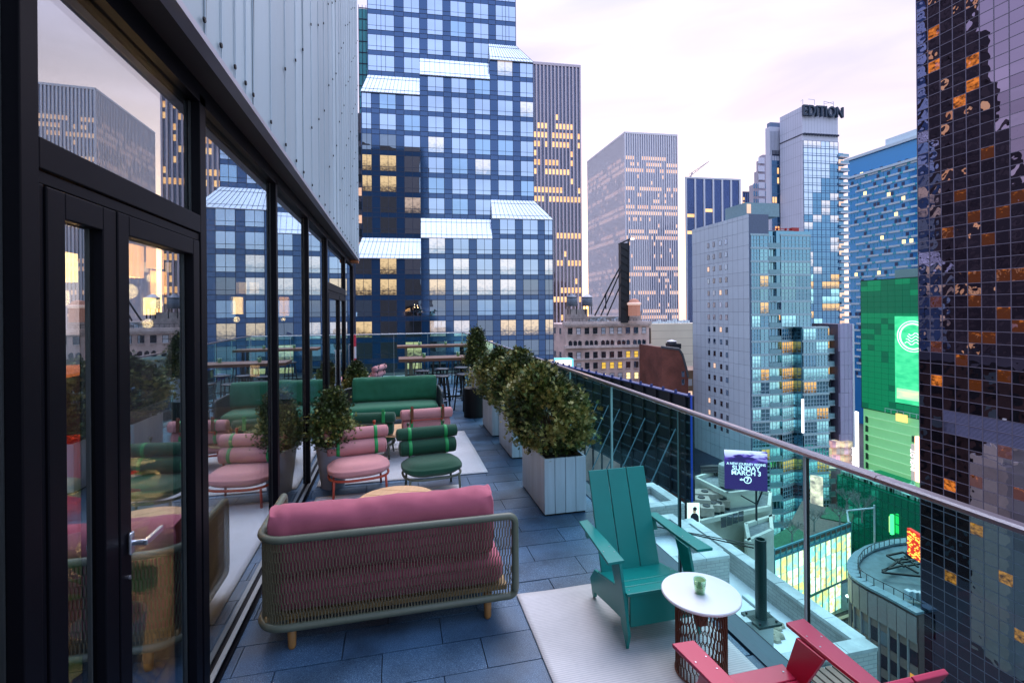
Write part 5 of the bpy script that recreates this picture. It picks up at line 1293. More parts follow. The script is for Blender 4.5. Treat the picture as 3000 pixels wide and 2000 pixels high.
while z > -30:
    for i in range(nb):
        o2 = 0 if k % 2 else bay / 2
        H_.box(bands, i * bay + o2 + .9, i * bay + o2 + 5.6, z, z + .85, 0, .35)
        H_.box(jt, i * bay + o2 + 5.6, i * bay + o2 + 7.1, z + .1, z + .8, 0, .2)
        for j in range(4):
            r = rnd(); uu = i * bay + j * 1.55
            if r < .022: H_.box(lw, uu + .1, uu + 1.5, z + .95, z + 2.5, 0, .12)
            elif r < .16: H_.box(dw, uu + .1, uu + 1.3, z + .95, z + 2.5, 0, .1)
            elif r < .6: H_.box(jt, uu + .0, uu + .12, z + .95, z + 2.6, 0, .12)
    z -= 3.0; k += 1
hbd('band', bands, bandm, kind='stuff'); hbd('joint', jt, tealb, kind='stuff'); hbd('lit_window', lw, emit('room_light', (1.0, .72, .30), 1.8), kind='stuff'); hbd('dark_window', dw, pm('dark_room', (.005, .03, .10), .3), kind='stuff')

# ---------------- green screen block
XG = 115.0
S_ = Frame(onx(2523, 900, XG), -YV, Vector((-1, 0, 0)))
sb = thing('green_screen_block', 'block wrapped in a huge glowing green grid screen above pale green lit walls', 'building', (S_.O.x, S_.O.y, GND), S_.rotz())
def sbd(n, mb, m, **k): return loc_(S_, mb).build(n, m, sb, **k)
w = S_.uz(2790, 900)[0]; zt = S_.uz(2523, 824)[1]; zm = S_.uz(2523, 1192)[1]; zb3 = S_.uz(2523, 1420)[1]
mb = MB(); S_.box(mb, .2, w, zb3 - 20, zm + .5, -14, -.2); sbd('body', mb, pm('green_lit_wall', (.22, .42, .26), .7, var=.15, scale=.15, emis=(.12, .46, .18), es=.45))
gm = []
for i, (c, s) in enumerate([((.0, .19, .08), .9), ((.0, .30, .125), .95), ((.0, .11, .055), .9)]): gm.append(emit('green_screen_' + 'abc'[i], c, s))
nx, nz_ = 12, 24
bk = MB(); S_.box(bk, -.2, w, zm - .2, zt + .2, -1.2, -.06); sbd('screen_back', bk, pm('screen_back', (.0, .04, .025), .6))
scr = thing('screen_tile_holder', 'x', 'x') if False else None
ug0, zg1 = S_.uz(2622, 926); zg0 = S_.uz(2640, 1180)[1]; tme = {}
for j in range(nz_):
    for i in range(nx):
        uu = i * w / nx; zz_ = zm + (zt - zm) * j / nz_
        if uu > ug0 - .5 and zg0 < zz_ + .5 < zg1 - .5: continue
        near_ = (uu > w * .34) and 3 < j < 17
        m = (gm[1] if rnd() < .85 else gm[0]) if near_ else (gm[0] if rnd() < .8 else gm[2])
        if j > 17: m = gm[2] if rnd() < .85 else gm[0]
        if m.name not in tme: tme[m.name] = MB().box(.03, w / nx - .03, -.05, 0, .03, (zt - zm) / nz_ - .03).mesh('screen_tile', m)
        o = link('screen_tile', tme[m.name], sb); o.location = (uu, 0, zz_ - GND)
mb = MB(); S_.box(mb, ug0, w, zg0, zg1, -.06, .12); sbd('bright_screen', mb, emit('bright_green', (.10, 1.0, .42), .8, ((.4, .4, .9), .35, .65, (.02, .62, .25))))
cc = (ug0 + 4.2, zg1 - 4.6); ring = MB()
for (rr, th) in ((2.9, .18), (3.5, .10)): ring.tube([S_.p(cc[0] + rr * math.cos(a), cc[1] + rr * math.sin(a), .2) for a in [2 * math.pi * k / 36 for k in range(36)]], th, 6, closed=True)
for k in range(4): ring.tube([S_.p(cc[0] - 1.8 + .3 * k + q * .45, cc[1] - 1.6 + k * .7 + .35 * math.sin(q * 1.4 + k), .2) for q in range(8)], .1, 5)
sbd('screen_emblem', ring, emit('pale_green', (.7, 1, .8), 1.4))
mb = MB(); S_.box(mb, ug0 + .4, w, zg0 + 1.0, zg0 + 3.4, .12, .16); sbd('screen_stripe', mb, emit('screen_sand', (.85, .8, .5), 1.0, ((.2, .2, 1.2), .4, .6, (.3, .9, .5))))
mb = MB(); S_.box(mb, S_.uz(2628, 1218)[0], S_.uz(2660, 1218)[0], S_.uz(2640, 1234)[1], S_.uz(2640, 1212)[1], .1, .4); sbd('gold_patch', mb, emit('gold_patch', (1, .65, .2), 1.2))
# ribs on the pale green wall
mb = MB()
for k in range(10): 
    z = zm - 2.2 - k * 2.3; S_.box(mb, .8, w - 1, z, z + .25, -.2, .02)
sbd('wall_rib', mb, emit('green_rib', (.30, .7, .38), .6), kind='stuff')
mb = MB()
for k in range(9):
    z = zm - 2 - k * 2.3; uu = S_.uz(2672, 1350)[0]
    if k == 0: pm('green_dark', (.02, .09, .05), .6)
    for q in ((.9, 1.5, z - 1.6, z), (uu, uu + .9, z - 3.6, z - 2.2)):
        g = MB(); S_.box(g, *q, -.2, .06); sbd('vent', g, MATS['green_dark'])
mb = MB(); uu = S_.uz(2694, 1380)[0]; S_.box(mb, uu - 1.5, uu - .6, zb3 - 3, zm - 6, -.2, .5); sbd('blade_sign', mb, pm('blade_sign', (.45, .45, .45), .5, emis=(.6, .55, .5), es=.3))
mb = MB(); S_.box(mb, uu - .55, uu + .0, zb3 - 3, zm - 4, -.2, .6); sbd('sign_light', mb, emit('sign_hot', (1, .55, .35), 2.6))
text('letter', 'INGLOT', 1.35, S_.p(uu - 1.05, S_.uz(2690, 1350)[1], .56), Z, S_.u * -1, pm('sign_dark', (.95, .95, .95), .5, emis=(1, .9, .85), es=.7), sb, ext=.05)
mb = MB()
for k in range(9): S_.box(mb, w * .3 + k * w * .07, w * .3 + k * w * .07 + .08, zm, zm + 1.0, .3, .4)
S_.box(mb, w * .3, w, zm + .95, zm + 1.05, .3, .42); sbd('roof_rail', mb, bandm)
# roof bits over the screen
mb = MB(); S_.box(mb, w * .3, w * .55, zt, zt + 2.4, -8, -3); S_.box(mb, w * .58, w, zt + .3, zt + 3.6, -10, -4); sbd('roof_plant', mb, pm('green_grey', (.2, .36, .34), .6))
# steam-green lower glass building beyond the street
XL = 95.0
Lf = Frame(onx(2452, 1400, XL), -YV, Vector((-1, 0, 0)))
lb = thing('low_green_glass_block', 'low dark green glass building behind the bare roof trees', 'building', (Lf.O.x, Lf.O.y, GND), Lf.rotz())
wl2 = Lf.uz(2700, 1450)[0]; ztl = Lf.uz(2460, 1392)[1]
mb = MB(); Lf.box(mb, 0, wl2, GND, ztl, -12, 0); loc_(Lf, mb).build('body', facade_glass('green_dark_glass', (.0, .05, .035), (.2, .75, .5), .45, .06, emis=(.0, .25, .13), es=.35), lb)
mb = MB()
for k in range(14): Lf.box(mb, k * wl2 / 14, k * wl2 / 14 + .12, GND, ztl, 0, .06)
for k in range(10): Lf.box(mb, 0, wl2, ztl - 1.8 * k - .15, ztl - 1.8 * k, 0, .07)
loc_(Lf, mb).build('mullion', pm('green_mullion', (.02, .16, .11), .5), lb, kind='stuff')
mb = MB()
for k in range(26): Lf.box(mb, rnd() * wl2, 0, ztl, ztl, 0, 0) if False else Lf.box(mb, k * wl2 / 26, k * wl2 / 26 + .5 + rnd() * .8, ztl + .1, ztl + .5 + rnd() * .6, -3 - rnd() * 5, -1)
loc_(Lf, mb).build('roof_vent', pm('mint_metal', (.35, .7, .55), .5), lb)
mb = MB(); a = Lf.uz(2618, 1545)[0]; Lf.box(mb, a, a + .35, Lf.uz(2618, 1562)[1], Lf.uz(2618, 1505)[1], .3, .9); o = loc_(Lf, mb).build('vertical_sign', emit('neon_green', (.1, 1, .25), 2.2), lb)
mb = MB(); Lf.box(mb, a - .3, a - .02, Lf.uz(2618, 1558)[1], Lf.uz(2618, 1512)[1], .3, .8); loc_(Lf, mb).build('sign_side', emit('neon_yellow', (.7, .9, .3), 1.2), lb)
# ---------------- mirror tower on the right
XM = 65.0; CS = 1.385
mt = thing('mirror_tower', 'dark bronze mirror glass tower with a fine square grid on the right', 'tower', (XM, 49.02, GND), rad(-90))
# local x runs towards the camera (-Y), local y to +X
mt_gl = []
def bronze(name, base, tint, refl, **k): return facade_glass(name, base, tint, refl, .0, wob=.0, **k)
bz = [bronze('bronze_mirror_' + 'abc'[i], (.006, .004, .006), t_, .86) for i, t_ in enumerate([(.30, .25, .35), (.24, .195, .28), (.34, .28, .39)])]
bz_lit = bronze('bronze_lit', (.02, .01, .005), (.3, .25, .4), .3, emis=(1.0, .28, .04), es=1.0, thr=(.54, .78))  # orange glow put in for lit rooms and for reflected amber glints
def bulge(seed, amp, n=8):
    random.seed(seed); mb = MB(); a1, a2, a3 = [(rnd() - .5) for _ in range(3)]; off = seed * 3.3; vs_ = []
    for i in range(n + 1):
        for j in range(n + 1):
            x, z = i / n, j / n; w_ = math.sin(math.pi * x) * math.sin(math.pi * z)
            d = amp * (w_ * (.5 + a1) * 1.6 + .8 * noise.noise(Vector((x * 2.3 + off, z * 2.3, 0))) * (.35 + w_))
            mb.v.append((.025 + x * (CS - .05), d, .025 + z * (CS - .05)))
    for i in range(n):
        for j in range(n): mb.f.append((i * (n + 1) + j, (i + 1) * (n + 1) + j, (i + 1) * (n + 1) + j + 1, i * (n + 1) + j + 1)); mb.m.append(0)
    return mb
bme = []
for s in range(10): bme.append([bulge(s + 1, .006 if s < 5 else (.0035 if s < 8 else .0012)).mesh('mirror_pane', m, True) for m in bz])
litme = [bulge(40 + s, .012).mesh('mirror_pane', bz_lit, True) for s in range(3)]
lou = MB()
for k in range(9): lou.hexa([(.04, -.02, .05 + k * .145), (CS - .04, -.02, .05 + k * .145), (CS - .04, .03, .10 + k * .145), (.04, .03, .10 + k * .145), (.04, -.02, .09 + k * .145), (CS - .04, -.02, .09 + k * .145), (CS - .04, .03, .14 + k * .145), (.04, .03, .14 + k * .145)])
loume = lou.mesh('louver_pane', pm('violet_louver', (.16, .15, .26), .5))
random.seed(12); NC = 10; NR = 70; zbase = -49.0; cells = []
for c in range(NC):
    for r in range(NR): cells.append((c, r))
def zc(r): return zbase + r * CS
zl1 = onx(2800, 1200, XM).z; zl0 = onx(2800, 1278, XM).z
warm = [(2735, 205), (2800, 300), (2835, 250), (2790, 690), (2900, 700), (2925, 640), (2760, 870), (2930, 900), (2820, 1060), (2905, 1000), (2985, 960), (2750, 1100), (2800, 590), (2850, 620), (2950, 1330), (2800, 1420), (2850, 1560), (2930, 1700), (2780, 1700), (2975, 1850), (2740, 90), (2860, 165), (2875, 440), (2965, 565), (2990, 560), (2755, 1000), (2855, 1005), (2960, 1090), (2860, 1140), (2950, 790), (2985, 790), (2860, 800), (2855, 870), (2975, 1450), (2870, 1410)]
warmcells = set()
for x, y in warm:
    p = onx(x, y, XM); warmcells.add((int((49.02 - p.y) / CS), int((p.z - zbase) / CS)))
order = sorted(cells, key=lambda q: (Vector((XM, 49.02 - (q[0] + .5) * CS, zc(q[1]) + .7)) - EYE).length)
vis = [q for q in order if -40 < zc(q[1]) < 45][:290]; visset = set(vis); rest = {0: MB(), 1: MB()}
for (c, r) in cells:
    if r >= NR: continue
    z = zc(r); isl = (zl0 - .3 < z < zl1 - .9) and c >= 2
    if isl: me = loume
    elif (c, r) in warmcells: me = litme[random.randrange(3)]
    else:
        smooth_ = c >= 5 and z > 22
        me = bme[random.randrange(8, 10) if smooth_ else (random.randrange(0, 5) if 3 <= c < 6 else random.randrange(5, 8))][random.randrange(3)]
    if (c, r) in visset:
        o = link(me.name.split('.')[0], me, mt); o.location = (c * CS, -.03, z - GND)
    else:
        k = 1 if (c, r) in warmcells else 0; i0 = len(rest[k].v)
        for v in me.vertices: rest[k].v.append((v.co.x + c * CS, v.co.y - .03, v.co.z + z - GND))
        for p_ in me.polygons: rest[k].f.append(tuple(i0 + q for q in p_.vertices)); rest[k].m.append(1 if isl else 0)
rest[0].build('far_pane', [bz[0], MATS['violet_louver']], mt, kind='stuff', smooth=True)
if rest[1].v: rest[1].build('far_lit_pane', bz_lit, mt, kind='stuff', smooth=True)
mb = MB()
for c in range(NC + 1): mb.box(c * CS - .035, c * CS + .035, -.07, 0, 0, NR * CS)
for r in range(NR + 1): mb.box(0, NC * CS, -.065, 0, r * CS + 1 - .035, r * CS + 1 + .035)
mb.build('grid_frame', pm('grid_frame', (.17, .14, .19), .5), mt, kind='stuff')
MB().box(-.05, NC * CS + 4, .06, 22, 0, NR * CS + 1).build('body', pm('tower_dark', (.01, .01, .014), .5), mt)

# dark stepped tower west of the blue one: its outline shows in the mirror glass
mid = thing('brick_midrise', 'brown brick block below terrace level, seen mirrored low in the bronze tower', 'building', (0, 62, GND))
mmb = MB().box(0, 24, 0, 30, 0, 41.3); mmb.build('body', brickmat('midrise_brick', (.075, .045, .035), (.06, .035, .03), (.06, .045, .04), .6, .2), mid)
mw_ = MB(); mp_ = MB(); random.seed(61)
for yy in range(9):
    for k in range(12):
        y_, z_ = 1 + yy * 3.2, 2.2 + k * 3.3
        (mw_ if rnd() < .8 else mp_).box(24, 24.08, y_, y_ + 1.5, z_, z_ + 2.0)
mw_.build('window', pm('midrise_window', (.015, .017, .02), .3), mid, kind='stuff'); mp_.build('blind_window', pm('midrise_blind', (.10, .16, .17), .6), mid, kind='stuff')
MB().box(-.2, 24.3, -.2, 30.2, 41.3, 41.8).build('coping', MATS['dark_steel'], mid)
DT = Frame(Vector((-44, 104, 0)), XV, -YV)
dtw = thing('dark_stepped_tower', 'dark stepped office tower hidden left of the blue tower, seen mirrored in the bronze glass', 'tower', (DT.O.x, DT.O.y, GND), 0)
dmb = MB(); dl = MB(); dg = MB(); random.seed(44)
for (u0, u1, zt_) in ((-8, -2, 38), (-2, 2, 46), (2, 6, 53), (6, 10, 66), (10, 14, 80), (14, 33, 118)):
    DT.box(dmb, u0, u1, GND, zt_, -30, 0)
    k = GND + 4
    while k < zt_ - 3:
        for q in range(int((u1 - u0) / 2.3)):
            DT.box(dl if rnd() < .035 else dg, u0 + .4 + q * 2.3, u0 + 2.2 + q * 2.3, k, k + 2.2, 0, .08)
        k += 4
loc_(DT, dmb).build('body', pm('dark_tower_stone', (.05, .035, .04), .8), dtw); loc_(DT, dl).build('lit_window', lit1, dtw, kind='stuff'); loc_(DT, dg).build('window', pm('dull_window', (.10, .07, .07), .8), dtw, kind='stuff')

# ---------------- ornate pinkish building with arched top floor, roof tanks
O_ = Frame(at(1657, 1000, 150), U, -V)
ob_ = thing('ornate_building', 'pinkish terracotta office building with an arcaded top floor and cornice', 'building', (O_.O.x, O_.O.y, GND), O_.rotz())
def obd(n, mb, m, **k): return loc_(O_, mb).build(n, m, ob_, **k)
terra = brickmat('terracotta_brick', (.86, .60, .53), (.92, .66, .58), (.78, .60, .54), .35, .2)
terra2 = pm('terracotta_trim', (.86, .68, .62), .7, var=.12, scale=1.5, dirt=.3)
wU = O_.uz(1902, 1000)[0]; ztop = O_.uz(1657, 950)[1]; zcor = O_.uz(1780, 974)[1]
mb = MB(); pts = [O_.O - U * 0, O_.O + U * wU, O_.O + U * wU + YV * 22, O_.O - U * .0 + Vector((-2.5, 22, 0))]
mb.hexa([p + Z * GND for p in pts] + [p + Z * ztop for p in pts]); obd('body', mb, terra)
mb = MB(); O_.box(mb, -.6, wU + .6, ztop - .2, ztop + .7, -1.5, .7); O_.box(mb, -.3, wU + .3, ztop - .8, ztop - .2, -.5, .35); obd('cornice', mb, terra2)
z1 = O_.uz(1700, 1000 - 20)[1]
mb = MB()
for i in range(60): O_.box(mb, -.5 + i * (wU + 1) / 60, -.5 + (i + .55) * (wU + 1) / 60, ztop - .75, ztop - .25, .3, .6)
obd('dentil', mb, terra2, kind='stuff')
zA = O_.uz(1780, 1041)[1]; zB = O_.uz(1780, 1015)[1]; zC = O_.uz(1780, 975)[1]; zD = O_.uz(1780, 960)[1]
mb = MB(); O_.box(mb, -.5, wU + .5, zB - .3, zB + .5, -.2, .7); O_.box(mb, -.2, wU + .2, zA - 1.2, zA - .7, -.1, .4); obd('ledge', mb, terra2)
owin = {}
def ow(u, z, w, h, m, arch=False):
    key = (w, h, m.name, arch)
    if key not in owin:
        mb = MB(); mb.quad((-w / 2, -.02, 0), (w / 2, -.02, 0), (w / 2, -.02, h), (-w / 2, -.02, h)); mb.box(-w / 2, w / 2, -.06, -.02, h * .5 - .05, h * .5 + .05, 1)
        mb.box(-w / 2 - .15, w / 2 + .15, -.22, -.0, -.22, -.02, 2).box(-w / 2 - .08, -w / 2, -.1, 0, 0, h, 1).box(w / 2, w / 2 + .08, -.1, 0, 0, h, 1).box(-w / 2 - .08, w / 2 + .08, -.1, 0, h, h + .08, 1)
        if arch: mb.prism([(w / 2 * math.cos(a), -.025, h + w / 2 * math.sin(a)) for a in [math.pi * k / 8 for k in range(9)]], (0, .02, 0))
        owin[key] = mb.mesh('arched_window' if arch else 'window', [m, mull_m, terra2])
    o = link('arched_window' if arch else 'window', owin[key], ob_); o.location = (u, -.02, z - GND)
random.seed(3)
dk1 = facade_glass('dark_sash', (.03, .035, .04), (.6, .65, .8), .35, .03); pl1 = pm('window_blind', (.7, .68, .72), .6); yl1 = emit('sash_amber', (.9, .55, .08), .8); yl2 = emit('sash_bright', (1, .75, .35), 1.4)
zrow0 = O_.uz(1780, 1041 + 20)[1]
for k in range(9):
    yy = 1045 - 832 if False else 0
    z = O_.uz(1800, [977, 1047, 1078, 1110, 1143, 1175, 1207, 1240, 1272][k])[1]
    for i in range(10):
        u = wU * (i + .55) / 10.2
        r = rnd(); m = dk1
        if k == 2 and i in (4, 5, 6): m = yl1
        if k == 3: m = yl2 if i not in (5, 6) else pl1
        if k == 1 and i in (7, 8): m = yl1
        if k in (0, 1) and i in (1, 9) and r < .8: m = pl1
        if m is dk1 and r < .12: m = yl1 if k > 3 else pl1
        ow(u, z, 1.25, 1.85, m)
for i in range(15):
    u = wU * (.055 + .93 * (i + (i // 3) * .55) / (15 + 4 * .55)); ow(u, O_.uz(1780, 1013)[1] - .2, .95, 1.55, dk1, True)
    mb = MB(); O_.box(mb, u + .62, u + .85, O_.uz(1780, 1013)[1] - .6, O_.uz(1780, 1013)[1] + 1.8, 0, .35); obd('pilaster', mb, terra2)
LW = MB()
for k in range(9):
    for i in range(5):
        z = O_.uz(1800, [977, 1047, 1078, 1110, 1143, 1175, 1207, 1240, 1272][k])[1]
        y = 3 + i * 4; xx = -.114 * y; LW.obox(O_.O + Vector((xx - .05, y, z)), (-.114 * 1.3, 1.3, 0), (.1, 0, 0), (0, 0, 1.85))
obd('side_window', LW, dk1, kind='stuff')
# roof plant
mb = MB(); O_.box(mb, 2.5, 8.3, ztop, O_.uz(1690, 905)[1], -9, -3.5); O_.box(mb, 21, 25.5, ztop, O_.uz(1870, 912)[1], -9, -2); O_.box(mb, 10, 20.5, ztop, ztop + 2.2, -12, -6); obd('penthouse', mb, pm('penthouse_wall', (.42, .38, .36), .8, dirt=.3))
mb = MB(); 
for k in range(22): O_.box(mb, .2 + k * 1.1, .27 + k * 1.1, ztop + .7, ztop + 1.7, -.7, -.6)
O_.box(mb, 0, 24, ztop + 1.62, ztop + 1.7, -.7, -.6); obd('roof_railing', mb, darkm)
random.seed(4); mb = MB()
for k in range(26):
    u = 8.5 + rnd() * 11; h = .5 + rnd() * 1.4; O_.box(mb, u, u + .4 + rnd() * 1.2, ztop + .1, ztop + h, -5 - rnd() * 2, -3.5)
obd('roof_unit', mb, pm('roof_unit', (.42, .5, .56), .5, objvar=.3), kind='stuff')
def tank(name, label, P, r, h, body_m, cone_m, legs=1.5):
    t = thing(name, label, 'water tank', tuple(P), group='rooftop water tanks')
    MB().lathe([(r, 0), (r * .97, h)], 20, (0, 0, legs)).build('barrel', body_m, t, smooth=True)
    mb = MB()
    for k in range(5): mb.tube([(r * 1.005 * math.cos(a), r * 1.005 * math.sin(a), legs + h * (k + .5) / 5) for a in [2 * math.pi * q / 20 for q in range(20)]], r * .02, 4, closed=True)
    mb.build('hoop', darkm, t)
    MB().lathe([(r * 1.08, 0), (.02, h * .38)], 20, (0, 0, legs + h), cap=False).build('roof', cone_m, t)
    for sx in (-1, 1):
        for sy in (-1, 1): MB().box(sx * r * .6 - .12, sx * r * .6 + .12, sy * r * .6 - .12, sy * r * .6 + .12, -1, legs).build('leg', darkm, t)
    return t
tk = pm('tank_grey', (.22, .26, .32), .7, var=.2); 
def pt(x, y, d): p = at(x, y, d); return p
p = pt(1676, 897, 155); tank('water_tank', 'grey water tank with a dark blue cone roof on the ornate building', p - Z * 1.5, 1.75, 2.9, tk, pm('cone_blue', (.05, .09, .16), .5))
p = pt(1720, 897, 155); tank('water_tank', 'grey water tank with a pale cone roof on the ornate building', p - Z * 1.5, 1.65, 2.9, tk, pm('cone_white', (.6, .58, .62), .6))
# sign gantry with floodlights
ga = thing('sign_gantry', 'black steel sign gantry with raking struts on the ornate building', 'sign gantry', tuple(pt(1830, 930, 152)))
mb = MB(); D = 152
def PP(x, y, d=D): return at(x, y, d) - ga.location
a, b = PP(1819, 880), PP(1841, 712)
mb.obox(PP(1819, 945), PP(1841, 945) - PP(1819, 945), (0, 1.6, 0), PP(1819, 712) - PP(1819, 945))
for k in range(9): mb.tube([PP(1817, 720 + k * 22, D - .3), PP(1843, 735 + k * 22, D - .3)], .12, 4)
mb.tube([PP(1812, 716), PP(1846, 700)], .3, 4)
mb.build('screen_back', darkm, ga)
for (xa, ya, xb, yb) in ((1820, 775, 1742, 925), (1820, 790, 1760, 925), (1820, 830, 1778, 925), (1775, 860, 1775, 905), (1800, 812, 1770, 870), (1842, 940, 1842, 700)):
    MB().tube([PP(xa, ya), PP(xb, yb)], .22, 6).build('strut', darkm, ga)
MB().lathe([(.001, 0), (.5, .1), (.5, .35), (.001, .4)], 10, tuple(PP(1853, 702))).build('floodlight', emit('flood', (1, .75, .6), 12), ga)
# lit cupola
cu_ = thing('lit_cupola', 'small brick roof cupola lit warm from below, right of the gantry', 'cupola', tuple(pt(1858, 925, 151)))
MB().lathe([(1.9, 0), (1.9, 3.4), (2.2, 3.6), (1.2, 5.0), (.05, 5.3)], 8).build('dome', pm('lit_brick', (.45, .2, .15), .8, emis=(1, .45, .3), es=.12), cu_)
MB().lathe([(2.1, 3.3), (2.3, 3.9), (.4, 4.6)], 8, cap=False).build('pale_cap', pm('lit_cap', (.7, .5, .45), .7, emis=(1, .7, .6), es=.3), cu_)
# lit green billboard crown low left of it
lc = thing('lit_canopy', 'small glowing cream canopy with cyan edges beside the ornate building', 'canopy', tuple(pt(1658, 1080, 120)))
MB().hexa([(-1.6, 0, -2.5), (1.2, 0, -4.3), (1.2, 2, -4.3), (-1.6, 2, -2.5), (-2.6, 0, 2.2), (1.5, 0, 2.2), (1.5, 2, 2.2), (-2.6, 2, 2.2)]).build('glowing_face', emit('cream_glow', (1, .85, .7), 1.3), lc)
MB().box(-2.8, 1.7, -.2, 2.2, 2.2, 2.5).box(1.5, 1.9, -.2, 2, -3.5, 2.3).build('cyan_edge', emit('cyan_edge', (.2, .75, 1), 1.0), lc)
MB().box(-9, -2.7, 0, 3, -6, 2.2).build('side_glass', skyglass, lc)

# ---------------- beige blank block, brick block
B_ = Frame(at(1908, 1000, 168), U, -V)
bt = simple('blank_block', 'cream windowless block behind the brick building', 'building', B_, 0, B_.uz(2060, 1000)[0], GND, B_.uz(1950, 948)[1], 20, pm('cream_wall', (.74, .64, .50), .8, var=.05, scale=.2))
mb = MB()
for k in range(12): B_.box(mb, .05, 17, -5 - k * 2.7, -4.9 - k * 2.7, 0, .02)
loc_(B_, mb).build('wall_joint', pm('cream_joint', (.42, .34, .26), .8), bt, kind='stuff')
mb = MB(); B_.box(mb, -1.5, .9, GND, B_.uz(1950, 960)[1], -8, -.5); loc_(B_, mb).build('dark_slot', darkm, bt)
mb = MB(); zz = B_.uz(1950, 948)[1]
for k in range(14): B_.box(mb, .3 + k * 1.2, .9 + k * 1.2, zz, zz + .5 + rnd(), -6, -4)
loc_(B_, mb).build('roof_unit', MATS['roof_unit'], bt)
R_2 = Frame(at(1939, 1100, 128), U, -V)
brk = thing('brick_block', 'dark red brick building with a stepped sloping roofline and a water tank', 'building', (R_2.O.x, R_2.O.y, GND), R_2.rotz())
brm = brickmat('red_brick', (.27, .07, .045), (.22, .06, .04), (.14, .08, .07), .5, .3)
pts2 = [(1939, 1300), (1939, 1018), (1990, 1024), (1999, 1038), (2012, 1085), (2016, 1105), (2016, 1300)]
poly = [R_2.p(*R_2.uz(x, y)) for x, y in pts2]; poly[0] = Vector((poly[0].x, poly[0].y, GND)); poly[-1] = Vector((poly[-1].x, poly[-1].y, GND))
mb = MB().prism(poly, V * 14); loc_(R_2, mb).build('body', brm, brk)
mb = MB()
for (xa, ya, xb, yb) in ((1939, 1017, 1990, 1023), (1990, 1023, 1999, 1038), (1999, 1038, 2012, 1085), (2012, 1085, 2016, 1105)): mb.tube([R_2.p(*R_2.uz(xa, ya), -.2), R_2.p(*R_2.uz(xb, yb), -.2)], .42, 5)
loc_(R_2, mb).build('coping', pm('dark_coping', (.08, .08, .09), .7), brk)
for (x, y) in ((2001, 1095), (2001, 1118), (1960, 1200), (1985, 1200)):
    mb = MB(); u, z = R_2.uz(x, y); R_2.box(mb, u - .4, u + .4, z - .8, z + .7, 0, .04); loc_(R_2, mb).build('window', dk1, brk)
mb = MB(); R_2.box(mb, 4.2, 6.6, R_2.uz(1970, 1024)[1], R_2.uz(1970, 1012)[1] + .3, -6, -2); loc_(R_2, mb).build('roof_hut', darkm, brk)
p = at(1968, 1018, 132); tank('water_tank', 'dark water tank with a white pointed roof on the brick building', p, 1.25, 1.3, pm('tank_dark', (.06, .07, .09), .7), MATS['cone_white'], .4)
S2 = Frame(at(2011, 1100, 138), U, -V)
st2 = thing('tan_brick_strip', 'narrow tan brick facade with lit windows squeezed beside the grey panelled building', 'building', (S2.O.x, S2.O.y, GND), S2.rotz())
mb = MB(); S2.box(mb, 0, 8, GND, S2.uz(2020, 1085)[1], -10, 0); loc_(S2, mb).build('body', brickmat('tan_brick', (.42, .24, .14), (.36, .2, .12), (.3, .2, .15), .5, .2), st2)
for k in range(9):
    mb = MB(); z = S2.uz(2020, 1110)[1] - k * 3.4; S2.box(mb, .55, 1.7, z - 1.9, z, 0, .05); loc_(S2, mb).build('window', lit2 if k % 2 else pl1, st2)

# ---------------- big billboard seen from behind, beside the terrace
bbp = thing('rooftop_billboard', 'huge black billboard seen from behind, with blue lit edge and raking braces', 'billboard', tuple(at(2013, 1400, 34))[:2] + (-12,))
A_ = at(2013, 1163, 34); Bp = at(1560, 1060, 62)
zb_ = at(2013, 1470, 34).z; dirv = (Vector((Bp.x, Bp.y, 0)) - Vector((A_.x, A_.y, 0))); ln = dirv.length; dirv.normalize(); nrm = Vector((dirv.y, -dirv.x, 0))
if nrm.dot(EYE - A_) < 0: nrm = -nrm
BF = Frame(A_, dirv, nrm)
zt_ = A_.z
def bbb(n, mb, m, **k):
    mb.v = [(v[0] - bbp.location.x, v[1] - bbp.location.y, v[2] + 12) for v in mb.v]; return mb.build(n, m, bbp, **k)
mb = MB(); BF.box(mb, 0, ln, zb_, zt_, -.6, -.3); bbb('screen', mb, pm('billboard_black', (.006, .012, .018), .35))
mb = MB()
for k in range(9): BF.box(mb, 0, ln, zb_ + (zt_ - zb_) * k / 8 - .05, zb_ + (zt_ - zb_) * k / 8 + .05, -.3, -.18)
bbb('rail', mb, pm('billboard_rail', (.03, .055, .07), .4), kind='stuff')
for k in range(12):
    mb = MB(); mb.tube([BF.p(1.4 + k * 1.9 + .8, zb_ - .5, 2.2), BF.p(1.4 + k * 1.9, zt_ - 2.5, -.1)], .055, 6); bbb('brace', mb, pm('brace_steel', (.10, .20, .25), .4, metal=.3) if 'brace_steel' not in MATS else MATS['brace_steel'])
for k in range(14):
    mb = MB(); BF.box(mb, .4 + k * 1.7, .5 + k * 1.7, zb_ - 2, zt_, -.25, -.1); bbb('post', mb, darkm)
mb = MB(); BF.box(mb, -.10, 0, zb_ - 1, zt_ + .05, -.35, -.25); bbb('blue_edge', mb, emit('blue_edge', (.01, .05, .4), .4))
mb = MB(); BF.box(mb, 0, ln, zt_, zt_ + .08, -.6, -.1); 
for k in range(20): BF.box(mb, k * ln / 20, k * ln / 20 + .06, zt_ + .08, zt_ + .3, -.3, -.1)
bbb('catwalk', mb, pm('catwalk_blue', (.02, .04, .16), .5))
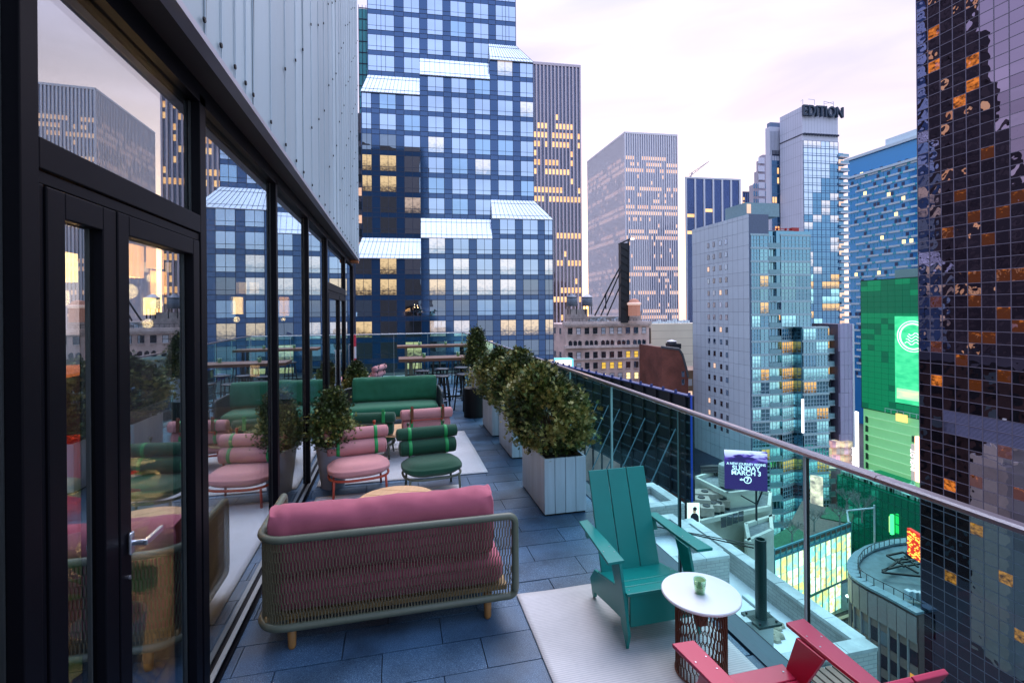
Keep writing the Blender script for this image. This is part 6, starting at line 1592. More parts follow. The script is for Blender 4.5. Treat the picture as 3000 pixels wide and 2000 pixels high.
# lattice mast by its edge
ms = thing('lattice_mast', 'thin black lattice mast before a white panel beside the billboard edge', 'mast', tuple(at(2024, 1400, 60)))
mb = MB(); d = 60
def Q(x, y): return at(x, y, d) - ms.location
mb.tube([Q(2017, 1470), Q(2017, 1300)], .06, 4).tube([Q(2029, 1470), Q(2029, 1300)], .06, 4)
for k in range(9): mb.tube([Q(2017, 1300 + k * 19), Q(2029, 1319 + k * 19)], .045, 4).tube([Q(2029, 1300 + k * 19), Q(2017, 1319 + k * 19)], .045, 4)
mb.build('lattice', darkm, ms)
m2 = MB(); e1 = at(2014, 1300, 64) - ms.location; e2 = at(2031, 1300, 64) - ms.location; m2.obox(e1, e2 - e1, (0, .4, 0), (0, 0, at(2020, 1400, 64).z - at(2020, 1300, 64).z)); m2.build('white_panel', emit('panel_white', (.8, 1, .95), 1.0), ms)

# ---------------- low roofs below: neighbour block with parapets
nbk = thing('neighbour_roof', 'neighbouring pale brick roof with weathered parapets just beyond the railing', 'building', (5, 10, -8))
tealbrick = brickmat('weathered_brick', (.56, .57, .55), (.48, .50, .48), (.36, .38, .38), 1.0, .5)
cop = pm('coping_stone', (.56, .60, .60), .8, var=.15, scale=2, dirt=.35, objvar=.1)
stucco = pm('stained_stucco', (.36, .38, .37), .85, var=.2, scale=1.2, dirt=.5)
def nb(n, mb, m, **k): return part(nbk, n, mb, m, **k)
def rect_roof(x0, x1, y0, y1, z, ph=.75, th=.24, wallm=tealbrick, base=-30, roofm=roofwhite):
    nb('roof_deck', MB().box(x0, x1, y0, y1, z - .3, z), roofm)
    nb('wall', MB().box(x0 + .003, x1 - .003, y0 + .003, y1 - .003, base, z - .3), wallm)
    for (a, b, c, d) in ((x0, x1, y0 - .002, y0 + th), (x0, x1, y1 - th, y1 + .002), (x0 - .002, x0 + th, y0 + th, y1 - th), (x1 - th, x1 + .002, y0 + th, y1 - th)):
        nb('parapet', MB().box(a, b, c, d, z - .3, z + ph), wallm)
        lx, ly = b - a, d - c; n = max(1, int(max(lx, ly) / .62))
        for k in range(n):
            if lx > ly: bx = (a + lx * k / n + .006, a + lx * (k + 1) / n - .006, c - .03, d + .03)
            else: bx = (a - .03, b + .03, c + ly * k / n + .006, c + ly * (k + 1) / n - .006)
            nb('coping_stone', MB().box(bx[0], bx[1], bx[2], bx[3], z + ph + .001, z + ph + .07 + .004 * rnd()), cop)
rect_roof(2.6, 8.62, 7.3, 13.08, -4.55, ph=.47, base=-45)
rect_roof(2.65, 7.8, 10.35, 12.8, -4.15, ph=.40, base=-4.56)
rect_roof(2.6, 8.35, 13.1, 14.9, -3.80, ph=.20, base=-45)
nwn = MB()
for yy in range(8, 12, 2):
    for k in range(11):
        X_ = 8.63; nwn.box(X_, X_ + .03, yy, yy + 1.5, -43 + k * 3.2, -41 + k * 3.2)
nb('side_window', nwn, MATS['dark_sash'], kind='stuff')
# two brick bulkheads and the pipe
nb('bulkhead', MB().box(3.2, 6.2, 7.1, 7.75, -9, -3.05), pm('glazed_white_brick', (.62, .70, .70), .6, var=.1, scale=4))
for k in range(5): nb('coping_stone', MB().box(3.2 + k * .595, 3.785 + k * .595, 7.06, 7.2, -3.04, -2.96), cop)
for k in range(1): nb('coping_stone', MB().box(6.1, 6.23, 7.21, 7.75, -3.04, -2.955), cop)
nb('bulkhead_roof', MB().box(3.2, 6.09, 7.21, 7.75, -3.05, -3.0), roofwhite)
nb('rusty_vent_box', MB().box(6.35, 7.7, 6.0, 7.2, -16, -4.1), stucco)
for k in range(8): nb('corrugated_strip', MB().box(6.4 + k * .15, 6.51 + k * .15, 6.35, 7.15, -4.1, -4.05), pm('rust_metal', (.25, .12, .09), .6, var=.3) if k % 2 and 'rust_metal' not in MATS else (MATS.get('rust_metal') or cop))
mb = MB()
for k in range(40):
    a = rnd() * 6.28; r = rnd() * .55; mb.lathe([(.12, 0), (.1, .05), (.02, .08)], 6, (7.45 + r * math.cos(a) * 1.1, 8.9 + r * math.sin(a), -4.55))
nb('gravel_pile', mb, pm('gravel', (.36, .33, .25), .9, var=.4, scale=8), kind='stuff')
pp = thing('vent_pipe', 'dark teal vertical pipe with a square foot on the neighbouring bulkhead roof', 'pipe', tuple(onz(2230, 1815, -3.0)))
hh = (ony(2215, 1580, pp.location.y).z) + 3.0
MB().lathe([(.09, 0), (.09, hh), (.07, hh), (.07, hh - .1)], 20, (0, 0, 0)).build('tube', pm('dark_teal_pipe', (.012, .04, .04), .4), pp, smooth=False)
MB().box(-.22, .22, -.22, .22, 0, .04).build('foot_plate', MATS['dark_teal_pipe'], pp)
for s in (-1, 1):
    for q in (-1, 1): MB().lathe([(.02, .04), (.02, .07)], 6, (s * .16, q * .16, 0)).build('bolt', darkm, pp)
MB().tube([(-.05, .1, hh * .86), (-1.2, 1.5, hh * .80)], .012, 6).tube([(-.05, .1, hh * .90), (-1.2, 1.5, hh * .80)], .010, 6).build('arm', darkm, pp)

# ---------------- low blocks with plant and the purple billboard
D1 = 66.0
def slabpoly(t, nm, pix, ztop, zbot, m, label=None):
    P = [onz(x, y, ztop) for x, y in pix]; mb = MB().prism([(p.x - t.location.x, p.y - t.location.y, zbot - t.location.z) for p in P], (0, 0, ztop - zbot)); return mb.build(nm, m, t)
cb = thing('cream_low_block', 'low cream block with roof plant below the purple billboard', 'building', tuple(onz(2150, 1560, -26)))
cream2 = pm('greenish_cream_wall', (.70, .72, .60), .8, var=.1, scale=.4, dirt=.2)
groof = pm('grey_roof', (.2, .22, .22), .8, var=.3)
def cream_box(nm, pix, z, zbot, inset=.08):
    slabpoly(cb, nm, pix, z - .45, zbot, cream2)
    P = [onz(x, y, z) for x, y in pix]; n = len(P); c = sum(P, Vector()) / n
    for k in range(n):
        a, b = P[k], P[(k + 1) % n]; v = b - a; l = v.length; v.normalize(); nn_ = Vector((v.y, -v.x, 0))
        if nn_.dot(c - a) < 0: nn_ = -nn_
        MB().obox(a - cb.location - Z * .45, v * l, nn_ * .35, Z * .45).build('parapet', cream2, cb)
    slabpoly(cb, 'roof_deck', [(x, y) for x, y in pix], z - .42, z - .44, groof)
cream_box('upper_body', [(2032, 1395), (2130, 1444), (2218, 1433), (2225, 1392), (2120, 1368)], -18.2, -30)
cream_box('lower_body', [(2052, 1525), (2155, 1502), (2258, 1482), (2262, 1440), (2130, 1400), (2000, 1490)], -20.0, GND)
cream_box('annex_body', [(2190, 1584), (2267, 1550), (2262, 1505), (2180, 1530)], -20.8, GND)
for k in range(4):
    for nm, (xx, yy) in (('window', (2112 + k * 17, 1545 - k * 6)),):
        P_ = at(xx, yy, 50.5); q0 = onz(2052, 1525, -20); q1 = onz(2155, 1502, -20); dv = (q1 - q0); dv.z = 0; dv.normalize(); n_ = Vector((dv.y, -dv.x, 0))
        if n_.dot(EYE - q0) < 0: n_ = -n_
        P_ = onplane(xx, yy, q0, n_); MB().obox((P_ - cb.location) + n_ * .02, dv * .7, n_ * .06, (0, 0, 1.1)).build(nm, MATS['dark_sash'], cb)
random.seed(6)
acm = pm('roof_unit_tan', (.40, .34, .28), .6, var=.2)
for iq, (x, y, w, d, h) in enumerate(((2065, 1478, 3.6, 1.6, 1.3), (2080, 1468, 2.4, 1.6, 1.0), (2055, 1500, 1.8, 1.4, 1.4), (2088, 1500, 1.5, 1.2, .8), (2105, 1498, 1.2, 1.2, .7), (2118, 1488, 1.4, 1.0, .8), (2070, 1515, 1.4, 1.2, 1.0))):
    p = onz(x, y, -20.4); a = thing('roof_ac_unit', ['largest tan roof unit, long and low, on the cream block', 'tan roof unit just behind the largest one', 'tall tan roof unit at the left edge of the cream roof', 'small tan roof unit in the middle of the cream roof', 'smallest tan roof unit right of the middle one', 'tan roof unit farthest right on the cream roof', 'tan roof unit nearest the portrait poster'][iq], 'AC unit', tuple(p), rad(-30 + rnd() * 10), 'air conditioning units on the low cream block')
    MB().box(-w / 2, w / 2, -d / 2, d / 2, .25, h + .25).build('casing', acm, a, bevel=.05)
    MB().lathe([(.4, h + .25), (.4, h + .35), (.1, h + .36)], 12).build('fan', darkm, a)
    MB().box(-w / 2 + .1, -w / 2 + .25, -d / 2, d / 2, 0, .25).box(w / 2 - .25, w / 2 - .1, -d / 2, d / 2, 0, .25).build('skid', darkm, a)
for k in range(5):
    p = onz(2085 + k * 8, 1392 - k, -18.6); a = thing('roof_fan', ['leftmost dark slatted cooling unit beside the round tank', 'second dark slatted cooling unit from the left', 'middle dark slatted cooling unit of the row', 'fourth dark slatted cooling unit from the left', 'rightmost dark slatted cooling unit, against the round tank'][k], 'cooling unit', tuple(p), rad(-20), 'dark cooling units on the left wing')
    for j in range(5): MB().box(-1.3, 1.3, -.6 + j * .25, -.45 + j * .25, .5 + .1 * j, .6 + .1 * j).build('slat', darkm, a)
    MB().box(-1.2, -1.1, -.5, .5, 0, .6).box(1.1, 1.2, -.5, .5, 0, .6).build('skid', darkm, a)
for k in range(3):
    p = onz(2122 + k * 15, 1543 + k * 0 - k * 3, -28)
    P = [onz(2122 + k * 15, 1550 - k * 4, -26)]
tnk = thing('round_tank', 'pale ribbed round tank half hidden by the purple billboard', 'tank', tuple(at(2129, 1420, 57.5)))
MB().lathe([(.9, 0), (.9, 2.2), (.85, 2.4), (.01, 2.9)], 18).build('shell', pm('pale_tank', (.5, .52, .48), .6), tnk)
for k in range(6): MB().lathe([(.92, .25 + k * .33), (.92, .3 + k * .33)], 18).build('rib', concrete, tnk)
# purple billboard
db = 54.0
a, b, c, d = at(2124, 1424, db), at(2249, 1440, db - 1), at(2252, 1318, db - 1), at(2124, 1312, db)
pb = thing('purple_billboard', 'purple billboard reading A NEW JOURNEY BEGINS SUNDAY MARCH 3', 'billboard', tuple(a))
uu = (b - a); uu.z = 0; wv = uu.length; uu.normalize(); nn = Vector((uu.y, -uu.x, 0)); hb_ = d.z - a.z
PBF = Frame(a, uu, nn); z00 = a.z - .25
def pbb(n, mb, m, **k): 
    mb.v = [(v[0] - pb.location.x, v[1] - pb.location.y, v[2] - pb.location.z) for v in mb.v]; return mb.build(n, m, pb, **k)
purple = bpy.data.materials.new('billboard_print'); purple.use_nodes = True; MATS['billboard_print'] = purple
ntp = purple.node_tree; bp = ntp.nodes['Principled BSDF']; tcn = ntp.nodes.new('ShaderNodeTexCoord'); mpn = ntp.nodes.new('ShaderNodeMapping'); mpn.inputs['Rotation'].default_value = (0, rad(14), 0); mpn.inputs['Scale'].default_value = (.10, 1, 1.5)
ntp.links.new(tcn.outputs['Object'], mpn.inputs[0]); nn1 = ntp.nodes.new('ShaderNodeTexNoise'); nn1.inputs['Scale'].default_value = 1.0; nn1.inputs['Detail'].default_value = 3; ntp.links.new(mpn.outputs[0], nn1.inputs[0])
sp1 = ntp.nodes.new('ShaderNodeSeparateXYZ'); ntp.links.new(tcn.outputs['Object'], sp1.inputs[0]); rm1 = ntp.nodes.new('ShaderNodeMapRange'); rm1.inputs[1].default_value = hb_ * .55; rm1.inputs[2].default_value = hb_ * .95; ntp.links.new(sp1.outputs[2], rm1.inputs[0])
rn = ntp.nodes.new('ShaderNodeMapRange'); rn.inputs[1].default_value = .44; rn.inputs[2].default_value = .55; ntp.links.new(nn1.outputs[0], rn.inputs[0]); mm = ntp.nodes.new('ShaderNodeMath'); mm.operation = 'MULTIPLY'; ntp.links.new(rn.outputs[0], mm.inputs[0]); ntp.links.new(rm1.outputs[0], mm.inputs[1])
rr = ntp.nodes.new('ShaderNodeValToRGB'); rr.color_ramp.elements[0].color = (.022, .006, .07, 1); rr.color_ramp.elements[1].color = (.9, .65, 1, 1); e = rr.color_ramp.elements.new(.3); e.color = (.10, .03, .30, 1); ntp.links.new(mm.outputs[0], rr.inputs[0])
ntp.links.new(rr.outputs[0], bp.inputs['Emission Color']); bp.inputs['Emission Strength'].default_value = 1.0; bp.inputs['Base Color'].default_value = (.03, .02, .08, 1)
mb = MB(); PBF.box(mb, 0, wv, z00, z00 + hb_, -.35, 0); pbb('face', mb, purple)
tm = emit('sign_text_white', (.85, .88, 1), 1.3)
def ptext(s, size, fy, sx=1, bold=.02, fx=.5):
    text('letter', s, size, PBF.p(wv * fx, z00 + hb_ * fy, .05), PBF.u, Z, tm, pb, ext=.01, sx=sx, bold=bold)
ptext('A NEW JOURNEY BEGINS', hb_ * .088, .672, .93, .006); ptext('SUNDAY', hb_ * .165, .562, 1.02, .012); ptext('MARCH 3', hb_ * .165, .44, 1.02, .012); ptext('abc', hb_ * .08, .275, 1, .01, .405); ptext('7', hb_ * .15, .27, 1, .02, .535)
rg2 = MB().tube([PBF.p(wv * .535 + hb_ * .085 * math.cos(a_), z00 + hb_ * .27 + hb_ * .085 * math.sin(a_), .06) for a_ in [2 * math.pi * k / 28 for k in range(28)]], .045, 5, closed=True); pbb('ring_mark', rg2, tm)
mb = MB(); PBF.box(mb, wv * .74, wv * .78, z00 - 4.2, z00, -.6, -.36); mb.tube([PBF.p(wv * .4, z00 - .8, -.5), PBF.p(wv * .76, z00 - 1.6, -.5)], .08, 4); mb.tube([PBF.p(wv * .9, z00 - .2, -.5), PBF.p(wv * .76, z00 - 1.8, -.5)], .08, 4); pbb('steel_post', mb, darkm)
# lit portrait poster
pd_ = 30.0; a = at(2015, 1532, pd_); b = at(2050, 1545, pd_)
pz1 = at(2015, 1474, pd_).z
po = thing('portrait_poster', 'small backlit poster of a man in a dark jacket beyond the neighbouring roof', 'poster', tuple(a))
uu = b - a; uu.z = 0; pw_ = uu.length; uu.normalize(); PF = Frame(a, uu, Vector((uu.y, -uu.x, 0))); ph_ = pz1 - a.z
def pob(n, mb, m): mb.v = [(v[0] - po.location.x, v[1] - po.location.y, v[2] - po.location.z) for v in mb.v]; return mb.build(n, m, po)
mb = MB(); PF.box(mb, 0, pw_, a.z, a.z + ph_, -.1, 0); pob('backlit_face', mb, emit('poster_white', (1, .92, .85), 1.5))
def disc(cx_, cz_, rx_, rz2, d, n=16): return [PF.p(pw_ * (cx_ + rx_ * math.cos(2 * math.pi * k / n)), a.z + ph_ * (cz_ + rz2 * math.sin(2 * math.pi * k / n)), d) for k in range(n)]
pob('printed_jacket', MB().prism([PF.p(pw_ * x, a.z + ph_ * z, .01) for x, z in ((.2, .0), (.95, .0), (.92, .35), (.78, .48), (.62, .52), (.4, .5), (.24, .38))], -PF.n * .008), pm('print_dark', (.02, .02, .03), .6))
pob('printed_face', MB().prism(disc(.57, .63, .14, .14, .014), -PF.n * .008), pm('print_skin', (.55, .30, .2), .6, emis=(.6, .3, .2), es=.4))
pob('printed_hair', MB().prism(disc(.6, .73, .17, .10, .018), -PF.n * .003), MATS['print_dark'])
MB().tube([(.2, .1, 0), (.3, .0, -1.0)], .03, 5).tube([(.6, .1, 0), (.5, .0, -1.0)], .03, 5).build('bracket', darkm, po)
mb = MB().lathe([(.001, 0), (.12, .03), (.12, .12), (.001, .15)], 10); mb.build('spot_lamp', emit('spot', (1, .8, .7), 9), po).location = (-.1, -.2, -.25)

# ---------------- glazed shop building with roof garden
RB = thing('glazed_shop', 'low glazed shop building glowing yellow inside with a green roof terrace', 'building', tuple(onz(2400, 1600, -34)))
shopglow = [emit('shop_yellow', (1, .62, .16), 2.2, ((.9, .9, 1.2), .35, .62, (.20, .45, .42))), emit('shop_white', (1, .9, .7), 2.2, ((1.1, 1.1, 1.4), .35, .6, (.75, .35, .1))), emit('shop_cyan', (.35, .95, .95), 1.6, ((.7, .7, 1), .35, .65, (.9, .55, .2)))]
cyf = pm('cyan_frame', (.12, .38, .42), .4)
zr, zs_ = -34.0, GND + .2
c1, c2, c3, c4 = onz(2268, 1600, zr), onz(2460, 1535, zr), onz(2500, 1500, zr), onz(2350, 1460, zr)
c1 = onz(2268, 1608, zr); c2 = onz(2492, 1528, zr); c0 = onz(2255, 1555, zr)
def wallrun(p, q, z0, z1, n, nv):
    v = q - p; v.z = 0; l = v.length; v.normalize(); fr = Frame(p, v, Vector((v.y, -v.x, 0)))
    for i in range(n):
        for j in range(nv):
            m = shopglow[0 if rnd() < .45 else (1 if rnd() < .5 else 2)]
            g = MB(); fr.box(g, l * i / n + .06, l * (i + 1) / n - .06, z0 + (z1 - z0) * j / nv + .06, z0 + (z1 - z0) * (j + 1) / nv - .06, -.1, 0)
            g.v = [(x - RB.location.x, y - RB.location.y, z - RB.location.z) for x, y, z in g.v]; g.build('shop_pane', m, RB)
    g = MB()
    for i in range(n + 1): fr.box(g, l * i / n - .07, l * i / n + .07, z0, z1 + 1.6, -.1, .12)
    fr.box(g, 0, l, z1, z1 + .25, -.1, .14); fr.box(g, 0, l, z1 + 1.4, z1 + 1.65, -.1, .14)
    g.v = [(x - RB.location.x, y - RB.location.y, z - RB.location.z) for x, y, z in g.v]; g.build('window_frame', cyf, RB, kind='stuff')
    g = MB(); fr.box(g, 0, l, z1 + .25, z1 + 1.4, -.08, -.03); g.v = [(x - RB.location.x, y - RB.location.y, z - RB.location.z) for x, y, z in g.v]; g.build('glass_parapet', facade_glass('cyan_parapet', (.10, .45, .50), (.5, .9, 1), .35, .05, emis=(.1, .6, .7), es=.5) if 'cyan_parapet' not in MATS else MATS['cyan_parapet'], RB)
random.seed(17)
wallrun(c1, c2, zs_ + 6.5, zr - 1.65, 14, 3)
wallrun(c1 + Vector((1.5, 2, 0)), c2 + Vector((0, 2, 0)), zs_, zs_ + 4.5, 10, 2)
wallrun(c0, c1, zs_, zr - 1.65, 3, 5)
g = MB(); cz = [c1, c2, c3, c4]
g.prism([(p.x - RB.location.x, p.y - RB.location.y, -.9) for p in cz], (0, 0, .5)); g.build('roof_deck', pm('brown_deck', (.16, .14, .11), .8, var=.3), RB)
lawn = MB().prism([(p.x - RB.location.x, p.y - RB.location.y, -.38) for p in (c1, c1.lerp(c2, .45), c1.lerp(c2, .4) + Vector((2, 5, 0)), c1 + Vector((1, 3, 0)))], (0, 0, .15)); lawn.build('lawn_patch', pm('roof_lawn', (.03, .15, .07), .9, var=.4), RB)
lawn = MB().prism([(p.x - RB.location.x, p.y - RB.location.y, -.38) for p in (c2, c3, c3.lerp(c4, .5), c2.lerp(c1, .15) + Vector((0, 4, 0)))], (0, 0, .15)); lawn.build('lawn_patch', MATS['roof_lawn'], RB)
g = MB(); p = onz(2360, 1700, GND + 5.2); g.hexa([(p.x - 3 - RB.location.x, p.y - 2 - RB.location.y, GND + 5 + 34), (p.x + 9 - RB.location.x, p.y - 1 - RB.location.y, GND + 5 + 34), (p.x + 10 - RB.location.x, p.y + 4 - RB.location.y, GND + 5 + 34), (p.x - 1 - RB.location.x, p.y + 4 - RB.location.y, GND + 5 + 34)] + [(p.x - 3 - RB.location.x, p.y - 2 - RB.location.y, GND + 5.4 + 34), (p.x + 9 - RB.location.x, p.y - 1 - RB.location.y, GND + 5.4 + 34), (p.x + 10 - RB.location.x, p.y + 4 - RB.location.y, GND + 5.4 + 34), (p.x - 1 - RB.location.x, p.y + 4 - RB.location.y, GND + 5.4 + 34)]); g.build('entrance_canopy', pm('teal_canopy', (.15, .4, .42), .4), RB)
# bare trees on that roof
def bare_tree(loc, h, seed, label):
    random.seed(seed); t = thing('bare_tree', label, 'tree', loc, group='bare winter trees on the shop roof'); tr = MB(); tw_ = MB()
    tr.tube([(0, 0, 0), (.05, 0, h * .35), (0, .05, h * .5)], [.14, .1, .07], 6)
    def br(p, d, l, r, n):
        q = p + d * l; (tr if n > 1 else tw_).tube([p, q], [r, r * .6], 4)
        if n:
            for _ in range(4 if n > 1 else 5):
                dd = (d + Vector((rnd() - .5, rnd() - .5, rnd() * .5 - .1)) * 1.5).normalized(); br(p.lerp(q, .5 + .5 * rnd()), dd, l * .68, r * .6, n - 1)
    for k in range(6):
        a = k * 1.05; br(Vector((0, 0, h * (.3 + .03 * k))), Vector((math.cos(a) * .7, math.sin(a) * .7, .7)).normalized(), h * .3, .05, 3)
    tr.build('trunk', pm('bare_bark', (.25, .28, .25), .8) if 'bare_bark' not in MATS else MATS['bare_bark'], t); tw_.build('crown', MATS['bare_bark'], t)
for i, (x, y, h, lb) in enumerate(((2525, 1530, 5.2, 'spreading bare tree at the far right corner of the shop roof'), (2480, 1490, 4.0, 'bare tree before the green glass block, left of the spreading one'), (2385, 1555, 4.2, 'thin bare tree in the middle of the shop roof'), (2320, 1590, 4.0, 'thin bare tree at the left front of the shop roof'), (2460, 1540, 4.0, 'thin bare tree on the lawn of the shop roof'))):
    bare_tree(tuple(onz(x, y, zr - .4)), h, i + 2, lb)
lp = thing('roof_lamp_post', 'white angled lamp post at the right corner of the shop roof', 'lamp post', tuple(onz(2562, 1575, zr - 2)))
MB().tube([(0, 0, -3), (0, 0, 5.5)], .14, 6).tube([(0, 0, 5), (-4.5, 1, 4.6), (-5.8, -.5, 3.4)], .16, 6).build('post', pm('pale_post', (.6, .7, .7), .5), lp)
# street furniture down there
for i in range(6):
    p = onz(2395 + i * 22, 1786 - i * 5, GND); t = thing('street_light_globe', ['leftmost globe light of the kerb row', 'second globe light from the left at the kerb', 'third globe light from the left at the kerb', 'fourth globe light from the left at the kerb', 'fifth globe light from the left at the kerb', 'rightmost globe light of the kerb row'][i], 'street light', tuple(p), group='row of globe lights at the kerb')
    MB().lathe([(.001, 0), (.28, .15), (.3, .35), (.001, .6)], 8, (0, 0, 1.0)).build('globe', emit('globe', (.95, 1, .95), 4) if 'globe' not in MATS else MATS['globe'], t); MB().tube([(0, 0, 0), (0, 0, 1)], .06, 5).build('post', darkm, t)
pvp = [onz(x, y, GND) for x, y in ((2420, 1810), (2560, 1760), (2560, 1680), (2440, 1720))]
struct('plaza_paving', MB().prism([(p.x, p.y, GND + .0) for p in pvp], (0, 0, .12)), pm('plaza_green_stone', (.16, .24, .23), .6, var=.25, scale=.6))
kb = [onz(2425, 1832, GND), onz(2560, 1785, GND)]
struct('kerb', MB().obox(kb[0], kb[1] - kb[0], (.1, .6, 0), (0, 0, .3)), pm('kerb_pale', (.5, .5, .4), .7))

# ---------------- round-ended building lower right
RZ = -36.0
rbp = [onz(2694, 1574, RZ), onz(2600, 1585, RZ), onz(2545, 1600, RZ), onz(2510, 1620, RZ), onz(2492, 1645, RZ), onz(2492, 1668, RZ), onz(2505, 1690, RZ), onz(2540, 1712, RZ), onz(2600, 1742, RZ), onz(2691, 1792, RZ)]
rb_ = thing('round_ended_building', 'round ended building with a teal tiled roof deck and panelled crown in the lower right', 'building', (50, 40, GND))
ctr = Vector((rbp[4].x + 14, rbp[4].y - 2, 0)); back = [Vector((rbp[0].x + 6, rbp[-1].y + 3, 0)), Vector((rbp[0].x + 6, rbp[0].y + 2, 0))]
loop = [Vector((p.x, p.y, 0)) for p in rbp]
def rbb(n, mb, m, **k):
    mb.v = [(v[0] - 50, v[1] - 40, v[2] - GND) for v in mb.v]; return mb.build(n, m, rb_, **k)
fullp = loop + back
rbb('body', MB().prism([(p.x * .985 + ctr.x * .015, p.y * .985 + ctr.y * .015, GND) for p in fullp], (0, 0, RZ - .6 - GND)), pm('brown_facade', (.20, .14, .13), .7))
rbb('roof_deck', MB().prism([(p.x * .97 + ctr.x * .03, p.y * .97 + ctr.y * .03, RZ - .6) for p in fullp], (0, 0, .15)), pm('teal_roof_tile', (.12, .19, .21), .5, var=.35, scale=.7))
# resample the curve
dd = [0]
for a, b in zip(loop[:-1], loop[1:]): dd.append(dd[-1] + (b - a).length)
def lp_(s):
    s = max(0, min(dd[-1], s))
    for k in range(len(dd) - 1):
        if s <= dd[k + 1] or k == len(dd) - 2: return loop[k].lerp(loop[k + 1], (s - dd[k]) / (dd[k + 1] - dd[k]))
NP = 26; sp_ = dd[-1] / NP
crm = pm('crown_panel', (.34, .30, .30), .5, var=.08, objvar=.08); rimm = pm('rim_metal', (.22, .33, .37), .4)
rim = MB(); rail = MB(); pier = MB(); wn = {0: MB(), 1: MB(), 2: MB()}; spn = MB()
for k in range(NP):
    a, b = lp_(k * sp_), lp_((k + 1) * sp_); v = (b - a); l = v.length; v.normalize(); nO = Vector((v.y, -v.x, 0))
    if nO.dot(a - ctr) < 0: nO = -nO
    o_ = a + nO * .25
    q = MB().obox(o_ + v * .04 + Z * (RZ - 4.0), v * (l - .08), nO * .12, Z * 3.3); rbb('crown_panel', q, crm)
    rim.obox(a - nO * .9 + Z * (RZ - .3), v * (l + .05), nO * 1.35, Z * .3)
    rail.tube([a - nO * .9 + Z * (RZ + .9), b - nO * .9 + Z * (RZ + .9)], .05, 4).tube([a - nO * .9 + Z * RZ, a - nO * .9 + Z * (RZ + .9)], .05, 4)
    for j in range(6):
        z = RZ - 7.0 - j * 3.1
        pier.obox(a + nO * .02 + Z * (z - .2), v * .14, nO * .28, Z * 3.2)
        i = 1 if rnd() < .06 else (2 if rnd() < .3 else 0)
        wn[i].obox(a + v * .2 + Z * z, v * (l - .3), nO * .06, Z * 1.8)
        spn.obox(a + v * .2 + Z * (z + 1.85), v * (l - .3), nO * .1, Z * 1.15)
rbb('rim', rim, rimm); rbb('roof_railing', rail, darkm, kind='stuff'); rbb('pier', pier, pm('grey_pier', (.36, .34, .36), .6), kind='stuff')
rbb('window', wn[0], facade_glass('brown_window', (.02, .015, .02), (.4, .38, .5), .35, .03), kind='stuff'); rbb('pale_window', wn[2], pm('pale_blind', (.22, .24, .28), .6), kind='stuff'); 
if wn[1].v: rbb('lit_window', wn[1], emit('orange_room', (1, .3, .06), 1.0), kind='stuff')
rbb('spandrel', spn, pm('brown_spandrel', (.30, .21, .19), .6), kind='stuff')
rf2 = thing('roof_steel_frame', 'black steel truss frame lying on the round building roof', 'steel frame', tuple(onz(2620, 1665, RZ)))
mb = MB()
def q_(x, y, h=.6): p = onz(x, y, RZ); return Vector((p.x, p.y, RZ + h)) - rf2.location
for (a, b) in (((2598, 1638), (2645, 1628)), ((2598, 1638), (2690, 1690)), ((2645, 1628), (2700, 1655)), ((2585, 1688), (2700, 1700)), ((2585, 1688), (2645, 1645)), ((2620, 1650), (2660, 1648)), ((2632, 1660), (2680, 1652)), ((2645, 1670), (2695, 1662)), ((2650, 1640), (2690, 1672)), ((2585, 1682), (2640, 1668))):
    mb.tube([q_(*a), q_(*b)], .16, 4)
mb.build('truss', darkm, rf2)
for x, y in ((2664, 1632), (2686, 1630)): MB().lathe([(.5, 0), (.45, .8), (.2, 1.0)], 8, tuple(q_(x, y, 0))).build('fan_pot', pm('dark_fan', (.05, .08, .09), .5) if 'dark_fan' not in MATS else MATS['dark_fan'], rf2)
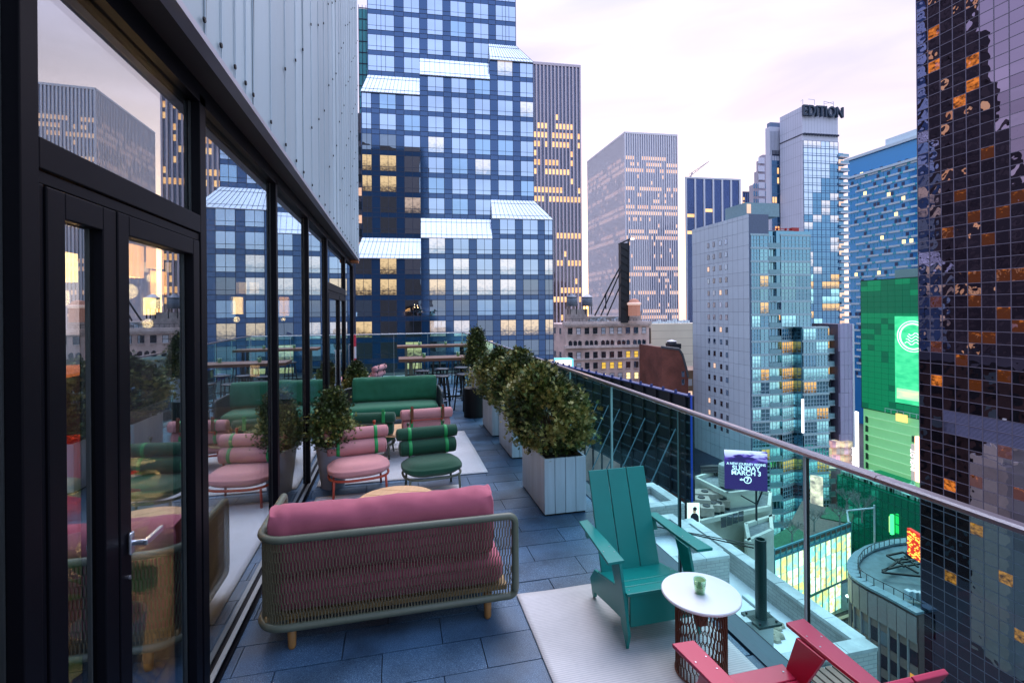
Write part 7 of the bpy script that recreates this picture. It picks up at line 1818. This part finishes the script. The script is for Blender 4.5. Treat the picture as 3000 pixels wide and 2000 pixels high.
for i, x in enumerate((2662, 2682, 2697)):
    p = onz(x, 1752 + i * 3, RZ); t = thing('roof_box', ['left pale box on the round building rim', 'middle pale box on the round building rim', 'right pale box on the round building rim'][i], 'roof box', tuple(p), group='pale boxes on the round building rim'); MB().box(-.35, .35, -.35, .35, 0, 1.1).build('casing', pm('pale_box', (.55, .68, .72), .5) if 'pale_box' not in MATS else MATS['pale_box'], t, bevel=.05)
# red dotted sign
a = at(2658, 1600, 70); b = at(2705, 1610, 67); rs = thing('red_lamp_sign', 'red sign dotted with orange lamps behind the round building', 'sign', tuple(a))
v = b - a; v.z = 0; l = v.length; v.normalize(); zz0, zz1 = at(2658, 1622, 70).z, at(2658, 1545, 70).z
RF = Frame(a, v, Vector((v.y, -v.x, 0)))
def rsb(n, mb, m, **k): mb.v = [(x - rs.location.x, y - rs.location.y, z - rs.location.z) for x, y, z in mb.v]; return mb.build(n, m, rs, **k)
mb = MB(); RF.box(mb, 0, l, zz0, zz1, -.5, 0); rsb('face', mb, emit('red_face', (1, .02, .01), 1.1))
mb = MB()
for k in range(110):
    x, z = rnd() * (l - .25), zz0 + rnd() * (zz1 - zz0 - .2); RF.box(mb, x, x + .2, z, z + .1, 0, .08)
rsb('lamp', mb, emit('orange_dots', (1, .35, .05), 3), kind='stuff')
# street level glow blocks at the foot of the glazed block
for i, (x0_, x1_, y0_, y1_, dd_, c_, s_, lb) in enumerate(((2392, 2412, 1380, 1500, 98, (1, .85, .45), 1.4, 'tall glowing yellow sign at the foot of the glazed block'), (2415, 2500, 1290, 1372, 112, (1, .72, .6), .8, 'warm cluttered shopfront lights under the violet wall'))):
    a, b = at(x0_, y1_, dd_), at(x1_, y1_, dd_); z1_ = at(x0_, y0_, dd_).z; t = thing('lit_sign', lb, 'sign', tuple(a)); v = b - a; v.z = 0
    n = 1 if i == 0 else 7
    for k in range(n):
        for j in range(1 if i == 0 else 4):
            MB().obox(v * (k / n + .01), v * (1 / n - .03), (0, 1.5, 0), (0, 0, 0) if False else (0, 0, (z1_ - a.z) / (1 if i == 0 else 4) * .85)).build('light_face', emit('glow_%d%d%d' % (i, k, j), tuple(min(1, q * (.7 + .5 * rnd())) for q in c_), s_ * (.5 + rnd()), ((.6, .6, .9), .35, .65, (.15, .1, .1))), t).location = (0, 0, (z1_ - a.z) / 4 * j if i else 0)
